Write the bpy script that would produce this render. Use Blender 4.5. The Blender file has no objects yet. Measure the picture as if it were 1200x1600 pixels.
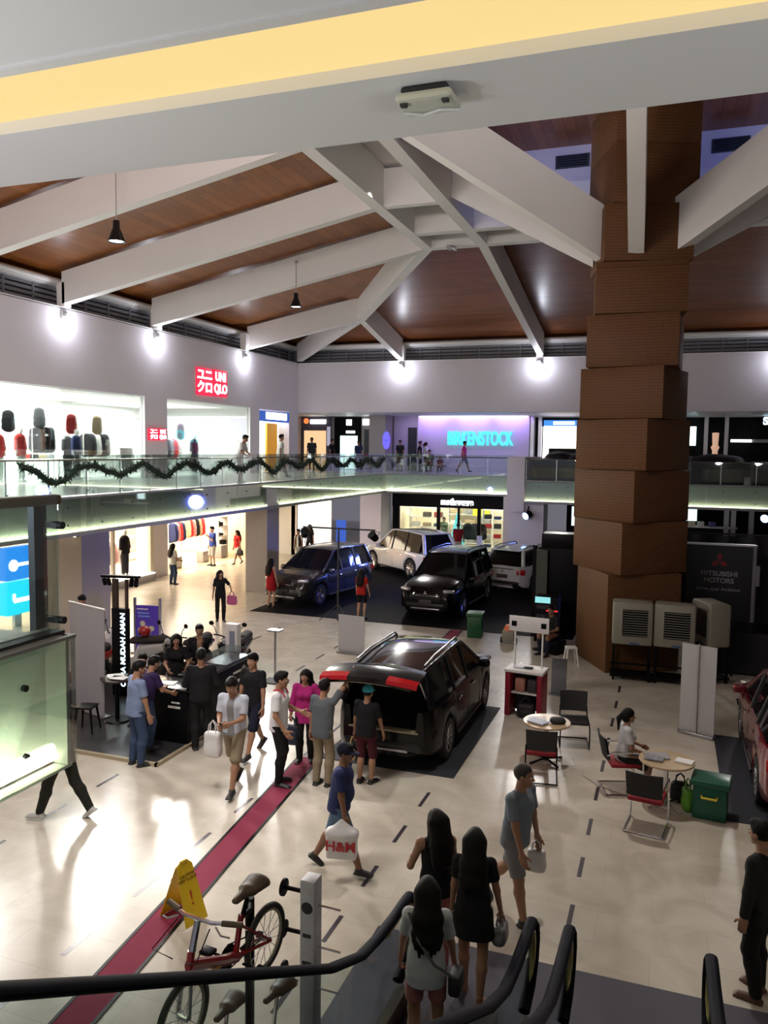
import bpy, math, random, time
import numpy as np
from mathutils import Vector, Matrix
T0 = time.time()
SC = bpy.context.scene
COL = SC.collection
R = math.radians
random.seed(4); RNG = np.random.default_rng(4)
# ------------------------------------------------------------------ camera, world, exposure
EYE = Vector((0, 0, 5.1))
yaw, pitch, roll = R(19.6), R(4.53), R(0.75)
fw = Vector((-math.sin(yaw)*math.cos(pitch), math.cos(yaw)*math.cos(pitch), -math.sin(pitch)))
rt = Vector((math.cos(yaw), math.sin(yaw), 0)); up = rt.cross(fw)
rt2 = rt*math.cos(roll)+up*math.sin(roll); up2 = up*math.cos(roll)-rt*math.sin(roll)
cd = bpy.data.cameras.new('camera'); cam = bpy.data.objects.new('camera', cd); COL.objects.link(cam)
cam.matrix_world = Matrix(((rt2.x, up2.x, -fw.x, EYE.x), (rt2.y, up2.y, -fw.y, EYE.y), (rt2.z, up2.z, -fw.z, EYE.z), (0, 0, 0, 1)))
cd.sensor_fit = 'VERTICAL'; cd.sensor_height = 24; cd.lens = 24*1250/1600; cd.clip_start = .05; cd.clip_end = 300
SC.camera = cam
SC.view_settings.view_transform = 'Standard'; SC.view_settings.look = 'None'
SC.view_settings.exposure = 0.0; SC.view_settings.gamma = 1.0; SC.view_settings.use_curve_mapping = False
SC.cycles.max_bounces = 7; SC.cycles.diffuse_bounces = 3; SC.cycles.glossy_bounces = 3; SC.cycles.transparent_max_bounces = 12
SC.cycles.transmission_bounces = 3; SC.cycles.sample_clamp_indirect = 4; SC.cycles.caustics_reflective = False; SC.cycles.caustics_refractive = False
SC.cycles.use_denoising = True
W = bpy.data.worlds.new('world'); SC.world = W; W.use_nodes = True
W.node_tree.nodes['Background'].inputs[0].default_value = (.62, .6, .72, 1); W.node_tree.nodes['Background'].inputs[1].default_value = .24

def lamp(name, kind, loc, power, color=(1, 1, 1), aim=None, size=.2, size_y=None, cone=60, blend=.5, label=None):
    d = bpy.data.lights.new(name, kind); d.energy = power; d.color = color
    o = bpy.data.objects.new(name, d); COL.objects.link(o); o.location = loc
    if kind == 'AREA':
        d.size = size
        if size_y: d.shape = 'RECTANGLE'; d.size_y = size_y
    else:
        d.shadow_soft_size = size
    if kind == 'SPOT': d.spot_size = R(cone); d.spot_blend = blend
    if aim is not None: o.rotation_euler = (Vector(aim)-Vector(loc)).to_track_quat('-Z', 'Y').to_euler()
    return o
WARM, NEUT, COOL, BLUE = (1, .86, .68), (1, .95, .9), (.85, .9, 1), (.12, .16, 1)
# lamps on the beam feet along the left and the far wall, thrown down over the hall floor
LAMPS_L = [(-18.3, 16.3, 9.05), (-18.3, 21.05, 9.05), (-18.3, 25.95, 9.05), (-18.3, 32.6, 9.05)]
LAMPS_F = [(-12.78, 38.05, 9.05), (-5.95, 38.05, 9.05), (4.4, 38.05, 9.05)]
AIMS = [(-7.6, 9.6, 0), (-6.8, 8.2, 0), (-5, 9, 0), (-3, 10, 0)]
for (x, y, z), a, pw in zip(LAMPS_L, AIMS, (4200, 5200, 5600, 5500)):
    lamp('wall_spot', 'SPOT', (x+.35, y, z-.2), pw, NEUT, a, .8, cone=30, blend=1)
    lamp('wall_bulb', 'POINT', (x+.32, y, z+.02), 48, (.88, .9, 1), size=.1)
for (x, y, z), a in zip(LAMPS_F, [(-7, 14, 0), (-1, 12, 0), (3, 14, 0)]):
    lamp('wall_spot', 'SPOT', (x, y-.35, z-.2), 2300, NEUT, a, .3, cone=32, blend=.9)
    lamp('wall_bulb', 'POINT', (x, y-.32, z+.02), 52, (.85, .87, 1), size=.1)
# unseen fill lights added behind the near bulkhead to brighten the roof beams
lamp('roof_beam_fill', 'AREA', (-9, 5.0, 8.6), 1000, (1, .88, .84), (-15, 26, 11), 9, .6)
lamp('roof_beam_fill', 'SPOT', (-2.5, 5.6, 9.2), 1700, (1, .95, .92), (-2.4, 15.5, 14.6), .5, cone=50, blend=1)
# unseen fill spots added over the near landings to brighten the bulkhead
for _x, _y in ((-6.8, 1.0), (-4.7, 1.6), (3.4, 1.0), (6.0, 1.6)): lamp('soffit_fill', 'SPOT', (_x, _y, 4.5), 190, (.97, .97, 1), (_x*.72, 3.7, 6.9), .25, cone=130, blend=.8)
# recessed downlights under the near bulkhead and the ring of the roof
lamp('downlight', 'SPOT', (-6.2, 6.3, 9.6), 1700, NEUT, (-6.3, 9.3, 0), .8, cone=50, blend=.9)
lamp('downlight', 'SPOT', (-1.4, 13.2, 11.8), 1500, (1, .93, .84), (-1.2, 10.5, 0), .2, cone=60, blend=.9)
lamp('downlight', 'SPOT', (-7.3, 20, 11.8), 1500, NEUT, (-10, 17, 0), .2, cone=60, blend=.9)

# ------------------------------------------------------------------ materials
MATS = {}
def mat(name, col=(.8, .8, .8), rough=.5, metal=0, emit=None, es=0, noise=0, nscale=8, bump=0, bscale=40, spec=.5, coat=0):
    if name in MATS: return MATS[name]
    m = bpy.data.materials.new(name); m.use_nodes = True; nt = m.node_tree; b = nt.nodes['Principled BSDF']
    b.inputs['Base Color'].default_value = (*col, 1); b.inputs['Roughness'].default_value = rough; b.inputs['Metallic'].default_value = metal
    b.inputs['Specular IOR Level'].default_value = spec; b.inputs['Coat Weight'].default_value = coat; b.inputs['Coat Roughness'].default_value = .05
    if emit: b.inputs['Emission Color'].default_value = (*emit, 1); b.inputs['Emission Strength'].default_value = es
    if noise or bump:
        tc = nt.nodes.new('ShaderNodeTexCoord')
    if noise:
        n = nt.nodes.new('ShaderNodeTexNoise'); n.inputs['Scale'].default_value = nscale; n.inputs['Detail'].default_value = 4
        mx = nt.nodes.new('ShaderNodeMix'); mx.data_type = 'RGBA'
        mx.inputs[6].default_value = (*[max(0, c*(1-noise)) for c in col], 1); mx.inputs[7].default_value = (*[min(1, c*(1+noise)) for c in col], 1)
        nt.links.new(tc.outputs['Object'], n.inputs['Vector']); nt.links.new(n.outputs['Fac'], mx.inputs[0]); nt.links.new(mx.outputs[2], b.inputs['Base Color'])
    if bump:
        n = nt.nodes.new('ShaderNodeTexNoise'); n.inputs['Scale'].default_value = bscale; n.inputs['Detail'].default_value = 3
        bp = nt.nodes.new('ShaderNodeBump'); bp.inputs['Strength'].default_value = bump; bp.inputs['Distance'].default_value = .01
        nt.links.new(tc.outputs['Object'], n.inputs['Vector']); nt.links.new(n.outputs['Fac'], bp.inputs['Height']); nt.links.new(bp.outputs[0], b.inputs['Normal'])
    MATS[name] = m; return m
def glassmat(name, tint=(.9, .97, .95), gloss=.1, rough=.02):
    if name in MATS: return MATS[name]
    m = bpy.data.materials.new(name); m.use_nodes = True; nt = m.node_tree; nt.nodes.clear()
    o = nt.nodes.new('ShaderNodeOutputMaterial'); mx = nt.nodes.new('ShaderNodeMixShader'); t = nt.nodes.new('ShaderNodeBsdfTransparent'); g = nt.nodes.new('ShaderNodeBsdfGlossy')
    fr = nt.nodes.new('ShaderNodeLayerWeight'); fr.inputs[0].default_value = .25; mul = nt.nodes.new('ShaderNodeMath'); mul.operation = 'MULTIPLY_ADD'; mul.inputs[1].default_value = .5; mul.inputs[2].default_value = gloss
    nt.links.new(fr.outputs['Fresnel'], mul.inputs[0]); t.inputs[0].default_value = (*tint, 1); g.inputs['Roughness'].default_value = rough
    nt.links.new(mul.outputs[0], mx.inputs[0]); nt.links.new(t.outputs[0], mx.inputs[1]); nt.links.new(g.outputs[0], mx.inputs[2]); nt.links.new(mx.outputs[0], o.inputs[0])
    MATS[name] = m; return m
def tilemat(name, c1, c2, joint, sx, sy, rough=.15, jw=.006, nscale=1.3, vein=.25, spec=.5):
    m = bpy.data.materials.new(name); m.use_nodes = True; nt = m.node_tree; b = nt.nodes['Principled BSDF']; L = nt.links.new
    tc = nt.nodes.new('ShaderNodeTexCoord'); br = nt.nodes.new('ShaderNodeTexBrick')
    br.offset = 0.5; br.inputs['Scale'].default_value = 1; br.inputs['Brick Width'].default_value = sx; br.inputs['Row Height'].default_value = sy
    br.inputs['Mortar Size'].default_value = jw; br.inputs['Color1'].default_value = (*c1, 1); br.inputs['Color2'].default_value = (*c2, 1); br.inputs['Mortar'].default_value = (*joint, 1); br.inputs['Bias'].default_value = 0
    n = nt.nodes.new('ShaderNodeTexNoise'); n.inputs['Scale'].default_value = nscale; n.inputs['Detail'].default_value = 8; n.inputs['Distortion'].default_value = 1.2
    rp = nt.nodes.new('ShaderNodeValToRGB'); rp.color_ramp.elements[0].position = .3; rp.color_ramp.elements[0].color = (1-vein, 1-vein*1.05, 1-vein*1.2, 1); rp.color_ramp.elements[1].position = .65
    mx = nt.nodes.new('ShaderNodeMix'); mx.data_type = 'RGBA'; mx.blend_type = 'MULTIPLY'; mx.inputs[0].default_value = 1
    L(tc.outputs['Object'], br.inputs['Vector']); L(tc.outputs['Object'], n.inputs['Vector']); L(n.outputs['Fac'], rp.inputs[0]); L(br.outputs['Color'], mx.inputs[6]); L(rp.outputs[0], mx.inputs[7]); L(mx.outputs[2], b.inputs['Base Color'])
    b.inputs['Roughness'].default_value = rough; b.inputs['Specular IOR Level'].default_value = spec; MATS[name] = m; return m
def woodmat(name, c1, c2, sx, sy, rough=.3, axis='XYZ', spec=.5, joint=.45):
    m = bpy.data.materials.new(name); m.use_nodes = True; nt = m.node_tree; b = nt.nodes['Principled BSDF']; L = nt.links.new
    tc = nt.nodes.new('ShaderNodeTexCoord'); mp = nt.nodes.new('ShaderNodeMapping')
    if axis == 'Y': mp.inputs['Rotation'].default_value = (0, 0, R(90))
    if axis == 'Z': mp.inputs['Rotation'].default_value = (R(90), 0, R(25))
    br = nt.nodes.new('ShaderNodeTexBrick'); br.inputs['Scale'].default_value = 1; br.inputs['Brick Width'].default_value = sx; br.inputs['Row Height'].default_value = sy
    br.inputs['Mortar Size'].default_value = .008; br.inputs['Color1'].default_value = (*c1, 1); br.inputs['Color2'].default_value = (*c2, 1); br.inputs['Mortar'].default_value = (*[c*joint for c in c1], 1)
    n = nt.nodes.new('ShaderNodeTexNoise'); n.inputs['Scale'].default_value = 3; n.inputs['Detail'].default_value = 5
    mp2 = nt.nodes.new('ShaderNodeMapping'); mp2.inputs['Scale'].default_value = (1, 12, 12)
    rp = nt.nodes.new('ShaderNodeValToRGB'); rp.color_ramp.elements[0].color = (.65, .62, .6, 1); rp.color_ramp.elements[0].position = .3; rp.color_ramp.elements[1].position = .7
    mx = nt.nodes.new('ShaderNodeMix'); mx.data_type = 'RGBA'; mx.blend_type = 'MULTIPLY'; mx.inputs[0].default_value = .8
    L(tc.outputs['Object'], mp.inputs[0]); L(mp.outputs[0], br.inputs['Vector']); L(mp.outputs[0], mp2.inputs[0]); L(mp2.outputs[0], n.inputs['Vector']); L(n.outputs['Fac'], rp.inputs[0])
    L(br.outputs['Color'], mx.inputs[6]); L(rp.outputs[0], mx.inputs[7]); L(mx.outputs[2], b.inputs['Base Color']); b.inputs['Roughness'].default_value = rough; b.inputs['Specular IOR Level'].default_value = spec
    MATS[name] = m; return m
def emat(name, col, s): return mat(name, (0.02, .02, .02), .6, emit=col, es=s)

# ------------------------------------------------------------------ mesh building
def rotz(a): return Matrix.Rotation(a, 4, 'Z')
def frame(a, b):
    d = (Vector(b)-Vector(a)); L = d.length; q = d.to_track_quat('Z', 'Y') if L > 1e-9 else Matrix().to_quaternion()
    return Matrix.Translation(a) @ q.to_matrix().to_4x4(), L
class MB:
    def __init__(s): s.v = []; s.f = []; s.mi = []; s.m = 0
    def add(s, vs, fs, M=None):
        o = len(s.v)
        s.v += [tuple(M @ Vector(p)) for p in vs] if M is not None else [tuple(p) for p in vs]
        s.f += [tuple(i+o for i in f) for f in fs]; s.mi += [s.m]*len(fs); return s
    def box(s, c, size, M=None, bev=0, rz=0, taper=1):
        x, y, z = [q/2 for q in size]; vs = []; fs = []
        T = Matrix.Translation(c) @ rotz(rz)
        if M is not None: T = M @ T
        if bev <= 0:
            vs = [(a*(taper if k > 0 else 1), b*(taper if k > 0 else 1), k) for k in (-z, z) for a, b in ((-x, -y), (x, -y), (x, y), (-x, y))]
            fs = [(3, 2, 1, 0), (4, 5, 6, 7), (0, 1, 5, 4), (1, 2, 6, 5), (2, 3, 7, 6), (3, 0, 4, 7)]
            return s.add(vs, fs, T)
        e = min(bev, x*.99, y*.99, z*.99)
        def ring(k, ins):
            out = []
            for cx, cy, a0 in ((x-e, y-e, 0), (-x+e, y-e, 90), (-x+e, -y+e, 180), (x-e, -y+e, 270)):
                for t in (0, 30, 60, 90):
                    a = R(a0+t); r = e-ins; out.append((cx+math.cos(a)*r, cy+math.sin(a)*r, k))
            return out
        rings = [ring(-z, e), ring(-z+e*.3, e*.3), ring(-z+e, 0), ring(z-e, 0), ring(z-e*.3, e*.3), ring(z, e)]
        return s.loft(rings, M=T)
    def loft(s, rings, closed=True, caps=True, M=None):
        n = len(rings[0]); vs = [p for r in rings for p in r]; fs = []
        for i in range(len(rings)-1):
            for j in range(n if closed else n-1):
                a = i*n+j; b = i*n+(j+1) % n; fs.append((a, b, b+n, a+n))
        if caps:
            fs.append(tuple(range(n-1, -1, -1))); k = (len(rings)-1)*n; fs.append(tuple(range(k, k+n)))
        return s.add(vs, fs, M)
    def cyl(s, a, b, r0, r1=None, n=12, M=None, caps=True):
        r1 = r0 if r1 is None else r1; T, L = frame(a, b)
        if M is not None: T = M @ T
        return s.loft([[(math.cos(2*math.pi*i/n)*r, math.sin(2*math.pi*i/n)*r, z) for i in range(n)] for r, z in ((r0, 0), (r1, L))], M=T, caps=caps)
    def lathe(s, prof, c=(0, 0, 0), axis='Z', n=20, M=None):
        T = Matrix.Translation(c) @ {'Z': Matrix(), 'X': Matrix.Rotation(R(90), 4, 'Y'), 'Y': Matrix.Rotation(R(-90), 4, 'X')}[axis]
        if M is not None: T = M @ T
        return s.loft([[(math.cos(2*math.pi*i/n)*max(r, 1e-4), math.sin(2*math.pi*i/n)*max(r, 1e-4), z) for i in range(n)] for r, z in prof], M=T)
    def tube(s, pts, r, n=8, closed=False, M=None):
        P = [Vector(p) for p in pts]; k = len(P); rings = []; ref = None
        for i, p in enumerate(P):
            a = P[(i-1) % k] if (closed or i > 0) else p; b = P[(i+1) % k] if (closed or i < k-1) else p
            t = (b-a).normalized()
            if ref is None: ref = t.orthogonal().normalized()
            ref = (ref-t*ref.dot(t)).normalized(); q = t.cross(ref)
            ri = r[i] if isinstance(r, (list, tuple)) else r
            rings.append([tuple(p+ref*math.cos(2*math.pi*j/n)*ri+q*math.sin(2*math.pi*j/n)*ri) for j in range(n)])
        if closed:
            rings.append(rings[0]); return s.loft(rings, caps=False, M=M)
        return s.loft(rings, M=M)
    def prism(s, poly, h, M=None):
        n = len(poly); vs = [(x, y, 0) for x, y in poly]+[(x, y, h) for x, y in poly]
        fs = [tuple(range(n-1, -1, -1)), tuple(range(n, 2*n))]+[(i, (i+1) % n, (i+1) % n+n, i+n) for i in range(n)]
        return s.add(vs, fs, M)
    def sphere(s, c, r, n=12, M=None):
        rr = r if isinstance(r, (tuple, list)) else (r, r, r); T = Matrix.Translation(c) @ Matrix.Diagonal((*rr, 1))
        if M is not None: T = M @ T
        m = max(4, n//2)
        return s.loft([[(math.cos(2*math.pi*i/n)*math.sin(math.pi*k/m+1e-4), math.sin(2*math.pi*i/n)*math.sin(math.pi*k/m+1e-4), -math.cos(math.pi*k/m)) for i in range(n)] for k in range(m+1)], M=T)
    def build(s, name, mats, parent=None, smooth=35):
        me = bpy.data.meshes.new(name); me.from_pydata(s.v, [], s.f)
        for m in (mats if isinstance(mats, (list, tuple)) else [mats]): me.materials.append(m)
        me.polygons.foreach_set('material_index', s.mi)
        if smooth:
            me.polygons.foreach_set('use_smooth', [True]*len(s.f)); me.update(); me.set_sharp_from_angle(angle=R(smooth))
        me.update(); o = bpy.data.objects.new(name, me); COL.objects.link(o)
        if parent is not None: o.parent = parent
        return o
def thing(name, label, cat, loc=(0, 0, 0), rz=0, group=None):
    o = bpy.data.objects.new(name, None); COL.objects.link(o); o.location = loc; o.rotation_euler = (0, 0, rz); o.empty_display_size = .1
    return tag(o, label, cat, group)
def tag(o, label, cat, group=None, kind=None):
    o['label'] = label; o['category'] = cat
    if group: o['group'] = group
    if kind: o['kind'] = kind
    return o
def st(name, mb, m, label=None, cat=None, parent=None, smooth=0):
    o = mb.build(name, m, parent, smooth)
    if parent is None:
        o['kind'] = 'structure'
        if label: o['label'] = label
        if cat: o['category'] = cat
    return o
def B(c, s, **k): return MB().box(c, s, **k)
def BB(x0, x1, y0, y1, z0, z1): return MB().box(((x0+x1)/2, (y0+y1)/2, (z0+z1)/2), (abs(x1-x0), abs(y1-y0), abs(z1-z0)))
def setlab(o, l): o['label'] = l; return o
def dup(root, loc, rz, label, group=None):
    def cp(o, par):
        c = o.copy(); COL.objects.link(c)
        if par is not None: c.parent = par
        for ch in o.children: cp(ch, c)
        return c
    r = cp(root, None); r.location = loc; r.rotation_euler = (0, 0, rz); r['label'] = label
    if group: r['group'] = group
    return r
def text(name, body, size, M, m, parent=None, ext=.01, align='CENTER', space=1.0, bold=0, sx=1):
    c = bpy.data.curves.new(name, 'FONT'); c.body = body; c.size = size; c.extrude = ext; c.align_x = align; c.align_y = 'CENTER'; c.space_line = space; c.offset = bold
    c.materials.append(m); o = bpy.data.objects.new(name, c); COL.objects.link(o)
    if parent is not None: o.parent = parent
    o.matrix_local = M @ Matrix.Diagonal((sx, 1, 1, 1)); return o
def upright(loc, face):   # text standing upright whose front looks along the horizontal angle `face` (degrees, 0 = +X)
    a = R(face); n = Vector((math.cos(a), math.sin(a), 0)); x = Vector((-math.sin(a), math.cos(a), 0)); z = Vector((0, 0, 1))
    return Matrix(((x.x, z.x, n.x, loc[0]), (x.y, z.y, n.y, loc[1]), (x.z, z.z, n.z, loc[2]), (0, 0, 0, 1)))
# ------------------------------------------------------------------ setting: floor, slabs, walls
UF, FB, BND, TOP = 3.88, 3.03, 6.93, 9.45       # upper floor, fascia bottom, band bottom, band top; upper levels, roof and bulkhead scaled about the camera
m_floor = tilemat('marble tiles', (.66, .615, .53), (.69, .645, .56), (.58, .53, .45), 1.12, .59, rough=.23, jw=.004, vein=.22, spec=.2)
m_ufloor = tilemat('pale upper tiles', (.6, .57, .55), (.66, .63, .6), (.4, .38, .36), .6, .6, rough=.2, vein=.1)
m_wall = mat('white plaster with lavender light', (.76, .71, .76), .7, noise=.03, nscale=2)  # lavender tint of the bluish lights is put into the plaster colour
m_beam = mat('white painted beam', (.80, .77, .75), .55, noise=.03, nscale=1.5)
m_soff = mat('grey white soffit', (.82, .82, .83), .7, noise=.02, nscale=1)
m_white = mat('white paint', (.82, .81, .8), .5); m_black = mat('black paint', (.004, .004, .005), .5, spec=.12); m_dark = mat('dark grey', (.03, .032, .036), .5)
m_grey = mat('grey cladding', (.36, .34, .34), .45, noise=.06, nscale=3); m_taupe = mat('taupe cladding', (.42, .38, .36), .4, noise=.06, nscale=2)
m_steel = mat('brushed steel', (.55, .55, .57), .3, 1); m_chrome = mat('chrome', (.8, .8, .82), .12, 1)
m_wood = woodmat('roof wood planks', (.24, .078, .018), (.35, .125, .032), 2.4, .3, rough=.32, axis='Y', spec=.4)  # orange light on the left slope is put into this plank colour
m_louv = mat('grey louvre', (.2, .2, .22), .5)
m_glass = glassmat('clear glass'); m_gglass = glassmat('green tinted glass', (.88, .94, .92), .07, .03); m_dglass = glassmat('balustrade glass', (.8, .86, .86), .04, .03)
m_fpan = mat('green grey fascia panel', (.66, .72, .7), .45, noise=.12, nscale=.8)
m_led2 = emat('warm led strip dim', (1, .93, .58), 7); m_led = emat('warm led strip', (1, .93, .58), 17)

st('floor', BB(-27, 15, -4, 52, -.3, 0), m_floor, 'pale marble tiled hall floor', 'floor')
mk = MB()
for x in (-10.24, -7.89, -5.54, -3.19, -.84, 1.51, 3.86):
    for k in range(-3, 16):
        y = 6.38+1.125*k
        if 5.2 < y < 20.6: mk.box((x, y, .0008), (.052, .5, .0016))
st('floor_markings', mk, mat('dark inlay strip', (.06, .05, .065), .25), 'dark dashed inlay strips in the marble floor', 'floor inlay')
# upper floor slabs
def slab(n, *a): return st(n, BB(*a), m_ufloor if n.startswith('floor') else m_soff, 'pale upper level walkway slab', 'floor')
slab('floor_upper_left', -25, -13.3, 6, 36.8, FB+.05, UF); slab('floor_upper_far', -25, -6.2, 36.95, 50, FB+.05, UF); slab('floor_upper_right', -6.2, 15, 32.65, 50, FB+.05, UF)
slab('floor_upper_near', -10, -3.85, .5, 4.05, FB+.05, UF); slab('floor_upper_near', 2.4, 9, -3, 3.6, FB+.05, UF)  # second slab added out of frame as a floor below the fill spots
st('ceiling_upper_left', BB(-25, -18.7, 6, 50, BND, BND+.1), m_white); st('ceiling_upper_far', BB(-18.3, 15, 38.6, 50, BND, BND+.1), m_white)
# band walls above the upper shops
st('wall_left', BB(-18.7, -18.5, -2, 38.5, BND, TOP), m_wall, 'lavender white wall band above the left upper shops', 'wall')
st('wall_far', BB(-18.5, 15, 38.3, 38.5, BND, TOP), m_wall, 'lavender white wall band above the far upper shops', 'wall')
st('wall_right', BB(15, 15.2, -4, 50, 0, 12), m_wall); st('wall_near', BB(1.6, 15.2, -4.2, -4, 0, 12), m_grey); st('wall_near_right', BB(6.5, 6.7, -4, 8, 0, 12), m_grey)  # unseen near walls, added to keep world light off the right side
st('wall_near_end', BB(-3.83, -3.605, 4.07, 4.1, FB, UF), m_fpan)
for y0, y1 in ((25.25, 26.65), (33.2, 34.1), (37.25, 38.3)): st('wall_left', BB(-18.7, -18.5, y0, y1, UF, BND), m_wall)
# ---- lit glass fascias
m_lip = mat('grey fascia lip', (.3, .3, .3), .4)
def fascia(name, a, b, out):
    a, b, n = Vector((*a, 0)), Vector((*b, 0)), Vector((*out, 0)); d = (b-a); L = d.length; u = d/L
    T = Matrix(((u.x, n.x, 0, a.x), (u.y, n.y, 0, a.y), (0, 0, 1, 0), (0, 0, 0, 1)))
    h = UF-FB
    st('wall_'+name, MB().box((L/2, -.2, (UF+FB)/2+.03), (L, .06, h-.02), M=T), m_fpan, 'green grey backing panel of the lit glass fascia', 'wall')
    st('trim_'+name, MB().box((L/2, -.07, FB-.02), (L, .3 if name != 'near' else .1, .09 if name != 'near' else .02), M=T), m_lip if name != 'near' else m_fpan)
    st('trim_'+name, MB().box((L/2, -.1, UF-.01), (L, .26, .05 if name != 'near' else .02), M=T), m_lip)
    st('trim_'+name, MB().box((L/2, -.1, FB+.045), (L, .035, .03), M=T), m_led2 if name == 'right' else m_led, 'warm light strip along the foot of the fascia', 'light strip')
    pn = MB(); k = max(1, round(L/2.4))
    for i in range(k): pn.box(((i+.5)*L/k, .02, (UF+FB)/2), (L/k-.015, .012, h-.02), M=T)
    st('window_'+name, pn, m_gglass, 'glass fascia panes below the walkway railing', 'fascia')
    sd = MB()
    for i in range(k*2):
        for z in (.2, .62): sd.cyl((((i+.5)*L/k/2), .026, FB+z), ((i+.5)*L/k/2, .05, FB+z), .022, n=8, M=T)
    st('trim_'+name, sd, m_dark)
fascia('left', (-13.07, 6), (-13.07, 36.75), (1, 0)); fascia('far', (-13.05, 36.75), (-6.3, 36.75), (0, -1)); fascia('right', (-5.5, 32.45), (15, 32.45), (0, -1))
fascia('near', (-3.6, .5), (-3.6, 4.13), (1, 0))
lt = MB().tube([(-3.575, .6, FB+.17), (-3.575, 3.9, FB+.17)], .035)
tag(lt.build('fluorescent_tube', emat('tube light', (.95, 1, .62), 13)), 'glowing tube light low on the near green glass fascia', 'light tube')
# ---- glass railings: posts, panels and a handrail
m_hand = mat('bronze handrail', (.2, .15, .1), .35, .6); m_bwood = mat('timber handrail', (.16, .1, .05), .45)
def railing(label, a, b, out, step=1.25, h=.86, z=UF, hm=None, over=.12, thick=.024):
    a, b, n = Vector((*a, 0)), Vector((*b, 0)), Vector((*out, 0)); d = b-a; L = d.length; u = d/L
    t = thing('railing', label, 'railing', (a.x, a.y, z)); T = Matrix(((u.x, n.x, 0, 0), (u.y, n.y, 0, 0), (0, 0, 1, 0), (0, 0, 0, 1)))
    MB().tube([(0, -.06, h), (L, -.06, h)], thick, M=T).build('handrail', hm or m_hand, t)
    k = max(1, round(L/step))
    for i in range(k+1): MB().box((i*L/k, -.05, h/2), (.035, .02, h), M=T).cyl((i*L/k, -.05, .12), (i*L/k, .0, .12), .02, M=T).build('post', m_steel, t)
    for i in range(k): MB().box(((i+.5)*L/k, 0, h/2+over/2+.02), (L/k-.02, .012, h+over-.04), M=T).build('glass_panel', m_glass, t)
    return t
railing('glass railing with a green garland along the left walkway', (-13.15, 7), (-13.15, 36.85), (1, 0))
railing('glass railing in front of the violet wall', (-13.1, 36.85), (-6.75, 36.85), (0, -1)); railing('glass railing backed by black drapes on the far right', (-5.5, 32.55), (14, 32.55), (0, -1), over=0)
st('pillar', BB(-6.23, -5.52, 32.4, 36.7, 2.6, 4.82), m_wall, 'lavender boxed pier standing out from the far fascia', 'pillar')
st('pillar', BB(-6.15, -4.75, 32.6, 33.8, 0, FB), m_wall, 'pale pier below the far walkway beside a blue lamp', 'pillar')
# near landing railing on the left
nr = thing('railing', 'near glass railing with timber handrail above the lit green fascia', 'railing', (-3.72, .6, UF))
MB().box((-.08, 1.8, .86), (.1, 3.66, .065), bev=.015).build('handrail', m_bwood, nr)
MB().box((-.12, 3.5, .42), (.05, .11, .92)).build('post', mat('dark blue steel post', (.025, .035, .05), .4, .5), nr)
for z in (.08, .7): MB().box((-.05, 3.54, z), (.14, .05, .035)).cyl((-.02, 3.54, z), (.05, 3.54, z), .025).build('clamp', m_dark, nr)
MB().box((0, 1.8, .4), (.014, 3.5, 1.0)).build('glass_panel', m_glass, nr)
st('trim_near', BB(-3.74, -3.66, .5, 4.13, UF, UF+.02), m_dark)
# ---- pillars on the ground floor
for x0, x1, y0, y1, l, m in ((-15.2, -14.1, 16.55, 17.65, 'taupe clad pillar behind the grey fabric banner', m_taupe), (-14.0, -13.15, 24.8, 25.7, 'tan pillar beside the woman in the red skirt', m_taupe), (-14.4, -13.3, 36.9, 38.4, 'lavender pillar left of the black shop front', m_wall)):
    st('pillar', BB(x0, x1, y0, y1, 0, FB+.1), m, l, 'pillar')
for x in (-14.98, -14.7):
    t = thing('wall_lamp', 'small warm lamp on the taupe pillar below the left fascia, %s of two' % ('first' if x < -14.8 else 'second'), 'wall lamp', (x+.5, 16.52, 2.8), group='pillar lamps'); MB().cyl((0, .03, 0), (0, -.08, 0), .05, n=12).build('housing', m_dark, t); MB().sphere((0, -.09, 0), (.055, .03, .055), 12).build('bulb', emat('warm bulb', (1, .9, .6), 6), t)
# ------------------------------------------------------------------ roof
ZR, ZF = 11.63, 9.56        # underside of the ring and of the rafter feet
XW, YW = -18.5, 38.3
slope = (ZR-ZF)/(18.5-7.75)
CX = -.75; X1, X2, X3, X4 = -7.75, -5.92, 2*CX+5.92, 2*CX+7.75
Y1, Y2, Y3, Y4 = 11.7, 13.5, 23.9, 25.7
def beam(label, a, b, w, d, z_a, z_b, name='roof_beam', m=None):
    """a rectangular beam whose underside runs from a at z_a to b at z_b"""
    a, b = Vector(a), Vector(b); u = (b-a).normalized(); n = Vector((-u.y, u.x))*w/2
    vs = []
    for p, z in ((a, z_a), (b, z_b)): vs += [(p.x-n.x, p.y-n.y, z), (p.x+n.x, p.y+n.y, z), (p.x+n.x, p.y+n.y, z+d), (p.x-n.x, p.y-n.y, z+d)]
    mb = MB().add(vs, [(0, 1, 2, 3), (7, 6, 5, 4), (0, 4, 5, 1), (1, 5, 6, 2), (2, 6, 7, 3), (3, 7, 4, 0)])
    return st(name, mb, m or m_beam, label, 'roof beam')
WB = .3
for y, l in ((11.6, 'white rafter nearest the camera on the left slope'), (16.35, 'white rafter of the left slope behind the first pendant lamp'), (21.05, 'second white rafter of the left slope above the red square sign'), (25.75, 'third white rafter of the left slope meeting the ring corner')):
    beam(l, (XW+.1, y), (X1, y), WB, 1.0, ZF, ZR)
NX, NY, NZ = -12.88, 32.9, 10.62
beam('short white rafter from the fork to the left wall', (XW+.1, NY), (NX, NY), WB, 1.0, ZF, NZ)
beam('short white rafter from the fork to the far wall', (NX, YW-.1), (NX, NY), WB, 1.0, ZF, NZ)
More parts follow.
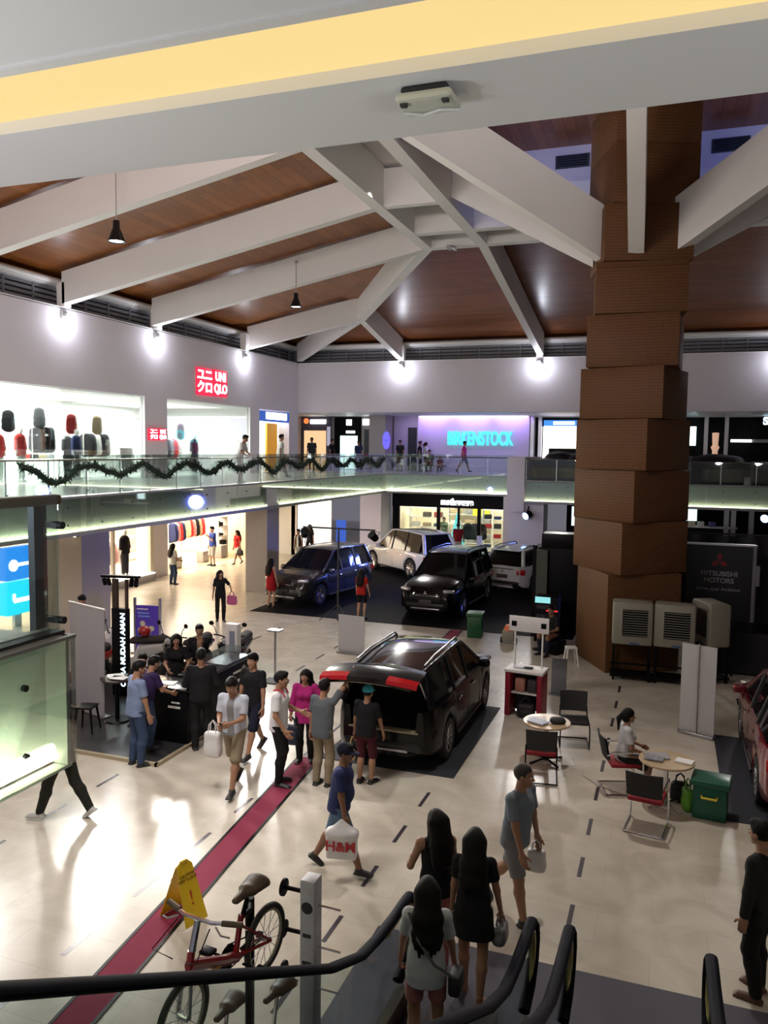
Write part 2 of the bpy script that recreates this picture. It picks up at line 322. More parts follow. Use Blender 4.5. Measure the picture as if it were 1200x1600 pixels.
beam('white diagonal strut from the fork into the room corner', (XW+.15, YW-.15), (NX, NY), WB, .9, ZF, NZ)
beam('white hip beam from the fork to the ring corner', (NX, NY), (X1, Y4), WB+.05, 1.05, NZ, ZR)
for x, l in ((X2, 'white rafter of the far slope left of the timber column'), (X3+.0, 'white rafter of the far slope right of the timber column')):
    beam(l, (x, YW-.1), (x, Y4), WB, 1.0, ZF, ZR)
beam('white hip beam on the far right', (2*CX-NX, NY), (X4, Y4), WB, 1.05, NZ, ZR)
for x, l in ((X1, 'outer white ring beam on the left'), (X2, 'inner white ring beam on the left'), (X3, 'inner white ring beam on the right'), (X4, 'outer white ring beam on the right')):
    beam(l, (x, Y1), (x, Y4), .34, 1.1, ZR-.02, ZR-.02)
for y, l in ((Y4, 'outer white ring beam on the far side'), (Y3, 'inner white ring beam on the far side'), (Y2, 'inner white ring beam on the near side')):
    beam(l, (X1, y), (X4, y), .34, 1.1, ZR-.01, ZR-.01)
for y in (16.35, 21.05):
    beam('short white cross beam inside the left ring at %s' % ('the near bay' if y < 18 else 'the far bay'), (X1, y), (X2, y), .26, 1.0, ZR, ZR)
# ring coffer lid and lantern
st('ceiling_ring', BB(X1, X2-.05, Y1, Y4, ZR+1.1, ZR+1.2), m_beam); st('ceiling_ring', BB(X3+.05, X4, Y1, Y4, ZR+1.1, ZR+1.2), m_beam)
st('ceiling_ring', BB(X2-.05, X3+.05, Y3+.05, Y4, ZR+1.1, ZR+1.2), m_beam); st('ceiling_ring', BB(X2-.05, X3+.05, Y1, Y2-.05, ZR+1.1, ZR+1.2), m_beam)
LZ = 13.75
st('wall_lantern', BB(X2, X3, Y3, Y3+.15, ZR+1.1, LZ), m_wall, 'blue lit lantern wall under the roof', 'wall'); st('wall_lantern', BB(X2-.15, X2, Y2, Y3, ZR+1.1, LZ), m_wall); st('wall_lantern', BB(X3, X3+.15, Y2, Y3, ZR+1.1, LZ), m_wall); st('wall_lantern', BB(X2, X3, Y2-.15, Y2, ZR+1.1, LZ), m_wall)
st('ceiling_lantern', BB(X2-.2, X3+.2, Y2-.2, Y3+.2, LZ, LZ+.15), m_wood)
for x in (-2.95, 1.2):
    v = thing('air_vent', 'dark air grille in the blue lantern wall %s of the column' % ('left' if x < 0 else 'right'), 'vent', (x, Y3-.03, 13.32), group='lantern air grilles')
    MB().box((0, 0, 0), (.95, .05, .36)).build('frame', m_dark, v)
    sl = MB()
    for k in range(5): sl.box((0, -.03, -.12+.06*k), (.85, .02, .025))
    sl.build('slats', m_black, v)
lamp('lantern_blue', 'AREA', (-3.6, 20.3, 13.1), 28, (.25, .35, 1), (-2.8, 24, 14), .6); lamp('lantern_blue', 'AREA', (2.2, 20.3, 13.1), 28, (.25, .35, 1), (2, 24, 14), .6)
# timber slopes
RZ = ZR+1.08; EZ = 10.5
def slope_panel(name, pts, l):
    a, b, c = [Vector(p) for p in pts[:3]]; n = (b-a).cross(c-a).normalized()
    if n.z > 0: pts = pts[::-1]; n = -n
    k = len(pts); vs = list(pts)+[tuple(Vector(p)-n*.12) for p in pts]
    fs = [tuple(range(k)), tuple(range(2*k-1, k-1, -1))]+[(i, i+k, (i+1) % k+k, (i+1) % k) for i in range(k)]
    return MB().add(vs, fs)
XE, YE = -19.35, 39.1
m_wood2 = woodmat('roof wood planks far', (.2, .066, .022), (.29, .1, .036), 2.4, .3, rough=.3, spec=.4)  # same planks without the orange light put into the left ones
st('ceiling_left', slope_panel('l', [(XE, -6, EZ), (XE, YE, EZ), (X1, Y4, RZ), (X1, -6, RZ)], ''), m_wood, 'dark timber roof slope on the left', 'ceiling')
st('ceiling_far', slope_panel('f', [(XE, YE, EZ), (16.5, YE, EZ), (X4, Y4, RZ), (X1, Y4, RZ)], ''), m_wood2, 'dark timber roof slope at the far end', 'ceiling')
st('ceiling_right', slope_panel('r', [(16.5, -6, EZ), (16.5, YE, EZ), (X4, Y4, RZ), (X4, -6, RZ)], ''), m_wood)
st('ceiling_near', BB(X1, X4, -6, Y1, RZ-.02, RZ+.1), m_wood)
# gutters and louvres above the bands
st('trim_left', MB().box((-19.0, 16, 10.28), (.3, 46, .2)).tube([(-18.8, -6, 10.32), (-18.8, YE-.6, 10.32)], .11, 10), m_white, 'white gutter pipe along the left eave', 'gutter', smooth=40)
st('trim_far', MB().box((-1, 38.8, 10.28), (36, .3, .2)).tube([(-18.8, 38.55, 10.32), (15, 38.55, 10.32)], .11, 10), m_white, 'white gutter pipe along the far eave', 'gutter', smooth=40)
lv = MB(); lw = MB()
for k in range(5):
    lv.box((-19.12, 16, 9.5+.16*k), (.05, 46, .1)); lw.box((-1, 38.95, 9.5+.16*k), (36, .05, .1))
for k in range(38): lv.box((-19.08, -6+1.2*k, 9.85), (.06, .05, .8)); lw.box((-19+1.0*k, 38.9, 9.85), (.05, .06, .8))
st('trim_left', lv, m_louv, 'grey louvre strip over the left wall band', 'louvre'); st('trim_far', lw, m_louv, 'grey louvre strip over the far wall band', 'louvre')
st('wall_left_upper', BB(-19.4, -19.2, -6, YE+.2, 9.3, 10.6), m_dark); st('wall_far_upper', BB(-19.4, 16, 39.0, 39.2, 9.3, 10.6), m_dark)
st('trim_left', BB(-19.3, -18.5, -2, 38.5, TOP-.02, TOP+.04), m_white); st('trim_far', BB(-18.5, 15, 38.3, 39.1, TOP-.02, TOP+.04), m_white)
# rafter feet brackets + lamps
fx = emat('lamp glow', (.86, .97, 1), 12); m_hous = mat('white lamp housing', (.7, .7, .7), .4)
for (x, y, z), l in zip(LAMPS_L+LAMPS_F, ['under the rafter foot nearest the camera', 'under the second rafter foot, left of the red square sign', 'on the left wall band, just past the red square sign', 'under the rafter foot by the corner'] + ['on the far wall band, first from the room corner', 'on the far wall band left of the timber column', 'on the far wall band behind the timber column']):
    d = Vector((1, 0, 0)) if y < 38 else Vector((0, -1, 0)); far = y > 38
    t = thing('wall_spotlight', 'glaring white spotlight '+l, 'spotlight', (x, y, z), R(-90) if far else 0, 'spotlights on the wall bands')
    MB().box((-.17, 0, .18), (.12, .22, .26), bev=.02).build('bracket', m_hous, t)
    MB().lathe([(.05, 0), (.1, .02), (.13, .16), (.12, .17)], (0, 0, .24), n=16, M=Matrix.Rotation(R(180), 4, 'X') @ Matrix.Translation((0, 0, -.48))).build('housing', m_hous, t)
    MB().sphere((.0, 0, .02), (.15, .15, .17), 14).build('bulb', fx, t)
    st('trim_bracket', MB().box((x-.15 if not far else x, y if not far else y+.2, 9.85), (.3, .3, .75)), m_beam)
# ------------------------------------------------------------------ timber box column
m_box = [woodmat('column wood', (.155, .07, .029), (.163, .074, .031), 3, .06, rough=.55, axis='Z', spec=.2, joint=.75)]
col = bpy.data.objects.new('column', None); COL.objects.link(col); col.location = (-.86, 20.0, 0); col['kind'] = 'structure'; col['label'] = 'tall column of twisted stacked timber boxes'; col['category'] = 'column'
zs = [0, 2.3, 3.5, 4.68, 5.85, 7.02, 8.2, 9.35, 10.6, 11.9, 13.0, LZ]
for i in range(len(zs)-1):
    w = (1.8, 1.86, 1.86, 1.88, 1.92, 2.0, 1.98, 1.94, 1.9, 1.9, 1.9)[i]; a = (28, 40.7, 50.6, 60.6, 73.9, 87, 96, 104, 112, 112, 112)[i]
    o = MB().box((0, 0, (zs[i]+zs[i+1])/2), (w, w, zs[i+1]-zs[i]-.012), bev=.008).build('cladding_box', m_box, col); o.rotation_euler.z = R(a)
# struts from the column up to the ring
SC0 = Vector((-.92, 20.0))
for ax, ay, l in ((X2, 16.35, 'near left'), (X2, 21.3, 'far left'), (X3, 16.35, 'near right'), (X3, 21.3, 'far right'), (CX, Y2, 'near'), (CX, Y3, 'far')):
    d = Vector((ax, ay))-SC0; u = d.normalized(); s = 1.0
    beam('white raking strut from the column to the %s side of the ring' % l, SC0+u*s, (ax, ay), .3 if l != 'near' else .34, 1.2, 9.5, 11.9 if 'near' != l else 11.65)
# ------------------------------------------------------------------ near bulkhead overhead
st('beam', BB(-14, 9, 3.86, 4.62, 6.93, 9.4), m_soff, 'grey near bulkhead beam across the top of the view', 'beam')
st('ceiling_near_low', BB(-14, 9, -3, 3.24, 6.93, 7.1), m_soff, 'grey ceiling above the escalators', 'ceiling')
st('trim_cove', BB(-14, 9, 3.2, 3.9, 7.0, 7.12), emat('glowing cove face', (1, .74, .3), .95), 'long warm yellow cove in the ceiling, its light put in as glow', 'light panel')  # lit cove face drawn as a flush panel that glows itself
st('trim_cove', BB(-14, 9, 3.19, 3.25, 6.915, 7.0), m_white)
t = thing('smoke_detector', 'white boxy detector under the near grey bulkhead', 'detector', (-1.24, 4.08, 6.93))
MB().box((0, 0, -.02), (.25, .2, .04), bev=.02).build('base', mat('black base', (.02, .02, .02), .5), t); MB().box((0, 0, -.055), (.3, .22, .05), bev=.025).build('cover', mat('ivory plastic', (.6, .62, .52), .4), t)
for x in (-.11, .11):
    MB().box((x, -.07, -.085), (.035, .035, .02), bev=.005).build('vent', m_dark, t)
MB().tube([(-.14, .02, -.084), (-.04, .06, -.09), (.06, .02, -.09), (.15, .06, -.085)], .008).build('cable', m_white, t)
t = thing('smoke_detector', 'small dim detector at the left end of the near grey bulkhead', 'detector', (-4.33, 4.12, 6.93))
MB().lathe([(.001, 0), (.09, 0), (.08, -.05), (.04, -.08), (.001, -.08)][::-1], n=18).build('cover', mat('dim ivory', (.3, .3, .24), .5), t)
# small emergency heads on the rafters
for x, y, z, l in ((-8.1, 21.3, 11.9, 'on the second rafter'), (-6.9, 25.4, 11.55, 'under the far ring corner')):
    t = thing('emergency_light', 'small twin head emergency light '+l, 'light', (x, y, z)); MB().box((0, 0, 0), (.2, .3, .1), bev=.02).build('body', m_grey, t)
    for s in (-.09, .09): MB().lathe([(.04, 0), (.06, .07), (.05, .08)], (.1, s, -.04), 'X', 10).build('head', m_steel, t)
# pendant lamps
def pendant(x, y, z, top, l):
    t = thing('pendant_lamp', l, 'pendant lamp', (x, y, z), group='cone pendant lamps')
    MB().lathe([(.03, .5), (.075, .48), (.085, .3), (.1, .28), (.2, .02), (.205, 0), (.19, 0), (.09, .26), (.01, .27)], n=24).build('shade', mat('dark bronze shade', (.02, .018, .018), .35, .4), t)
    MB().lathe([(.001, .03), (.17, .03), (.17, .05), (.001, .06)], n=20).build('bulb', emat('pendant bulb', (.95, .93, 1), 14), t)
    MB().cyl((0, 0, .5), (0, 0, top-z), .012, n=8).cyl((0, 0, top-z-.06), (0, 0, top-z+.03), .05, n=12).build('cord', m_grey, t)
    lamp('pendant_spot', 'SPOT', (x, y, z-.03), 260, NEUT, (x, y, 0), .12, cone=85, blend=.7)

pendant(-12.2, 15.66, 9.76, 11.9, 'dark cone pendant lamp hanging before the first rafter on the left'); pendant(-12.42, 25.5, 9.94, 11.5, 'dark cone pendant lamp hanging beside the third rafter of the left slope')
# ------------------------------------------------------------------ smooth bodies: distance fields meshed with surface nets
def V(*a): return np.array(a, float)
class SDF:
    def __init__(s): s.P = []
    def cone(s, a, b, ra, rb, k=.02, w=None, q=1.0, clip=None, op=1):
        a, b = np.array(a, float), np.array(b, float); s.P.append(('c', a, b, ra, rb, k, None if w is None else np.array(w, float)/np.linalg.norm(w), q, clip, op)); return s
    def ell(s, c, r, k=.02, M=None, op=1, clip=None): s.P.append(('e', np.array(c, float), np.array(r, float), None, None, k, None if M is None else np.array(M)[:3, :3], 1, clip, op)); return s
    def box(s, c, h, rd=.01, k=.01, M=None, op=1, clip=None): s.P.append(('b', np.array(c, float), np.array(h, float), rd, None, k, None if M is None else np.array(M)[:3, :3], 1, clip, op)); return s
    def bounds(s, p):
        if p[0] == 'c':
            r = max(p[3], p[4])/min(1, p[7]); return np.minimum(p[1], p[2])-r, np.maximum(p[1], p[2])+r
        r = np.max(p[2])*1.05 if p[6] is not None else p[2]; r = np.ones(3)*r
        if p[0] == 'b' and p[6] is not None: r = np.ones(3)*np.linalg.norm(p[2])
        return p[1]-r, p[1]+r
    def mesh(s, h, smooth=1):
        bs = [s.bounds(p) for p in s.P if p[-1] > 0]; lo = np.min([b[0] for b in bs], 0)-2.5*h; hi = np.max([b[1] for b in bs], 0)+2.5*h
        n = np.ceil((hi-lo)/h).astype(int)+1; D = np.full(n, 1.0, np.float32)
        ax = [lo[i]+h*np.arange(n[i]) for i in range(3)]
        for p in s.P:
            b0, b1 = s.bounds(p); mg = p[5]+2.2*h
            i0 = np.clip(np.floor((b0-mg-lo)/h).astype(int), 0, n); i1 = np.clip(np.ceil((b1+mg-lo)/h).astype(int)+1, 0, n)
            if (i1 <= i0).any(): continue
            X = np.stack(np.meshgrid(*[ax[i][i0[i]:i1[i]] for i in range(3)], indexing='ij'), -1)
            if p[0] == 'c':
                a, b, ra, rb, w, q = p[1], p[2], p[3], p[4], p[6], p[7]; Y = X-a; d = b-a
                if w is not None and q < 1:
                    Y = Y-(1-q)*(Y@w)[..., None]*w; d = d-(1-q)*(d@w)*w
                L2 = max(d@d, 1e-9); t = np.clip((Y@d)/L2, 0, 1); v = np.linalg.norm(Y-t[..., None]*d, axis=-1)-(ra+(rb-ra)*t)
            else:
                Y = X-p[1]
                if p[6] is not None: Y = Y@p[6]
                if p[0] == 'e':
                    k0 = np.linalg.norm(Y/p[2], axis=-1); k1 = np.linalg.norm(Y/(p[2]**2), axis=-1)+1e-9; v = k0*(k0-1)/k1
                else:
                    qv = np.abs(Y)-(p[2]-p[3]); v = np.linalg.norm(np.maximum(qv, 0), axis=-1)+np.minimum(qv.max(-1), 0)-p[3]
            if p[8] is not None:
                cl = p[8] if isinstance(p[8], list) else [p[8]]
                for c, nn in cl: v = np.maximum(v, (X-np.array(c, float))@(np.array(nn, float)/np.linalg.norm(nn)))
            sl = tuple(slice(i0[i], i1[i]) for i in range(3)); A = D[sl]; k = p[5]
            if p[-1] > 0:
                hh = np.maximum(k-np.abs(A-v), 0)/k; D[sl] = np.minimum(A, v)-hh*hh*k*.25
            else:
                hh = np.maximum(k-np.abs(A+v), 0)/k; D[sl] = np.maximum(A, -v)+hh*hh*k*.25
        return nets(D, lo, h)
def nets(D, lo, h):
    S = D < 0; nx, ny, nz = D.shape
    cs = [(i, j, k) for i in (0, 1) for j in (0, 1) for k in (0, 1)]
    cnt = sum(S[i:nx-1+i, j:ny-1+j, k:nz-1+k].astype(np.int8) for i, j, k in cs); act = (cnt > 0) & (cnt < 8)
    I = np.argwhere(act); ids = np.full(act.shape, -1, np.int64); ids[act] = np.arange(len(I))
    vals = np.stack([D[I[:, 0]+i, I[:, 1]+j, I[:, 2]+k] for i, j, k in cs], 1)
    acc = np.zeros((len(I), 3)); num = np.zeros(len(I))
    for a in range(8):
        for b in range(a+1, 8):
            da = np.array(cs[b])-np.array(cs[a])
            if np.abs(da).sum() != 1: continue
            m = (vals[:, a] < 0) != (vals[:, b] < 0); t = vals[:, a]/(vals[:, a]-vals[:, b]+1e-12)
            acc[m] += (np.array(cs[a])+t[m, None]*da); num[m] += 1
    Vt = lo+h*(I+acc/num[:, None]); Q = []
    for axis in range(3):
        sl0 = [slice(None)]*3; sl1 = [slice(None)]*3; sl0[axis] = slice(0, -1); sl1[axis] = slice(1, None)
        E = np.argwhere(S[tuple(sl0)] != S[tuple(sl1)]); u, v = (axis+1) % 3, (axis+2) % 3
        E = E[(E[:, u] > 0) & (E[:, v] > 0) & (E[:, u] < D.shape[u]-1) & (E[:, v] < D.shape[v]-1)]
        def cell(du, dv):
            c = E.copy(); c[:, u] -= du; c[:, v] -= dv; return ids[c[:, 0], c[:, 1], c[:, 2]]
        q = np.stack([cell(1, 1), cell(0, 1), cell(0, 0), cell(1, 0)], 1); inside = S[E[:, 0], E[:, 1], E[:, 2]]
        q[~inside] = q[~inside][:, ::-1]; Q.append(q)
    return Vt, np.concatenate(Q)
def npmesh(name, parts, mats, parent=None):
    """parts: list of (verts, quads, material index) joined into one mesh object"""
    vs = np.concatenate([p[0] for p in parts]); off = 0; qs = []; mi = []
    for v, q, m in parts: qs.append(q+off); mi.append(np.full(len(q), m)); off += len(v)
    qs = np.concatenate(qs); mi = np.concatenate(mi); me = bpy.data.meshes.new(name)
    me.vertices.add(len(vs)); me.vertices.foreach_set('co', vs.astype(np.float32).ravel())
    me.loops.add(qs.size); me.loops.foreach_set('vertex_index', qs.astype(np.int32).ravel())
    me.polygons.add(len(qs)); me.polygons.foreach_set('loop_start', np.arange(0, qs.size, 4, dtype=np.int32)); me.polygons.foreach_set('loop_total', np.full(len(qs), 4, np.int32))
    for m in mats: me.materials.append(m)
    me.polygons.foreach_set('material_index', mi.astype(np.int32)); me.polygons.foreach_set('use_smooth', np.ones(len(qs), bool)); me.update(calc_edges=True); me.validate()
    o = bpy.data.objects.new(name, me); COL.objects.link(o)
    if parent is not None: o.parent = parent
    return o
def xf(p, M, sc=1.0):
    v, q, m = p; M = np.array(M); return (v*sc)@M[:3, :3].T+M[:3, 3], q, m
_T = {}
def templ(key):
    if key in _T: return _T[key]
    kind, res = key[0], key[1]; out = []
    if kind == 'head':
        f = key[2]; s = SDF(); jw = .93 if f else 1
        s.ell((0, -.012, .14), (.074, .094, .094)).ell((0, .03, .078), (.056*jw, .058, .074), k=.03).ell((0, .066, .022), (.024*jw, .02, .018), k=.03)
        s.ell((-.045, .03, .085), (.022, .03, .03), k=.02).ell((.045, .03, .085), (.022, .03, .03), k=.02)
        for x in (-.031, .031): s.ell((x, .093, .116), (.017, .014, .011), k=.012, op=-1)
        s.cone((0, .083, .12), (0, .104, .088), .008, .0125, k=.012).cone((-.012, .092, .083), (.012, .092, .083), .007, .007, k=.008)
        for x in (-.074, .074): s.ell((x, -.004, .108), (.01, .02, .031), k=.006)
        s.cone((0, -.02, -.07), (0, -.014, .06), .05 if f else .057, .046 if f else .052, k=.02)
        out.append((*s.mesh(res), 0))
        for x in (-.031, .031):
            e = SDF(); e.ell((x, .079, .116), (.0135, .0105, .0085)); out.append((*e.mesh(min(res, .005)), 1))
            e = SDF(); e.ell((x, .0865, .116), (.006, .0045, .006)); out.append((*e.mesh(min(res, .003)), 2))
            e = SDF(); e.cone((x*.55, .0915, .134), (x*1.6, .082, .134), .0035, .003); out.append((*e.mesh(min(res, .004)), 2))
        e = SDF(); e.ell((0, .0845, .056), (.022, .01, .0085)); out.append((*e.mesh(min(res, .005)), 3))
    elif kind == 'hand':      # wrist at origin, fingers along -Z, palm faces -X (right hand, thumb towards +Y)
        grip = key[2]; s = SDF(); s.cone((0, 0, .02), (0, 0, -.02), .024, .027, w=(0, 1, 0), q=.85).box((0, 0, -.055), (.012, .04, .045), .011, k=.02)
        for i, (y, L) in enumerate(((.03, .078), (.0105, .087), (-.0095, .081), (-.029, .064))):
            p = V(0, y, -.094+.004*abs(i-1)); a = (.25, .55, .4) if not grip else (1.1, 1.5, 1.0); ang = 0; r = .0092-.0007*(i == 3)
            for j, fr in enumerate((.45, .31, .24)):
                ang += a[j]; q = p+V(-math.sin(ang)*L*fr, .0, -math.cos(ang)*L*fr); s.cone(p, q, r-.0006*j, r-.0006*(j+1), k=.006); p = q
        p = V(-.004, .03, -.03); t1 = p+V(-.012, .034, -.024) if not grip else p+V(-.03, .018, -.024); t2 = t1+V(-.006, .014, -.03) if not grip else t1+V(-.02, -.012, -.018)
        s.cone(p, t1, .013, .0105, k=.014).cone(t1, t2, .0105, .0085, k=.006); out.append((*s.mesh(res), 0))
    elif kind == 'shoe':      # ankle at origin, toe along +Y, sole at z = -.08
        s = SDF(); s.box((0, .06, -.068), (.043, .128, .013), .012, k=.012).cone((0, .0, -.045), (0, .14, -.056), .04, .03, k=.03, w=(1, 0, 0), q=.95).cone((0, -.01, -.03), (0, -.005, .02), .045, .043, k=.02, clip=((0, 0, .0), (0, 0, 1)))
        s.box((0, .06, -.14), (.3, .4, .06), .001, k=.003, op=-1); out.append((*s.mesh(res), 0))
    elif kind == 'bare':
        s = SDF(); s.cone((0, 0, -.03), (0, .1, -.055), .036, .025, k=.03).cone((0, -.015, -.05), (0, .0, .03), .03, .034, k=.02).cone((-.02, .1, -.064), (-.018, .165, -.068), .016, .012, k=.02).cone((.01, .1, -.066), (.018, .15, -.07), .018, .01, k=.02)
        out.append((*s.mesh(res), 0))
    elif kind == 'hair':
        st_ = key[2]; s = SDF(); face = dict(M=None, op=-1)
        s.ell((0, -.018, .148), (.086, .104, .1), k=.02)
        if st_ in ('long', 'pony', 'bun', 'bob'):
            s.ell((0, -.045, .1), (.088, .075, .11), k=.03); s.box((0, .115, .06), (.064, .09, .098), .05, k=.015, op=-1)
            if st_ == 'long':
                s.cone((0, -.07, .12), (0, -.115, -.08), .08, .078, k=.05, w=(1, 0, 0), q=.66).cone((0, -.115, -.08), (0, -.135, -.26), .076, .07, k=.04, w=(1, 0, 0), q=.55)
                for j in range(7): s.cone(((j-3)*.036, -.13, -.2), ((j-3)*.034, -.14, -.33-.035*((j*5) % 3)), .034, .012, k=.02)
                for x in (-1, 1): s.cone((x*.07, -.01, .12), (x*.088, -.03, -.06), .028, .034, k=.03).cone((x*.088, -.03, -.06), (x*.1, -.085, -.2), .034, .02, k=.03)
            elif st_ == 'pony': s.cone((0, -.11, .15), (0, -.16, .06), .03, .04, k=.02).cone((0, -.16, .06), (0, -.15, -.14), .04, .015, k=.02)
            elif st_ == 'bun': s.ell((0, -.11, .17), (.045, .045, .045), k=.02)
            else: s.cone((0, -.05, .05), (0, -.06, -.02), .085, .075, k=.03, w=(1, 0, 0), q=.9); s.box((0, .11, .03), (.06, .09, .12), .05, k=.015, op=-1)
        elif st_ == 'buzz':
            s.P = []; s.ell((0, -.016, .143), (.079, .099, .095), k=.02); s.box((0, .12, .04), (.12, .085, .13), .03, k=.015, op=-1); s.box((0, -.02, -.04), (.2, .2, .105), .01, k=.01, op=-1)
        else:
            s.ell((0, .045, .215), (.055, .045, .028), k=.03); s.box((0, .125, .03), (.12, .09, .128), .04, k=.02, op=-1); s.box((0, .0, -.06), (.2, .2, .1), .01, k=.02, op=-1)
            for x in (-.086, .086): s.ell((x, .0, .1), (.02, .026, .034), k=.01, op=-1)
        out.append((*s.mesh(res), 0))
    elif kind == 'cap':
        s = SDF(); s.ell((0, -.014, .15), (.093, .112, .1), clip=[((0, 0, .13), (0, 0, -1))]).ell((0, .1, .138), (.075, .085, .016), k=.02); out.append((*s.mesh(res), 0))
    _T[key] = out; return out
def eul(x=0, y=0, z=0): return Matrix.Rotation(z, 4, 'Z') @ Matrix.Rotation(y, 4, 'Y') @ Matrix.Rotation(x, 4, 'X')
def ik(a, c, l1, l2, hint):
    d = c-a; L = np.linalg.norm(d); m = (l1+l2)*.999
    if L > m: c = a+d/L*m; L = m; d = c-a
    u = d/L; x = (l1*l1-l2*l2+L*L)/(2*L); hgt = math.sqrt(max(l1*l1-x*x, 0)); hv = hint-u*(hint@u); hv = hv/(np.linalg.norm(hv)+1e-9)
    return a+u*x+hv*hgt, c
SKINS = {'tan': (.38, .2, .12), 'light': (.52, .31, .21), 'brown': (.24, .115, .065)}
def cloth(name, c, rough=.85): return mat('cloth '+name, c, rough, noise=.12, nscale=14, bump=.35, bscale=28, spec=.25)
HAIRC = mat('black hair', (.006, .005, .005), .6, bump=.4, bscale=60, spec=.2); HAIRG = mat('cropped hair', (.03, .024, .02), .6)
PEOPLE = {}
def person(label, x, y, z0=0, head=0, h=1.68, sex='m', skin='tan', res=.014, lean=3, yaw=0, hy=0, hp=6, pz=.94, ank=None, foot=None, wr=None, grip=(0, 0), elb=None,
           top=('white', (.7, .7, .7)), sleeve=.5, hem=-.1, bot=('jeans', (.05, .07, .14)), blen=1.0, skirt=None, hair='short', shoe=('shoe', (.02, .02, .02)), build=1.0, cap=None, group=None, overlay=None, roll=0, stripe=None):
    """head: heading in degrees (0 looks along +Y, 90 along -X); wr: wrist targets (left, right); ank: ankle targets, all for a 1.70 m body"""
    f = sex == 'f'; sc = h/1.70; b = build*(.92 if f else 1)
    root = thing('person', label, 'person', (x, y, z0), R(head), group)
    sk = mat('skin '+skin, SKINS[skin], .5, noise=.06, nscale=6); far = res > .02
    ank = [V(*a) for a in (ank or ((-.1, -.02, .08), (.1, .03, .08)))]; foot = foot or ((12, 0), (-12, 0)); wr = [V(*a) for a in (wr or ((-.25, .05, .8), (.25, .05, .8)))]
    Pv = V(0, 0, pz); Rt = np.array(eul(-R(lean), R(roll), R(yaw)))[:3, :3]
    tp = lambda *p: Pv+Rt@V(*p)
    shx = (.158 if f else .178)*(.5+.5*build); Sh = [tp(-shx, 0, .442), tp(shx, 0, .442)]; Hp = [Pv+V(-.092, 0, -.03), Pv+V(.092, 0, -.03)]
    Kn = []; El = []
    for i in (0, 1):
        kx = -1 if i == 0 else 1
        k, a = ik(Hp[i], ank[i], .425, .415, V(kx*.12, 1, .1)); Kn.append(k); ank[i] = a
        e, w = ik(Sh[i], wr[i], .285, .25, V(*(elb[i] if elb else (kx*.45, -.8, -.45)))); El.append(e); wr[i] = w
    def torso(s, o=0.0, k=.04):
        s.cone(tp(0, -.01, -.05), tp(0, 0, .1), .108*b+o, (.092 if f else .104)*b+o, k=k, w=Rt@V(1, 0, 0), q=.66 if f else .7)
        s.cone(tp(0, .0, .1), tp(0, .005, .34), (.086 if f else .102)*b+o, (.098 if f else .112)*b+o, k=k, w=Rt@V(1, 0, 0), q=.68 if f else .64)
        s.cone(tp(-shx+.03, -.012, .435), tp(shx-.03, -.012, .435), .05+o*.7, .05+o*.7, k=k)
        if f:
            for q in (-.062, .062): s.ell(tp(q, .085, .315), (.062+o, .06+o, .06+o), k=.03)
        elif build > 1.08: s.ell(tp(0, .07, .12), (.12*b+o, .085*b+o, .13), k=.06)
        return s
    def leg(s, i, o, t0, t1, k=.03, ro=0):
        a, kn, an = Hp[i], Kn[i], ank[i]; lr = b
        if t0 < .5: s.cone(a, kn, .086*lr+o, .056*lr+o+ro, k=k, clip=None if t1 >= .5 else (a+(kn-a)*t1*2, kn-a))
        if t1 > .5:
            mid = kn+(an-kn)*.32+V(0, -.012, 0); e = None if t1 >= 1 else (kn+(an-kn)*(t1-.5)*2, an-kn); en = an+(an-kn)/np.linalg.norm(an-kn)*(.0 if t1 >= 1 else 0)
            s.cone(kn, mid, .054*lr+o+ro, .056*lr+o+ro, k=k, clip=e).cone(mid, en, .056*lr+o+ro, .036*lr+o+ro*1.4, k=k, clip=e)
    # body
    s = SDF(); torso(s)
    for i in (0, 1):
        leg(s, i, 0, 0, 1); s.cone(Sh[i], El[i], .05*b, .039*b, k=.03).cone(El[i], wr[i], .038*b, .0255*b, k=.02); s.ell(Sh[i], (.052*b,)*3, k=.03)
    s.cone(tp(0, -.01, .46), tp(0, .005, .55), .058*b, .05*b, k=.04)
    hm = Matrix.Translation(Vector(tp(0, .012, .532)*1.0)) @ eul(-R(hp+lean*.6), R(roll*.3), R(yaw+hy)) if False else Matrix.Translation(Vector(tp(0, .012, .532))) @ eul(-R(hp), 0, R(yaw+hy))
    parts = [(*s.mesh(res), 0)]
    hsc = .985 if f else 1.03
    for p in templ(('head', max(.006, res*.55) if not far else .013, f)): parts.append(xf(p, hm, hsc))
    for i in (0, 1):
        d = Vector(wr[i]-El[i]).normalized(); zax = -d; side = Vector((1 if i == 0 else -1, 0, 0)); xa = -(side-zax*side.dot(zax))
        if xa.length < .05: xa = Vector((0, 0, 1))
        xa.normalize(); ya = zax.cross(xa); Mh = Matrix(((xa.x, ya.x, zax.x, wr[i][0]), (xa.y, ya.y, zax.y, wr[i][1]), (xa.z, ya.z, zax.z, wr[i][2]), (0, 0, 0, 1)))
        if Mh.to_3x3() @ Vector((0, 1, 0)) @ Vector((0, 1, .3)) < 0:
            Mh = Mh @ Matrix.Diagonal((1, -1, 1, 1)); mir = True
        else: mir = False
        for v, q, m in templ(('hand', .005 if not far else .009, grip[i])): parts.append(xf((v, q[:, ::-1] if mir else q, m), Mh, .95 if f else 1.04))
    if shoe is None or shoe[0] == 'bare':
        for i in (0, 1):
            for p in templ(('bare', .008 if not far else .014)): parts.append(xf(p, Matrix.Translation(Vector(ank[i])) @ eul(R(foot[i][1]), 0, R(foot[i][0]))))
    lipc = mat('lips', (.3, .1, .08), .5)
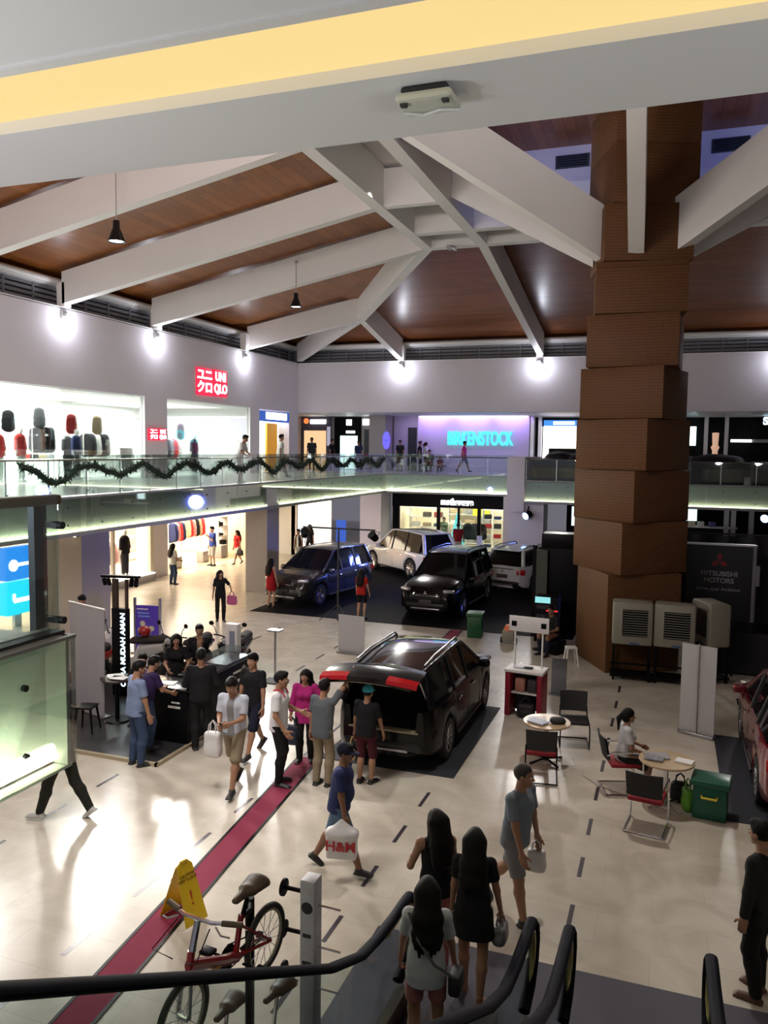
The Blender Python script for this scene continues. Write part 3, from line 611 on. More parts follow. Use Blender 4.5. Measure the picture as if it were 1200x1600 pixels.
    body = npmesh('body', [(p[0]*sc, p[1], p[2]) for p in parts], [sk, mat('eye white', (.7, .7, .7), .3), HAIRC, lipc], root)
    if hair:
        npmesh('hair', [xf((p[0]*sc*hsc, p[1], 0), Matrix.Translation(Vector(hm.translation)*sc) @ hm.to_3x3().to_4x4()) for p in templ(('hair', .009 if not far else .016, hair))], [HAIRC if hair != 'buzz' else HAIRG], root)
    if cap:
        npmesh('cap', [xf((p[0]*sc*hsc, p[1], 0), Matrix.Translation(Vector(hm.translation)*sc) @ hm.to_3x3().to_4x4()) for p in templ(('cap', .009 if not far else .016))], [cloth(*cap)], root)
    # clothes
    o = .016 if not far else .02
    def shirt(nm, colr, slv, hm_, off, opn=False):
        s = SDF(); torso(s, off)
        s.cone(tp(0, -.005, .1), tp(0, 0, min(hm_, -.1)-.06), .098*b+off*.7, (.116 if hm_ > -.2 else .135)*b+off, k=.04, w=Rt@V(1, 0, 0), q=.8)
        for i in (0, 1):
            if slv > 0:
                e = (Sh[i]+(El[i]-Sh[i])*min(1, slv*1.5), El[i]-Sh[i]) if slv < .66 else None
                s.cone(Sh[i]+Rt@V(0, 0, -.012), El[i], .047*b+off*.75, .046*b+off*(1.15 if slv < .66 else 1), k=.018, clip=e)
                if slv > .66: s.cone(El[i], wr[i], .045*b+off, .034*b+off*.8, k=.02, clip=(El[i]+(wr[i]-El[i])*min(1, (slv-.66)/.34*.97), wr[i]-El[i]))
        if slv > 0:
            for q in Sh: s.ell(q, (.05*b+off*.75,)*3, k=.02)
        s.cone(tp(-.055, .005, .05), tp(-.062, .01, min(hm_, -.1)-.05), .082*b+off*.6, .098*b+off, k=.05).cone(tp(.055, .005, .05), tp(.062, .01, min(hm_, -.1)-.05), .082*b+off*.6, .098*b+off, k=.05)
        nk = tp(0, .03, .535); s.ell(nk, (.075, .085, .055), k=.02, op=-1)
        if slv <= 0:
            for q in (-1, 1): s.ell(tp(q*(shx+.012), 0, .44), (.055, .09, .085), k=.02, op=-1)
        hc = tp(0, 0, hm_); nn = Rt@V(0, 0, -1)
        s.box(hc+nn*.3, (.6, .6, .3), .001, k=.006, M=Rt, op=-1)
        if opn: s.box(tp(0, .2, .2), (.05, .15, .5), .01, k=.01, M=Rt, op=-1)
        v, q = s.mesh(res if not far else res); npmesh(nm, [(v*sc, q, 0)], [cloth(*colr)], root)
    if overlay:
        shirt('shirt', top, sleeve*.9, hem, o*.35); shirt('jacket', overlay[0], overlay[1], overlay[2], o*.85, True)
    else: shirt('shirt' if not skirt or hem > -.2 else 'dress', top, sleeve, hem, o)
    if bot:
        s = SDF(); oo = o*.6
        s.cone(tp(0, -.01, -.06), tp(0, -.005, .06), .1*b+oo, .092*b+oo, k=.04, w=Rt@V(1, 0, 0), q=.68)
        if skirt:
            ln, fl = skirt; s.cone(Pv+V(0, -.005, -.03), (Kn[0]+Kn[1])/2*ln+Pv*(1-ln)+V(0, 0, -.05), .112*b+oo, .112*b+oo+fl, k=.05, w=(1, 0, 0), q=.72)
            ct = (Kn[0]+Kn[1])/2*ln+Pv*(1-ln)
            s.cone(Hp[0], Hp[0]+(Kn[0]-Hp[0])*ln, .09*b+oo, .075*b+oo+fl, k=.05).cone(Hp[1], Hp[1]+(Kn[1]-Hp[1])*ln, .09*b+oo, .075*b+oo+fl, k=.05)
            dn = (ct-Pv)/np.linalg.norm(ct-Pv); s.box(ct+dn*.3, (.6, .6, .3), .001, k=.006, M=np.array(Vector(dn).to_track_quat('Z', 'Y').to_matrix()), op=-1)
            nm = 'skirt'
        else:
            for i in (0, 1): leg(s, i, oo, 0, blen, ro=.016 if blen < .8 else .008)
            nm = 'trousers' if blen > .8 else 'shorts'
        s.box(tp(0, 0, .0)+Rt@V(0, 0, .3), (.6, .6, .3), .001, k=.006, M=Rt, op=-1)
        v, q = s.mesh(res); npmesh(nm, [(v*sc, q, 0)], [cloth(*bot)], root)
    if shoe and shoe[0] != 'bare':
        for i in (0, 1):
            npmesh('shoe', [xf((p[0]*sc*(.93 if f else 1.04), p[1], 0), Matrix.Translation(Vector(ank[i])*sc) @ eul(R(foot[i][1]), 0, R(foot[i][0]))) for p in templ(('shoe', .009 if not far else .016))], [mat('shoe '+shoe[0], shoe[1], .5)], root)
    if stripe:
        for q in (-1, 1): MB().tube([tuple(tp(q*a, yy, zz)*sc) for a, yy, zz in ((.07, -.075, .5), (.09, -.01, .518), (.1, .07, .49), (.1, .105, .42))], .012, 6).build('shoulder_stripe', cloth(*stripe), root)
    Mw = Matrix.Translation((x, y, z0)) @ rotz(R(head))
    return root, [Mw @ Vector(w*sc) for w in wr], [Mw @ Vector(w*sc) for w in (tp(0, 0, .4), hm.translation)]
# ------------------------------------------------------------------ vehicles
m_tyre = mat('tyre rubber', (.012, .012, .013), .75); m_rim = mat('alloy rim', (.5, .5, .52), .25, .9); m_cglass = mat('tinted car glass', (.005, .006, .008), .06, spec=.3)
m_red = mat('red lamp lens', (.4, .006, .01), .15, coat=.5, emit=(.6, .01, .02), es=.03); m_lens = mat('clear lamp lens', (.6, .62, .66), .08, .4, coat=.5); m_plate = mat('number plate', (.05, .05, .05), .4)
m_trim = mat('black trim', (.012, .012, .013), .4); m_cabin = mat('dark cabin', (.012, .012, .013), .8); m_beige = mat('beige trim', (.42, .36, .24), .7)
def smooth1(x, pts):
    xs, ys = zip(*pts)
    if x <= xs[0]: return ys[0]
    for i in range(len(xs)-1):
        if x <= xs[i+1]:
            t = (x-xs[i])/(xs[i+1]-xs[i]); return ys[i]+(ys[i+1]-ys[i])*(t*t*(3-2*t)*.5+t*.5)
    return ys[-1]
def wheel(t, x, y, r, side, steer=0):
    w = bpy.data.objects.new('wheel', None); COL.objects.link(w); w.parent = t; w.location = (x, y, r); w.rotation_euler = (0, 0, (0 if side > 0 else math.pi)+steer)
    MB().lathe([(r*.62, -.1), (r*.93, -.11), (r, -.08), (r, .07), (r*.95, .1), (r*.68, .105), (r*.64, .08), (r*.62, -.1)], axis='X', n=28).build('tyre', m_tyre, w)
    rb = MB().lathe([(r*.66, .05), (r*.68, .095), (r*.62, .09), (r*.6, .03), (.001, .02)], axis='X', n=28)
    for k in range(10):
        a = 2*math.pi*k/10+(.12 if k % 2 else -.12); rb.add([(.07, 0, 0)]*0, [])
        p0, p1 = (.06, math.cos(a)*r*.1, math.sin(a)*r*.1), (.085, math.cos(2*math.pi*(k//2*2+.5)/10+(.2 if k % 2 else -.2))*r*.64, math.sin(2*math.pi*(k//2*2+.5)/10+(.2 if k % 2 else -.2))*r*.64)
        rb.tube([p0, p1], .016, 6)
    rb.lathe([(r*.16, .04), (r*.15, .08), (.001, .085)], axis='X', n=14).build('rim', m_rim, w)
    return w
def car(label, loc, rz, paint, L=4.5, W=1.76, H=1.68, wb=2.78, yoff=0.02, r=.34, rear_open=False, face='x', rails=True, plate='', suv=1, group=None, glass=None, hoodz=1.02):
    t = thing('car', label, 'car', loc, rz, group); hl = L/2; m_p = paint; yf, yr = wb/2+yoff, -wb/2+yoff
    belt = lambda y: smooth1(y, [(-hl, 1.0), (-hl*.5, 1.04), (hl*.42, .98), (hl*.8, .92), (hl*.95, .8), (hl, .62)]) if not rear_open or True else 0
    top = lambda y: smooth1(y, [(-hl, 1.03), (-hl*.5, 1.08), (hl*.4, hoodz+.05), (hl*.6, hoodz), (hl*.84, hoodz-.08), (hl*.95, hoodz-.2), (hl, .66)])
    hw = lambda y: W/2*smooth1(abs(y)/hl, [(0, 1), (.72, 1), (.86, .965), (.95, .88), (1, .76)])
    zsill = lambda y: smooth1(abs(y)/hl, [(0, .24), (.85, .26), (.96, .3), (1, .38)])
    ra = r+.065
    ys = set([-hl, -hl*.985, -hl*.95, -hl*.9, hl*.9, hl*.95, hl*.985, hl, -hl*.55, 0, hl*.3, hl*.42, hl*.5])
    for c in (yf, yr):
        for k in range(15): ys.add(c-ra*math.cos(math.pi*k/14))
        ys.add(c-ra-.001); ys.add(c+ra+.001)
    ys = sorted(ys); rings = []; y_c = -hl+1.0
    if rear_open: ys = sorted(set(ys) | {y_c-.001, y_c+.001})
    for y in ys:
        zs_, zt, w, zb = belt(y), top(y), hw(y), zsill(y)
        for c in (yf, yr):
            if abs(y-c) < ra: zb = max(zb, r+math.sqrt(max(ra*ra-(y-c)**2, 0)))
        zb = min(zb, zs_-.12); fl = min(.26, zb)
        pr = [(0, fl), (w-.26, fl), (w-.26, zb), (w-.035, zb), (w*.995, zb+(zs_-zb)*.16), (w, zb+(zs_-zb)*.45), (w*.985, zb+(zs_-zb)*.8), (w*.95, zs_), (w*.84, zs_+(zt-zs_)*.55), (w*.82, zs_+(zt-zs_)*.6), (w*.5, zt-.01), (0, zt)]
        if rear_open and y < y_c: pr[8:] = [(w*.84, zs_-.01), (w*.8, .66), (w*.5, .64), (0, .64)]
        rings.append([(x, y, z) for x, z in pr]+[(-x, y, z) for x, z in pr[-2:0:-1]])
    mb = MB(); mb.loft(rings); o = mb.build('body', [m_p, m_cabin], t, smooth=32)
    n = len(rings[0])
    for i, p in enumerate(o.data.polygons):
        j = i % n
        if i < n*(len(rings)-1) and j in (0, 1, 2, n-1, n-2, n-3): p.material_index = 1
        if rear_open and ys[min(i//n, len(ys)-1)] < y_c and i < n*(len(rings)-1) and 8 <= j <= n-9: p.material_index = 1
    # cabin
    wsb, rf, rr, rb_ = hl*.52, hl*.12, -hl*.80, -hl*.955 if suv else -hl*.9
    if rear_open: rr, rb_ = -hl*.88, -hl*.93
    zr = lambda y: smooth1(y, [(rr, H-.05), (rr*.5, H), (0, H), (rf, H-.05)])
    bw = lambda y: hw(y)*.935; rw = lambda y: W/2*.70 if y > rr*.9 else W/2*.66
    st_ = [wsb, rf, rf*.3, -hl*.25, -hl*.55, rr]
    def pt(y, s, f):     # f: 0 belt, 1 roof edge
        if y == wsb: return (s*bw(y)*.97, y, belt(y)-.01+.06)
        b0 = (s*bw(y), y, belt(y)-.02); e = (s*rw(y), y, zr(y)-.045); return tuple(b0[i]+(e[i]-b0[i])*f for i in range(3))
    rfm = MB(); NR = 7
    ringr = []
    for y in st_[1:]:
        w, z = rw(y), zr(y); ringr.append([(w*math.cos(math.pi*k/(NR-1)), y, z-.045+.045*math.sin(math.pi*k/(NR-1))) for k in range(NR)])
    rfm.loft(ringr, closed=False, caps=False); rfm.loft([[(x, y, z-.04) for x, y, z in q] for q in ringr], closed=False, caps=False)
    for q in (ringr[0], ringr[-1]): rfm.loft([q, [(x, y, z-.04) for x, y, z in q]], closed=False, caps=False)
    rfm.build('roof', glass or m_p, t, 50)
    pil = MB()
    for s in (-1, 1):
        mb = MB(); mb.loft([[pt(y, s, 0) for y in st_[:1]+st_[1:]], [pt(y, s, 1) if y != wsb else pt(y, s, 0) for y in st_]], closed=False, caps=False); mb.build('side_window', m_cglass, t, 0)
        pil.tube([pt(wsb, s, 0), pt(rf, s, 1)]+[pt(y, s, 1) for y in st_[2:]], .035, 8)
        pil.tube([pt(rr, s, 1), (s*bw(-hl*.9)*.97, rb_+.03, belt(rb_))], .07, 8)
    pil.build('pillar_frame', m_p, t, 60)
    for yy, m in ((rf*.1, m_trim), (-hl*.4, m_trim)):
        for s in (-1, 1): MB().tube([tuple(c*1.003 for c in pt(yy, s, 0)), tuple(c*1.003 for c in pt(yy, s, .97))], .03, 6).build('door_pillar', m, t)
    MB().loft([[(bw(wsb)*.97*k, wsb+.04*(1-k*k), belt(wsb)+.05+.06*(1-k*k)) for k in np.linspace(-1, 1, 7)], [(rw(rf)*k, rf+.03*(1-k*k), zr(rf)-.045+.04*(1-k*k)) for k in np.linspace(-1, 1, 7)]], closed=False, caps=False).build('windshield', m_cglass, t, 60)
    if not rear_open:
        wr_ = hw(rb_)*.86
        MB().loft([[(wr_*k, rb_-.03*(1-k*k), 1.02) for k in np.linspace(-1, 1, 7)], [(rw(rr)*.93*k, rr-.06*(1-k*k), zr(rr)-.05+.02*(1-k*k)) for k in np.linspace(-1, 1, 7)]], closed=False, caps=False).build('rear_window', m_cglass, t, 60)
        MB().box((0, rr-.08, zr(rr)-.03), (rw(rr)*1.8, .22, .04), bev=.018).build('spoiler', m_p, t)
    else:
        s0 = MB().box((0, y_c+.12, .85), (W*.78, .22, .75), bev=.06)
        for x in (-.42, 0, .42): s0.box((x, y_c+.1, 1.3), (.26, .12, .2), bev=.05)
        s0.build('rear_seat', m_cabin, t); MB().box((0, -hl+.06, .655), (W*.66, .16, .03), bev=.012).build('sill_plate', m_beige, t)
    if rails:
        for s in (-1, 1):
            MB().tube([(s*rw(0)*.93, rf-.1, zr(rf)-.0), (s*rw(0)*.93, rf-.25, H+.04), (s*rw(0)*.93, -hl*.6, H+.04), (s*rw(0)*.93, rr*.96, H-.01)], .018, 8).build('roof_rail', m_trim if not rear_open else m_steel, t)
    for x, y, s in ((-1, yf, -1), (1, yf, 1), (-1, yr, -1), (1, yr, 1)): wheel(t, s*(W/2-.115), y, r, s)
    for s in (-1, 1):
        MB().box((s*(W/2+.06), wsb-.28, belt(wsb)+.09), (.22, .12, .15), bev=.05).box((s*(W/2-.05), wsb-.24, belt(wsb)+.04), (.12, .05, .05), bev=.02).build('wing_mirror', m_p, t)
        for y in (.25, -.75): MB().box((s*(hw(y)+.008), y*1.0, .86), (.025, .2, .035), bev=.01).build('door_handle', m_chrome, t)
        se = MB()
        for y, y2 in ((wsb-.35, wsb-.4), (-.1, -.1), (yr+.42, yr+.3)): se.tube([(s*(W/2+.001), y, .35), (s*(hw(y)*.99+.002), y, .75), (s*bw(y2)*1.015, y2, belt(y2)-.02)], .006, 5)
        se.tube([(s*(W/2-.012), yr+.5, .27), (s*(W/2-.012), yf-.5, .27)], .03, 6); se.build('door_seam', m_trim, t)
        MB().box((s*hw(-hl*.95)*.86, -hl*.955, .82 if not rear_open else .6), (.3, .16, .2) if not rear_open else (.2, .1, .08), bev=.04, rz=s*R(24)).build('tail_light' if not rear_open else 'reflector', m_red, t)
        MB().box((s*hw(hl*.93)*.82, hl*.93, .86), (.34, .2, .1), bev=.04, rz=-s*R(28)).build('head_light', m_lens, t)
        MB().lathe([(.09, 0), (.1, .03), (.07, .05)], (s*hw(hl)*.86, hl*.965, .5), 'Y', 14).build('fog_lamp', m_lens, t)
        MB().tube([(s*.34, hl+.005, .78), (s*.52, hl*.985, .6), (s*.66, hl*.968, .42), (s*.6, hl*.97, .36)], .024, 6).build('chrome_blade', m_chrome, t)
    gr = MB().box((0, hl*.985, .66), (.98, .1, .2), bev=.03)
    for k in range(4): gr.box((0, hl+.0, .59+.05*k), (.9, .06, .012))
    gr.build('grille', m_trim, t); MB().box((0, hl+.02, .72), (.82, .03, .02), bev=.008).build('grille_bar', m_chrome, t)
    MB().box((0, hl*.985, .42), (1.2, .12, .14), bev=.04).build('front_bumper', m_trim, t); MB().box((0, hl+.0, .32), (.9, .07, .05), bev=.02).build('skid_plate', m_steel, t)
    MB().box((0, -hl*.985, .42), (1.3, .12, .16), bev=.05).build('rear_bumper', m_trim, t); MB().box((0, -hl-.02, .36), (.85, .06, .05), bev=.02).build('rear_skid_plate', m_steel, t)
    MB().box((0, hl+.035, .53), (.4, .015, .12), bev=.005).build('number_plate', m_plate, t)
    if not rear_open:
        MB().box((0, -hl-.02, .66), (.42, .02, .13), bev=.005).build('number_plate', m_plate, t); MB().box((0, -hl+.01, .92), (.9, .05, .035), bev=.012).build('chrome_strip', m_chrome, t)
    em = MB()
    for k in range(3):
        a = R(90+120*k); c, s_ = math.cos(a), math.sin(a); u = Vector((c, s_)); v = Vector((-s_, c)); q = [u*.0, u*.032+v*.018, u*.064, u*.032-v*.018]
        em.prism([(p.x, p.y) for p in q], .006, M=Matrix.Translation((0, hl+.02, .8)) @ Matrix.Rotation(R(90), 4, 'X') @ Matrix.Diagonal((1, 1, -1, 1)))
        em.prism([(p.x, p.y) for p in q], .006, M=Matrix.Translation((0, -hl-.0, .84)) @ Matrix.Rotation(R(90), 4, 'X'))
    if not rear_open: em.build('emblem', m_chrome, t)
    return t
p_black = mat('black car paint', (.003, .003, .004), .22, coat=.12, spec=.18); p_grey = mat('grey car paint', (.05, .053, .06), .25, .6, coat=1); p_white = mat('white car paint', (.68, .69, .72), .25, coat=1); p_redc = mat('red car paint', (.2, .006, .015), .2, coat=1, metal=.3)
m_mat = mat('blue grey event mat', (.025, .028, .04), .8, bump=.2, bscale=120); m_carpet = mat('black display carpet', (.004, .004, .007), .7, spec=.08)
st('floor_mat', BB(-5.25, -2.98, 11.75, 15.4, 0, .012), m_mat, 'dark blue grey mat under the black car with its tailgate up', 'mat')
tag(BB(-12.15, -2.3, 21.8, 32.4, 0, .014).build('display_carpet', m_carpet), 'large black carpet under the four cars at the far end', 'carpet')
main = car('black car with its tailgate raised, on the blue grey mat', (-4.12, 13.85, .012), 0, p_black, L=4.4, W=1.77, H=1.66, wb=2.75, rear_open=True, glass=mat('dark glass roof', (.02, .02, .024), .08, coat=1))
tg = bpy.data.objects.new('tailgate', None); COL.objects.link(tg); tg.parent = main; tg.location = (0, -2.2*.88, 1.6)
def tgp(u, v): # u across -1..1, v 0 hinge .. 1 tip
    return (u*(.58+.18*math.sin(min(1, v*1.5)*1.57)), -1.02*v+.05*u*u, .04+.17*math.sin(v*1.9)-.11*v*v-.07*u*u)
us = np.linspace(-1, 1, 11); vs_ = np.linspace(0, 1, 9)
sh = MB(); outer = [[tgp(u, v) for u in us] for v in vs_]; inner = [[(x*.97, y+.01, z-.075) for x, y, z in q] for q in outer]
sh.loft(outer, closed=False, caps=False); 
sh.loft([outer[-1], inner[-1]], closed=False, caps=False); sh.loft([outer[0], inner[0]], closed=False, caps=False); sh.loft([[q[0] for q in outer], [q[0] for q in inner]], closed=False, caps=False); sh.loft([[q[-1] for q in outer], [q[-1] for q in inner]], closed=False, caps=False)
sh.build('outer_panel', p_black, tg, 50)
MB().loft([[(x, y, z) for x, y, z in q] for q in inner], closed=False, caps=False).build('inner_panel', m_cabin, tg, 50)
MB().loft([[(x*.9, y-.0, z-.012) for x, y, z in q] for q in inner[5:9]], closed=False, caps=False).build('inner_trim', m_beige, tg, 50)
MB().loft([[(x*.86, y, z+.008) for x, y, z in q[1:-1]] for q in outer[1:5]], closed=False, caps=False).build('tailgate_window', m_cglass, tg, 50)
for s in (-1, 1):
    sl = slice(0, 4) if s < 0 else slice(7, 11)
    MB().loft([[(x*1.02, y-.015, z+.012) for x, y, z in outer[k][sl]] for k in (7, 8)]+[[(x*1.02, y-.035, z-.045) for x, y, z in outer[8][sl]]], closed=False, caps=False).build('tail_light', m_red, tg, 50)
    st2 = MB().tube([(s*.66, -2.2*.9, 1.1), (s*.6, -2.2*.88-.42, 1.62)], .014, 8).build('gas_strut', m_steel, main)
car('grey minivan facing the hall at the left of the black carpet', (-11.15, 25.0, .014), R(180-9), p_grey, L=4.5, W=1.8, H=1.72, wb=2.78, hoodz=1.08, rails=False)
car('black sport utility car facing the hall, right of the grey minivan', (-6.62, 25.1, .014), R(180-3), p_black, L=4.75, W=1.84, H=1.82, wb=2.8, r=.37, hoodz=1.16)
car('white sport utility car seen from its rear side behind the grey minivan', (-10.05, 31.4, .014), R(52), p_white, L=4.7, W=1.84, H=1.85, wb=2.8, r=.37, hoodz=1.14, rails=False)
car('white crossover car seen from behind, right of the black one on the carpet', (-4.85, 29.9, .014), R(-16), p_white, L=4.3, W=1.78, H=1.62, wb=2.67)
car('red car cut off at the right edge, on a blue grey mat', (2.22, 13.9, .012), 0, p_redc, L=4.4, W=1.77, H=1.66, wb=2.75, rails=False)
st('floor_mat', BB(.93, 4.4, 11.75, 15.35, 0, .012), m_mat, 'dark blue grey mat under the red car', 'mat')
# scooters
def scooter(label, x, y, rz, paint, seatc=(.012, .012, .012), helmet=None, mirrors=True):
    t = thing('scooter', label, 'scooter', (x, y, 0), rz, 'scooters beside the kiosk'); mp = mat('scooter '+paint[0], paint[1], .18, coat=1)
    for yy, nm in ((-.62, 'rear'), (.62, 'front')):
        w = bpy.data.objects.new('wheel', None); COL.objects.link(w); w.parent = t; w.location = (0, yy, .25)
        MB().lathe([(.15, -.045), (.22, -.06), (.25, -.03), (.25, .03), (.22, .06), (.15, .045), (.15, -.045)], axis='X', n=24).build('tyre', m_tyre, w); MB().lathe([(.155, -.03), (.155, .03), (.04, .05), (.04, -.05), (.155, -.03)], axis='X', n=14).build('rim', m_rim, w)
    s = SDF(); s.cone((0, -.2, .42), (0, -.75, .62), .13, .1, k=.08).cone((0, -.25, .56), (0, -.8, .68), .12, .07, k=.06, w=(1, 0, 0), q=.8).cone((0, -.1, .25), (0, .35, .24), .12, .12, k=.08, w=(1, 0, 0), q=.7)
    s.cone((0, .36, .3), (0, .47, .82), .11, .13, k=.07, w=(1, 0, 0), q=.6).ell((0, .48, .92), (.13, .1, .09), k=.05).cone((0, .5, .4), (0, .72, .46), .07, .05, k=.05).box((0, -.62, .2), (.3, .22, .2), .1, k=.03, op=-1)
    v, q = s.mesh(.016); npmesh('body', [(v, q, 0)], [mp], t)
    s = SDF(); s.cone((0, -.08, .73), (0, -.72, .78), .11, .1, k=.03, w=(1, 0, 0), q=.8).box((0, -.4, .62), (.3, .5, .08), .01, k=.02, op=-1); v, q = s.mesh(.016); npmesh('seat', [(v, q, 0)], [mat('scooter seat', seatc, .6)], t)
    MB().tube([(0, .66, .25), (0, .5, .95)], .03, 8).build('fork', m_steel, t)
    MB().tube([(-.36, .36, 1.0), (-.2, .46, 1.02), (0, .48, .98), (.2, .46, 1.02), (.36, .36, 1.0)], .016, 8).build('handlebar', m_black, t)
    MB().box((0, -.86, .66), (.16, .05, .08), bev=.02).build('tail_light', m_red, t); MB().sphere((0, .575, .92), (.09, .03, .07)).build('headlight', m_lens, t)
    if mirrors:
        for sx in (-1, 1):
            MB().tube([(sx*.24, .44, 1.02), (sx*.3, .44, 1.17), (sx*.36, .44, 1.24)], .008, 6).sphere((sx*.38, .43, 1.27), (.06, .015, .05), 12).build('mirror', m_black, t)
    if helmet:
        hx = thing('helmet', helmet[0], 'helmet', (0, 0, 0)); hx.matrix_world = Matrix.Translation((x, y, 0)) @ rotz(rz) @ Matrix.Translation((0, -.3, .84))
        s = SDF(); s.ell((0, 0, .12), (.13, .15, .13)).box((0, .13, .08), (.1, .1, .06), .03, k=.02, op=-1).box((0, 0, -.1), (.3, .3, .1), .01, k=.02, op=-1); v, q = s.mesh(.012); npmesh('shell', [(v, q, 0)], [mat('helmet red', (.4, .01, .012), .15, coat=1)], hx); MB().sphere((0, .07, .09), (.095, .07, .05), 14).build('visor', m_cglass, hx)
    return t
scooter('white scooter with a red helmet on its seat, behind the lit black totem', -11.2, 14.7, R(-250), ('white', (.7, .7, .7)), (.02, .012, .01), helmet=('red helmet resting on the white scooter seat',))
scooter('black scooter with round mirrors behind the kiosk counter', -9.9, 14.9, R(172), ('black', (.01, .01, .012)))
scooter('black scooter standing right of the tall white totem', -8.95, 15.4, R(188), ('black', (.01, .01, .012)))
scooter('red scooter half hidden behind the grey fabric banner', -11.6, 13.3, R(150), ('red', (.3, .01, .012)), mirrors=False)
# ------------------------------------------------------------------ shops: rooms behind the fronts
m_shopw = mat('shop white', (.8, .79, .77), .6); m_cream = mat('shop cream', (.75, .66, .52), .6)
e_white = emat('white light box', (1, 1, 1), 3.2); e_cyan = emat('cyan sign', (.1, .85, 1), 2.6); e_whites = emat('white sign letters', (1, 1, 1), 4); e_red = emat('red sign face', (1, .02, .08), 1.0); e_orange = emat('orange sign', (1, .2, .05), 1.5)
def room(x0, x1, y0, y1, z0, z1, m, fm=None, open_='x1'):
    d = dict(x0=(x0-.1, x0, y0, y1), x1=(x1, x1+.1, y0, y1), y0=(x0, x1, y0-.1, y0), y1=(x0, x1, y1, y1+.1))
    for k, v in d.items():
        if k not in open_.split(): st('wall_shop', BB(*v, z0, z1), m)
    st('ceiling_shop', BB(x0, x1, y0, y1, z1, z1+.08), m)
    if fm: st('floor_shop', BB(x0, x1, y0, y1, z0-.0, z0+.006), fm)
def arealight(x, y, z, sx, sy, p, c=(1, 1, 1)): return lamp('shop_light', 'AREA', (x, y, z), p, c, (x, y, z-1), sx, sy)
# --- clothes store on the upper left
room(-24, -18.7, 9, 33.9, UF, BND-.02, m_shopw, m_shopw); 
for y in (13, 18.2, 23.4, 29.5): arealight(-21.3, y, BND-.1, 4.4, 4.6, 1300, (1, .97, .92))
for i, (y0, y1) in enumerate(((9, 25.25), (26.65, 33.2))): st('window_%d' % (i+1), BB(-18.63, -18.6, y0, y1, UF, BND), m_glass, 'bright clothes shop window on the upper left', 'window')
hang_t = None
def garment_mesh():
    s = SDF(); s.cone((0, 0, -.1), (0, 0, -.62), .16, .19, k=.05, w=(1, 0, 0), q=.6).cone((-.15, 0, -.1), (-.25, 0, -.38), .07, .06, k=.04).cone((.15, 0, -.1), (.25, 0, -.38), .07, .06, k=.04); v, q = s.mesh(.035)
    v = v*V(1, .3, 1); o = npmesh('garment', [(v, q, 0)], [m_white]); me = o.data; bpy.data.objects.remove(o); return me
GM = garment_mesh()
GC = [cloth(n, c) for n, c in (('charcoal', (.03, .03, .035)), ('white', (.75, .75, .73)), ('red', (.5, .04, .04)), ('navy', (.03, .04, .12)), ('sand', (.5, .38, .24)), ('grey', (.3, .3, .32)), ('rose', (.6, .3, .3)), ('black', (.01, .01, .012)))]
def rack(label, x, y, z, rz, cols, w=1.3, h=1.45, mt=None):
    t = thing('clothing_rack', label, 'clothing rack', (x, y, z), rz); fr = MB()
    for s in (-1, 1): fr.cyl((s*w/2, 0, 0), (s*w/2, 0, h), .018, n=8).cyl((s*w/2, -.22, .03), (s*w/2, .22, .03), .02, n=8)
    fr.cyl((-w/2, 0, h), (w/2, 0, h), .016, n=8); fr.build('frame', mt or m_white, t)
    n = len(cols)
    for i, c in enumerate(cols):
        me = GM.copy(); me.materials.clear(); me.materials.append(GC[c]); o = bpy.data.objects.new('garment', me); COL.objects.link(o); o.parent = t
        o.location = (-w/2+.12+(w-.24)*i/max(1, n-1), 0, h-.02); o.rotation_euler.z = R(90+RNG.uniform(-8, 8)) if w/n < .3 else 0
    return t
def shelf(label, x, y, z, rz, w=1.2, h=1.6, lv=4, cols=(0, 1, 5, 4), m=None):
    t = thing('display_shelf', label, 'shelf', (x, y, z), rz)
    fr = MB()
    for s in (-1, 1): fr.box((s*w/2, 0, h/2), (.05, .38, h))
    fr.build('frame', m or m_white, t)
    for k in range(lv): MB().box((0, 0, .08+k*(h-.15)/max(1, lv-1)), (w, .38, .035)).build('shelf_board', m or m_white, t)
    for k in range(lv-1):
        n = 3
        for i in range(n):
            if RNG.random() < .8:
                hh = .1+.16*RNG.random(); f = bpy.data.objects.new('x', None); bpy.data.objects.remove(f)
                Mw = Matrix.Translation((x, y, z)) @ rotz(rz) @ Matrix.Translation((-w/2+w*(i+.5)/n, 0, .1+k*(h-.15)/max(1, lv-1)))
                o = MB().box((0, 0, hh/2), (w/n*.7, .28, hh), bev=.025).build('folded_clothes', GC[cols[(i+k) % len(cols)]]); o.matrix_world = Mw
                tag(o, ('charcoal', 'white', 'red', 'navy', 'sand', 'grey', 'rose', 'black')[cols[(i+k) % len(cols)]]+' stack on the '+label, 'folded clothes', 'folded stacks on the '+label)
    return t
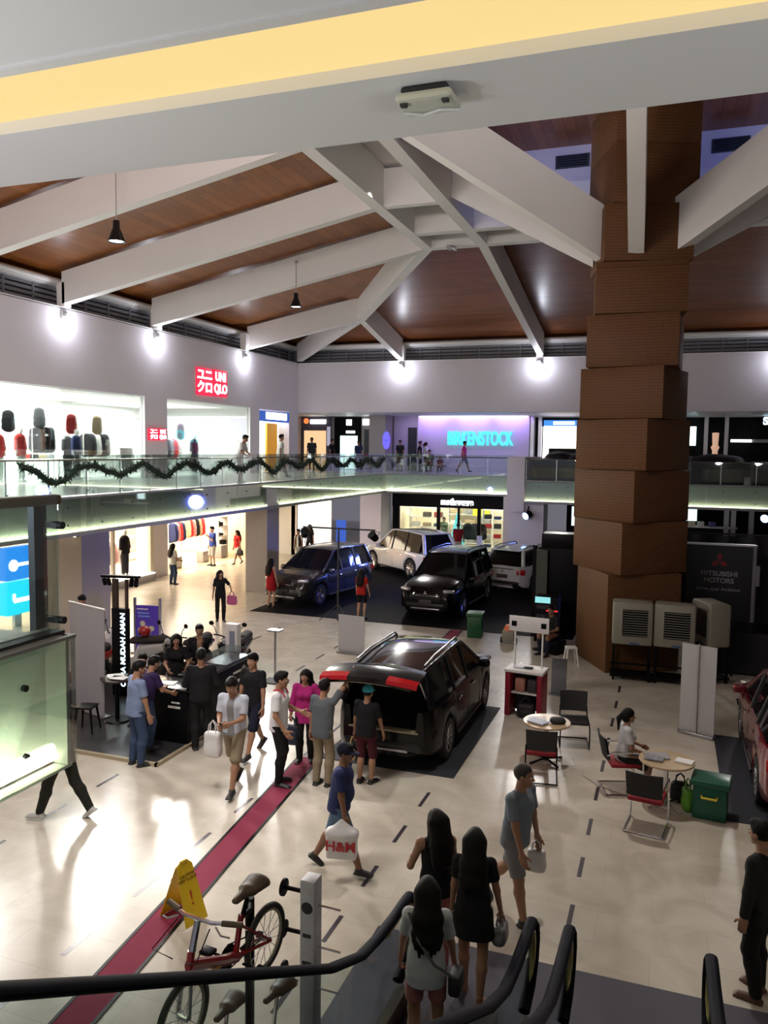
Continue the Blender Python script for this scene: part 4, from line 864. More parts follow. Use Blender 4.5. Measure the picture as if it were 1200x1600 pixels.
def mannequin(label, x, y, z, rz, topc, botc, skinm=None):
    t = thing('mannequin', label, 'mannequin', (x, y, z), rz); s = SDF()
    s.ell((0, .02, 1.62), (.07, .09, .11)).cone((0, 0, 1.4), (0, .01, 1.56), .05, .045).cone((0, 0, .95), (0, 0, 1.38), .12, .11, k=.04, w=(1, 0, 0), q=.65)
    for k in (-1, 1): s.cone((k*.09, 0, .9), (k*.1, .02, .1), .085, .04, k=.03).cone((k*.19, 0, 1.38), (k*.26, .03, .85), .05, .03, k=.03).cone((k*.1, .0, .06), (k*.1, .12, .03), .04, .03)
    v, q = s.mesh(.024); npmesh('body', [(v, q, 0)], [skinm or m_white], t)
    s = SDF(); s.cone((0, 0, .9), (0, 0, 1.4), .15, .13, k=.04, w=(1, 0, 0), q=.65)
    for k in (-1, 1): s.cone((k*.17, 0, 1.38), (k*.24, .02, 1.05), .075, .065, k=.03)
    v, q = s.mesh(.026); npmesh('shirt', [(v, q, 0)], [GC[topc]], t)
    s = SDF()
    for k in (-1, 1): s.cone((k*.085, 0, .95), (k*.1, .02, .15), .11, .065, k=.03)
    v, q = s.mesh(.026); npmesh('trousers', [(v, q, 0)], [GC[botc]], t)
    MB().cyl((0, 0, 0), (0, 0, .02), .2, n=20).build('base', m_steel, t); return t
mannequin('white mannequin in charcoal behind the upper left window', -20.3, 23.2, UF, R(-90), 0, 7); mannequin('mannequin in red top at the left frame edge upstairs', -19.4, 19.15, UF, R(-90), 2, 1)
mannequin('mannequin in sand and grey beside the upper window pillar', -19.4, 27.6, UF, R(-90), 4, 5)
rack('white rack of dark coats in the middle of the upper left window', -19.45, 21.1, UF, R(80), (0, 0, 7, 0), w=.8, h=1.75); rack('white rack of dark jeans deeper in the upper left shop', -20.1, 24.4, UF, R(90), (7, 0, 1, 7, 0), w=1.2, h=1.6)
rack('white rack of mixed shirts in the second upper window', -20.3, 29.2, UF, R(90), (4, 1, 0, 5, 2, 1), w=1.6, h=1.5)
shelf('white shelf with folded red and sand clothes upstairs', -22.6, 20.4, UF, R(90), 2.4, 2.0, 5, (2, 4, 1, 5)); shelf('white shelf with folded grey clothes behind the second upper window', -22.3, 31.0, UF, R(90), 2.2, 2.0, 5, (5, 4, 0))
mannequin('mannequin in red and white near the left end of the upper window', -19.3, 19.95, UF+.02, R(-80), 2, 1); mannequin('mannequin in navy and black above the garland in the upper window', -19.3, 22.5, UF+.02, R(-80), 3, 7); mannequin('mannequin in charcoal behind the second upper window', -19.4, 29.9, UF, R(-90), 0, 0)
for y, z, c, l in ((19.6, 6.0, 0, 'charcoal'), (20.9, 6.15, 5, 'grey'), (22.4, 6.0, 2, 'red'), (23.7, 6.0, 4, 'sand'), (28.9, 5.9, 4, 'sand')):
    hg = thing('hanging_garment', '%s garment hanging high in the upper %s window' % (l, 'second' if y > 27 else 'first'), 'garment', (-19.4, y, z), R(90)); me = GM.copy(); me.materials.clear(); me.materials.append(GC[c]); o = bpy.data.objects.new('garment', me); COL.objects.link(o); o.parent = hg; o.location.z = .1; o.scale = (.9, .9, .8); MB().cyl((0, 0, 0), (0, 0, BND-z), .006, n=6).build('hanger_wire', m_steel, hg)
tt = thing('display_table', 'low white display table in the upper left shop', 'table', (-20.6, 22.0, UF), R(90)); MB().box((0, 0, .7), (1.6, .8, .05)).build('table_top', m_white, tt)
for a in (-.72, .72):
    for b in (-.34, .34): MB().box((a, b, .34), (.05, .05, .68)).build('leg', m_white, tt)
for k in range(4): tag(MB().box((-20.6, 21.45+.38*k, UF+.725+.08), (.32, .28, .16), bev=.03).build('folded_clothes', GC[(2, 0, 4, 5)[k]]), 'folded %s clothes on the low table upstairs' % ('red', 'charcoal', 'sand', 'grey')[k], 'folded clothes')
sb = thing('sandwich_board', 'pale leaning notice board inside the upper window near the pillar', 'notice board', (-19.05, 25.0, UF), R(75)); MB().box((0, 0, .75), (.55, .03, .75), M=Matrix.Rotation(R(-8), 4, 'X')).build('board', m_taupe, sb); MB().box((0, .1, .45), (.04, .03, .9)).box((0, .05, .015), (.4, .3, .03)).build('stand', m_steel, sb)
# --- signs of the clothes store
def plate_sign(label, y0, y1, z0, z1, l1, l2):
    t = thing('wall_sign', label, 'sign', (-18.5, (y0+y1)/2, (z0+z1)/2)); w = y1-y0; h = z1-z0
    MB().box((.05, 0, 0), (.1, w, h), bev=.015).build('sign_face', e_red, t)
    for s, b in ((1, l1), (-1, l2)):
        text('sign_letters', b, h*.46, upright((.11, 0, s*h*.225), 0), e_whites, t, .008, bold=.012*h, sx=1.15 if len(b) == 2 else .95)
plate_sign('glowing red square sign with white syllables, left of the pair on the wall band', 28.65, 29.75, 7.22, 8.35, 'ユニ', 'クロ'); plate_sign('glowing red square sign with white capitals, right of the pair on the wall band', 29.88, 31.0, 7.24, 8.37, 'UNI', 'QLO')
plate_sign('small glowing red sign with white syllables on the pillar between the upper windows', 25.4, 25.9, 5.3, 5.75, 'ユニ', 'クロ'); plate_sign('small glowing red sign with white capitals on the pillar between the upper windows', 25.97, 26.47, 5.3, 5.75, 'UNI', 'QLO')
# --- shop with the orange door panel
room(-22, -18.7, 34.1, 37.25, UF, BND-.02, m_shopw, m_shopw); arealight(-20.3, 35.6, BND-.1, 2.4, 2.4, 180)
sg = thing('shop_sign', 'white lettered sign on a blue lightbox above the orange panel shop', 'sign', (-18.55, 35.65, 6.6)); MB().box((0, 0, 0), (.2, 3.0, .5)).build('sign_box', emat('blue sign', (.03, .12, .6), .8), sg); MB().box((.11, .1, .02), (.02, 2.2, .34), bev=.008).build('sign_letters', e_whites, sg)
o = BB(-19.2, -19.1, 36.0, 37.1, UF, 6.3).build('wall_panel', mat('orange yellow panel', (.85, .38, .02), .5, emit=(.9, .4, .02), es=.25)); tag(o, 'orange yellow door panel in the upper corner shop', 'panel')  # door panel, its brightness put into the material as glow
rack('rack of dark clothes in the upper corner shop', -19.9, 35.0, UF, R(90), (7, 0, 1, 7), w=1.2)
# --- far upper shops
YS = 43.2  # shop positions along this wall were taken from image pixels
st('wall_far_shops', BB(-24, -13.3, YS, YS+.15, UF, BND), m_grey)
st('wall_far_side', BB(-20.8, -20.6, 38.5, YS, UF, BND), m_grey)
def front(name, label, x0, x1, z1, m): return tag(BB(x0, x1, YS-.12, YS, UF, z1).build(name, m), label, 'shop front')
s1 = thing('storefront', 'upper shop front with peach lit interior and orange badge', 'storefront', (-19.65, YS, UF)); MB().box((0, -.06, 1.5), (1.9, .1, 3.0)).build('frame', mat('violet grey', (.12, .11, .16), .5), s1); MB().box((-.05, -.12, 1.12), (1.4, .03, 2.2)).build('lit_interior', emat('peach interior', (1, .6, .32), 1.1), s1)
MB().lathe([(.001, 0), (.16, 0), (.16, .05), (.001, .05)], (-.62, -.14, 2.78), 'Y', 16).build('badge', e_orange, s1); MB().box((.15, -.14, 2.74), (1.0, .04, .24), bev=.01).build('sign_letters', e_whites, s1); MB().box((.82, -.13, 1.9), (.2, .05, 1.1)).build('side_sign', emat('pale side sign', (.6, .55, .7), .7), s1)
s2 = thing('storefront', 'black upper shop front with a white glowing poster', 'storefront', (-17.65, YS, UF)); MB().box((0, -.06, 1.5), (1.65, .1, 3.0)).build('frame', m_black, s2); MB().box((.1, -.14, .98), (1.05, .06, 1.9)).build('poster', emat('cyan white poster', (.75, 1, .98), 2.4), s2); MB().box((.2, -.14, 2.15), (.55, .04, .14), bev=.01).box((.1, -.14, 2.7), (.34, .04, .34), bev=.03).build('sign_letters', e_whites, s2)
s3 = thing('storefront', 'grey upper doorway with a white lettered sign', 'storefront', (-16.3, YS, UF)); MB().box((0, -.06, 1.5), (.95, .1, 3.0)).build('frame', m_grey, s3); MB().box((.05, -.12, 1.15), (.7, .04, 2.3)).build('door', mat('dim door', (.06, .07, .08), .3), s3); MB().box((0, -.14, 2.72), (.8, .04, .32), bev=.01).build('sign_letters', e_whites, s3)
st('pillar', BB(-15.75, -14.8, 41.6, 42.8, UF, BND), m_taupe, 'clad pillar carrying a round violet sign upstairs', 'pillar')
rs = thing('round_sign', 'violet glowing oval sign on the clad pillar upstairs', 'sign', (-14.7, 41.5, 5.55)); MB().lathe([(.001, 0), (.3, 0), (.3, .06), (.001, .06)], axis='Y', n=24, M=Matrix.Diagonal((.7, 1, 1.6, 1))).build('disc', emat('violet sign', (.12, .1, 1), 1.6), rs); MB().box((-.02, .1, 0), (.06, .2, .1)).build('bracket', m_dark, rs)
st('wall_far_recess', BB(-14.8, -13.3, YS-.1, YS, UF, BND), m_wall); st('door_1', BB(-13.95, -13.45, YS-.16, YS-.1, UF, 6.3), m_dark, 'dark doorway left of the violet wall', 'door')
wv = tilemat('white panel wall', (.72, .7, .74), (.7, .68, .72), (.5, .48, .55), 30, .44, rough=.5, jw=.01, vein=.02)
st('wall_violet', BB(-13.3, -7.1, YS-.4, YS, UF, BND), wv, 'white panelled wall washed in violet light', 'wall')
sgn = thing('wall_sign', 'cyan glowing capital letter sign on the violet wall', 'sign', (-9.78, YS-.4, 5.68)); text('sign_letters', 'BIRKENSTOCK', 1.02, upright((0, -.05, 0), -90), emat('cyan sign letters', (.06, .75, 1), 1.7), sgn, .05, bold=.02, sx=.535)
for x in (-12.4, -10.2, -8.0): lamp('violet_wash', 'AREA', (x, YS-1.0, BND-.12), 24, (.38, .2, 1), (x, YS-.4, 4.6), 1.8, .2)
for x in (-12.4, -10.2, -8.0): lamp('warm_wash', 'AREA', (x, YS-.7, BND-.08), 3, (1, .75, .85), (x, YS-.4, 6.3), 1.8, .15)
lt = BB(-13.2, -7.2, YS-.55, YS-.42, BND-.06, BND-.02).build('cove_light', emat('pink white cove', (1, .85, .9), 3)); tag(lt, 'pinkish white cove light along the top of the violet wall', 'cove light')
# right part of the upper level
st('wall_far_right', BB(-7.1, 15, YS+1.5, YS+1.7, UF, BND), m_black)
for x in (-6.95, -6.55, 1.62, 2.55, 4.75): st('pillar', BB(x-.09, x+.09, YS-.4, YS-.2, UF, BND), m_steel, None)
s4 = thing('storefront', 'bright upper shop with blue sign left of the timber column', 'storefront', (-5.45, YS, UF)); MB().box((0, 0, 1.95), (1.9, .08, 1.2)).build('lit_interior', emat('peach lit interior', (1, .86, .68), 2.3), s4); MB().box((0, -.03, 2.68), (1.9, .1, .3)).build('sign_box', emat('blue sign box', (.05, .25, 1), 1.4), s4); MB().box((.1, -.09, 2.68), (1.1, .03, .16), bev=.008).build('sign_letters', e_whites, s4); MB().box((-.82, -.06, 1.5), (.3, .06, 2.0)).build('side_panel', e_white, s4); MB().box((0, .05, .65), (1.9, .1, 1.3)).build('base', m_black, s4)
s5 = thing('lit_poster', 'white lit poster right of the timber column upstairs', 'poster', (1.0, YS, UF)); MB().box((0, 0, 2.05), (.34, .06, .95)).build('face', emat('cyan poster', (.7, 1, 1), 3), s5); MB().box((0, 0, .8), (.3, .05, 1.6)).build('stand', m_black, s5)
s6 = thing('shop_sign', 'long thin white sign on the dark upper right shop', 'sign', (3.3, YS, 5.72)); MB().box((0, .7, 0), (.95, .06, .13), bev=.01).build('letters', e_whites, s6); MB().box((.9, .75, 0), (.9, .04, .16)).build('band', m_taupe, s6); MB().box((0, 1.1, 0), (.3, .8, .1)).build('bracket', m_black, s6)
s7 = thing('shop_sign', 'white glowing letter sign at the right edge upstairs', 'sign', (4.35, YS-.3, 6.66)); text('letter', 'SK', .5, upright((.1, 0, 0), -90), emat('ice sign', (.6, .85, 1), 3.5), s7, .04, bold=.02); MB().box((0.1, .9, 0), (.5, 1.8, .1)).build('bracket', m_black, s7)
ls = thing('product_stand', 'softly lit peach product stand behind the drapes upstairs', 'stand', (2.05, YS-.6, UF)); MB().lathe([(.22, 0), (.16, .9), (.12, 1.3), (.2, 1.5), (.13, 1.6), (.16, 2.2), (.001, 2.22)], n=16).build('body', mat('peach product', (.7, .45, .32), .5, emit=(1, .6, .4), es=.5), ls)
for i, (x, w) in enumerate(((-4.2, 2.4), (1.3, 2.8), (4.3, 2.6))):
    s = SDF(); s.box((0, 0, .45), (w/2, .6, .45), .05)
    for k in range(5): s.ell((RNG.uniform(-w/2+.3, w/2-.3), 0, .9+.05*RNG.random()), (.5, .5, .22), k=.15)
    v, q = s.mesh(.06); o = npmesh('draped_stall', [(v, q, 0)], [mat('black drape', (.006, .006, .009), .6, bump=.5, bscale=5)]); o.location = (x, 34.0, UF); tag(o, 'black cloth draped stall behind the railing, %s' % ('left of the timber column', 'just right of the timber column', 'at the right edge')[i], 'stall')
# --- ground floor, left: bright shop
GX = -18.7
room(-25, GX, 18.0, 33.6, 0, 3.04, m_cream, tilemat('warm shop floor', (.7, .58, .42), (.74, .62, .46), (.5, .4, .3), .6, .6, rough=.15), open_='x1')
for y in (20, 24, 27.5, 31): arealight(-21.4, y, 2.98, 4.6, 3, 620, (1, .84, .64))
st('wall_shopfront', BB(GX-.15, GX+.1, 21.3, 22.3, 0, 3.5), m_wall); st('wall_shopfront', BB(GX-.15, GX+.12, 25.5, 26.75, 0, 3.5), m_wall, 'pale pier between the display window and the shop opening', 'wall'); st('wall_shopfront', BB(GX-.15, GX+.12, 32.9, 34.3, 0, 3.5), m_cream)
dw = thing('display_window', 'bright framed display window with clothes behind the kiosk', 'display window', (GX, 23.9, 0)); MB().box((.0, 0, .14), (.9, 3.2, .28)).build('plinth', m_taupe, dw); fr = MB()
for s in (-1, 1): fr.box((.3, s*1.5, 1.6), (.12, .22, 2.65))
fr.box((.3, 0, 2.9), (.12, 3.2, .2)).box((.3, -.7, 1.6), (.1, .14, 2.6)); fr.build('frame', m_cream, dw); MB().box((-.12, -1.05, 1.6), (.05, .9, 2.6)).build('lit_panel', emat('peach panel', (1, .8, .62), 1.3), dw); MB().box((.1, 0, .3), (.8, 3.0, .04)).build('lit_deck', emat('deck light', (1, .95, .85), 2.2), dw)
mannequin('mannequin in charcoal trousers inside the framed display window', GX+.1, 24.1, .32, R(-90), 7, 0); rack('rack of mixed clothes inside the framed display window', GX-.9, 24.6, 0, R(90), (7, 5, 6, 1, 5), w=1.2)
rack('wall rack of white shirts in the open ground floor shop', -20.4, 28.2, .006, R(90), (1, 1, 1, 1), w=1.6, h=1.75); rack('rack of navy and striped shirts in the open shop', -20.4, 29.9, .006, R(90), (3, 3, 6, 2, 3), w=1.0, h=1.7); rack('rack of coloured tops near the back of the open shop', -20.6, 31.6, .006, R(90), (4, 2, 6, 7, 4, 2), w=1.4, h=1.75)
shelf('black cube shelf at the left of the open shop', -19.8, 27.1, .006, R(90), .9, 1.9, 5, (7, 0, 1)); shelf('white ladder shelf near the right pier of the open shop', -19.6, 32.3, .006, R(90), .8, 1.9, 5, (7, 0, 5)); shelf('long low white shelf of folded clothes in the open shop', -22.5, 29.5, .006, R(90), 4.0, 1.1, 3, (4, 1, 6, 5))
for y, z, l in ((28.3, .25, 'left'), (30.4, .25, 'middle'), (31.9, .3, 'right')): tag(MB().box((-19.3, y, z), (.35, .5, z*2-.02), bev=.02).build('display_cube', m_grey), 'grey display cube in the open shop, %s of three' % l, 'display cube')
# near left ground shop: pylon lightboxes and red display
py = thing('lightbox_sign', 'blue lightbox over a cyan lightbox on a pole, seen through the near glass', 'lightbox', (-17.0, 17.42, 0)); MB().box((-.1, 0, 1.79), (.3, .95, .92), bev=.02).build('upper_box', emat('blue box', (.0, .3, 1), 1.3), py); MB().box((-.1, 0, .82), (.3, .95, .92), bev=.02).build('lower_box', emat('cyan box', (.0, .75, 1), 1.5), py); MB().box((-.1, 0, .2), (.1, .25, .4)).build('pole', m_white, py)
MB().lathe([(.001, 0), (.16, 0), (.16, .02), (.001, .02)], (.06, -.25, 1.75), 'X', 18).box((.07, .12, 1.76), (.02, .5, .09), bev=.008).build('sign_mark', e_whites, py); MB().box((.07, .05, .76), (.02, .62, .12), bev=.008).box((.07, -.25, .86), (.02, .1, .2), bev=.008).build('sign_mark', e_whites, py)
rp = thing('display_window', 'red window display with pale rounded shapes, beyond the blue lightboxes', 'display window', (GX, 20.75, 0)); MB().box((-.3, 0, 1.3), (.1, 1.1, 2.2)).build('backdrop', emat('red backdrop', (1, .03, .03), .75), rp); MB().box((.1, 0, .14), (.8, 1.2, .28)).build('plinth', m_taupe, rp); MB().box((.1, 0, .32), (.7, 1.1, .06)).build('lit_deck', e_white, rp)
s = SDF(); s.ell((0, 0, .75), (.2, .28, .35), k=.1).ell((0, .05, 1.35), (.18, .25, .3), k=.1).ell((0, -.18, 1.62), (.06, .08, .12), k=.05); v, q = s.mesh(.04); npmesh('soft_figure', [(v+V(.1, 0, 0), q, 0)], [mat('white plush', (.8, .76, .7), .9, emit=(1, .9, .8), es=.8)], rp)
room(-23, GX+.2, 9, 21.3, 0, 3.04, m_cream, open_='x1'); arealight(-20.8, 15, 2.98, 3.5, 5, 420, (1, .86, .7)); arealight(-20.8, 19, 2.98, 3.5, 3, 300, (1, .86, .7))
shelf('cream shelf with boxes at the left edge of the ground floor', -20.5, 17.2, 0, R(90), 1.6, 2.0, 5, (2, 6, 4, 1))
# ground floor, beyond the tan pillar
st('wall_shopfront', BB(-16.9, -16.7, 34.3, 35.2, 0, 3.2), m_shopw); room(-22, -16.6, 34.4, 38.4, 0, 3.04, m_shopw, m_shopw); arealight(-18.6, 36.2, 2.98, 3, 3, 340, (1, .9, .8))
shelf('dark shelf of shoes beyond the tan pillar', -18.3, 36.9, .006, R(90), 1.6, 2.2, 6, (7, 4, 1, 0)); wl = BB(-16.85, -16.7, 34.5, 35.9, .4, 3.0).build('wall_lightbox', emat('white wall light', (1, .95, .92), 2)); tag(wl, 'tall white lit wall panel right of the tan pillar', 'light panel')
bb = thing('standing_sign', 'blue standing sign near the white lit panel', 'sign', (-15.2, 36.4, 0)); MB().box((0, 0, 1.0), (.5, .06, 1.1)).build('board', emat('blue board', (.02, .15, .9), .6), bb); MB().box((0, 0, .22), (.06, .05, .44)).box((0, 0, .015), (.4, .3, .03)).build('stand', m_steel, bb)
# --- far ground shop with black front
room(-13.2, -7.2, 38.6, 42.5, 0, 3.04, m_cream, m_cream, open_='y0'); arealight(-11.8, 40.5, 2.98, 2.2, 3, 170, (1, .9, .72)); arealight(-8.6, 40.5, 2.98, 2.2, 3, 170, (1, .92, .8))
sf = thing('storefront', 'black framed shop front with white glowing name at the far end', 'storefront', (-10.2, 38.55, 0)); fr = MB()
fr.box((0, 0, 2.68), (6.1, .2, .95)).box((0, 0, .06), (6.1, .2, .12))
for x, w in ((-2.85, .35), (-.62, .16), (.42, .1), (1.45, .16), (2.9, .25)): fr.box((x, 0, 1.2), (w, .16, 2.4))
fr.build('frame', m_black, sf); text('sign_letters', 'mothercare', .42, upright((.35, -.14, 2.5), -90), e_whites, sf, .03, bold=.02, sx=.82)
for x, w in ((-1.65, 1.9), (-.1, .9), (.93, .9), (2.15, 1.25)): MB().box((x, 0, 1.2), (w, .02, 2.2)).build('window_glass', m_glass, sf)
shelf('tall shelf of goods on the left in the black framed shop', -11.9, 40.2, .006, 0, 1.8, 2.1, 5, (7, 2, 1, 4)); shelf('shelf of goods right of the entrance in the black framed shop', -8.2, 40.4, .006, 0, 1.5, 2.1, 5, (3, 1, 2, 0)); shelf('back shelf of yellow and grey goods behind the glass doors', -10.0, 42.0, .006, 0, 2.4, 2.2, 5, (4, 5, 1))
rack('rack of dark clothes behind the glass door of the black framed shop', -9.3, 40.0, .006, 0, (7, 0, 7), w=.9, h=1.3)
xs = thing('cone_tree', 'teal lit conical ornament behind the shop entrance', 'ornament', (-10.05, 39.3, .006)); MB().cyl((0, 0, .15), (0, 0, 1.9), .42, .03, n=18).build('cone', mat('teal lit', (.1, .5, .5), .5, emit=(.2, .9, 1), es=.9), xs); MB().cyl((0, 0, 0), (0, 0, .16), .1, n=12).build('base', m_dark, xs)
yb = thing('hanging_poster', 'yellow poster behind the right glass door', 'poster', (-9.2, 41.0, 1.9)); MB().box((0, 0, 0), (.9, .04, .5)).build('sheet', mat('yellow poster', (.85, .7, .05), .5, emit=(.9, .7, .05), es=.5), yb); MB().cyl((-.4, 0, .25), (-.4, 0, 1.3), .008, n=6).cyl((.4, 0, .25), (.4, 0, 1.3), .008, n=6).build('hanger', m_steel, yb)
# ground floor right of the pier: dark shops
st('wall_dark', BB(-4.7, 15, 40, 40.2, 0, FB), m_black); st('wall_dark', BB(-7.2, -6.6, 36.7, 38.5, 0, FB), m_wall)
lp = thing('lit_poster', 'white lit poster left of the timber column at ground level', 'poster', (-3.85, 36.5, 0)); MB().box((0, 0, 2.2), (.42, .08, .85)).build('face', emat('ice poster', (.75, 1, 1), 1.6), lp); MB().box((0, 0, .89), (.3, .06, 1.78)).build('stand', m_black, lp)
lp = thing('lit_poster', 'small white lit poster right of the timber column at ground level', 'poster', (.95, 36.5, 0)); MB().box((0, 0, 2.45), (.42, .08, .5)).build('face', emat('ice poster', (.75, 1, 1), 1.6), lp); MB().box((0, 0, 1.1), (.1, .06, 2.2)).build('stand', m_black, lp)
for x in (2.2, 2.45, 3.1): st('pillar', BB(x-.09, x+.09, 34.4, 34.6, 0, FB), m_steel)
cb = thing('counter', 'dark counter with pale objects right of the timber column', 'counter', (1.4, 35.8, 0)); MB().box((0, 0, 1.0), (2.6, .6, 2.0)).build('body', m_black, cb); MB().box((0, 0, 2.02), (2.6, .64, .04)).build('worktop', m_white, cb)
for x, c in ((.95, m_cream), (1.3, m_white), (1.75, mat('violet object', (.1, .08, .3), .5))): tag(MB().box((x, 35.8, 2.04+.1), (.28, .25, .2), bev=.03).build('package', c), '%s package on the dark counter' % {'shop cream': 'cream', 'white paint': 'white', 'violet object': 'violet'}[c.name], 'package')
# ------------------------------------------------------------------ garland along the left railing
def garland(a, b, n_sw, label):
    a, b = Vector(a), Vector(b); pts = []; N = n_sw*10
    for i in range(N+1):
        t = i/N; p = a.lerp(b, t); p.z -= .36*(.5-.5*math.cos(2*math.pi*t*n_sw))*(.85+.25*math.sin(t*40))+.02*math.sin(i*2.1); p.x += .05; pts.append(p)
    mb = MB().tube(pts, .07, 6); rg = np.random.default_rng(3)
    for i in range(N):
        for k in range(34):
            p = pts[i].lerp(pts[i+1], rg.random()); d = Vector(rg.normal(size=3)); d.normalize(); q = d.orthogonal().normalized()*.03; L = rg.uniform(.1, .2)
            mb.add([tuple(p+q), tuple(p-q), tuple(p+d*L)], [(0, 1, 2)])
    o = mb.build('garland', mat('pine garland', (.012, .03, .02), .7, noise=.3), None, 0); return tag(o, label, 'garland')
garland((-13.1, 13.5, UF+.74), (-13.1, 36.6, UF+.74), 11, 'dark green pine garland swagged along the left upper railing')
# ------------------------------------------------------------------ runners and the floor sign
def runner(label, a, b, w):
    a, b = Vector((*a, 0)), Vector((*b, 0)); T, L = frame(a, b); u = (b-a).normalized(); n = Vector((-u.y, u.x, 0)); T = Matrix(((u.x, n.x, 0, a.x), (u.y, n.y, 0, a.y), (0, 0, 1, 0), (0, 0, 0, 1)))
    t = thing('runner_carpet', label, 'carpet', tuple(a)); T = Matrix(((u.x, n.x, 0, 0), (u.y, n.y, 0, 0), (0, 0, 1, 0), (0, 0, 0, 1)))
    MB().box((L/2, 0, .004), (L, w, .008), M=T).build('pile', mat('crimson runner', (.25, .02, .06), .9, bump=.3, bscale=150), t)
    for s in (-1, 1): MB().box((L/2, s*(w/2+.012), .006), (L, .035, .012), M=T).build('edging', m_black, t)
runner('crimson runner carpet with black edges crossing the floor towards the bicycles', (-4.66, 4.2), (-5.42, 11.7), .34); runner('short crimson runner reaching the black display carpet', (-5.3, 16.4), (-5.5, 21.7), .3)
ws = thing('wet_floor_sign', 'yellow folding caution sign beside the crimson runner', 'floor sign', (-4.78, 7.12, 0), R(74)); m_yel = mat('yellow plastic', (.75, .5, .01), .4); m_sgk = mat('sign print', (.06, .03, .01), .5)
for s in (-1, 1):
    Mx = Matrix.Translation((0, 0, .62)) @ Matrix.Rotation(s*R(19), 4, 'X'); p = MB().prism([(-.15, -.64), (.15, -.64), (.1, -.04), (.06, 0), (-.06, 0), (-.1, -.04)], .012, M=Mx @ Matrix.Rotation(R(90), 4, 'X') @ Matrix.Translation((0, 0, -.006))).build('panel', m_yel, ws)
    if s < 0 or True:
        Mt = Mx @ Matrix.Rotation(R(90 if s < 0 else 90), 4, 'X') @ (Matrix.Translation((0, 0, .008)) if s < 0 else Matrix.Rotation(R(180), 4, 'Y') @ Matrix.Translation((0, 0, .008)))
        text('print', 'CAUTION\nWET FLOOR', .045, Mt @ Matrix.Translation((0, -.16, 0)), m_sgk, ws, .001); text('print', '!', .22, Mt @ Matrix.Translation((0, -.38, 0)), mat('red print', (.5, .06, .01), .5), ws, .001)
MB().box((0, 0, .63), (.1, .03, .03), bev=.01).build('hinge', m_yel, ws)
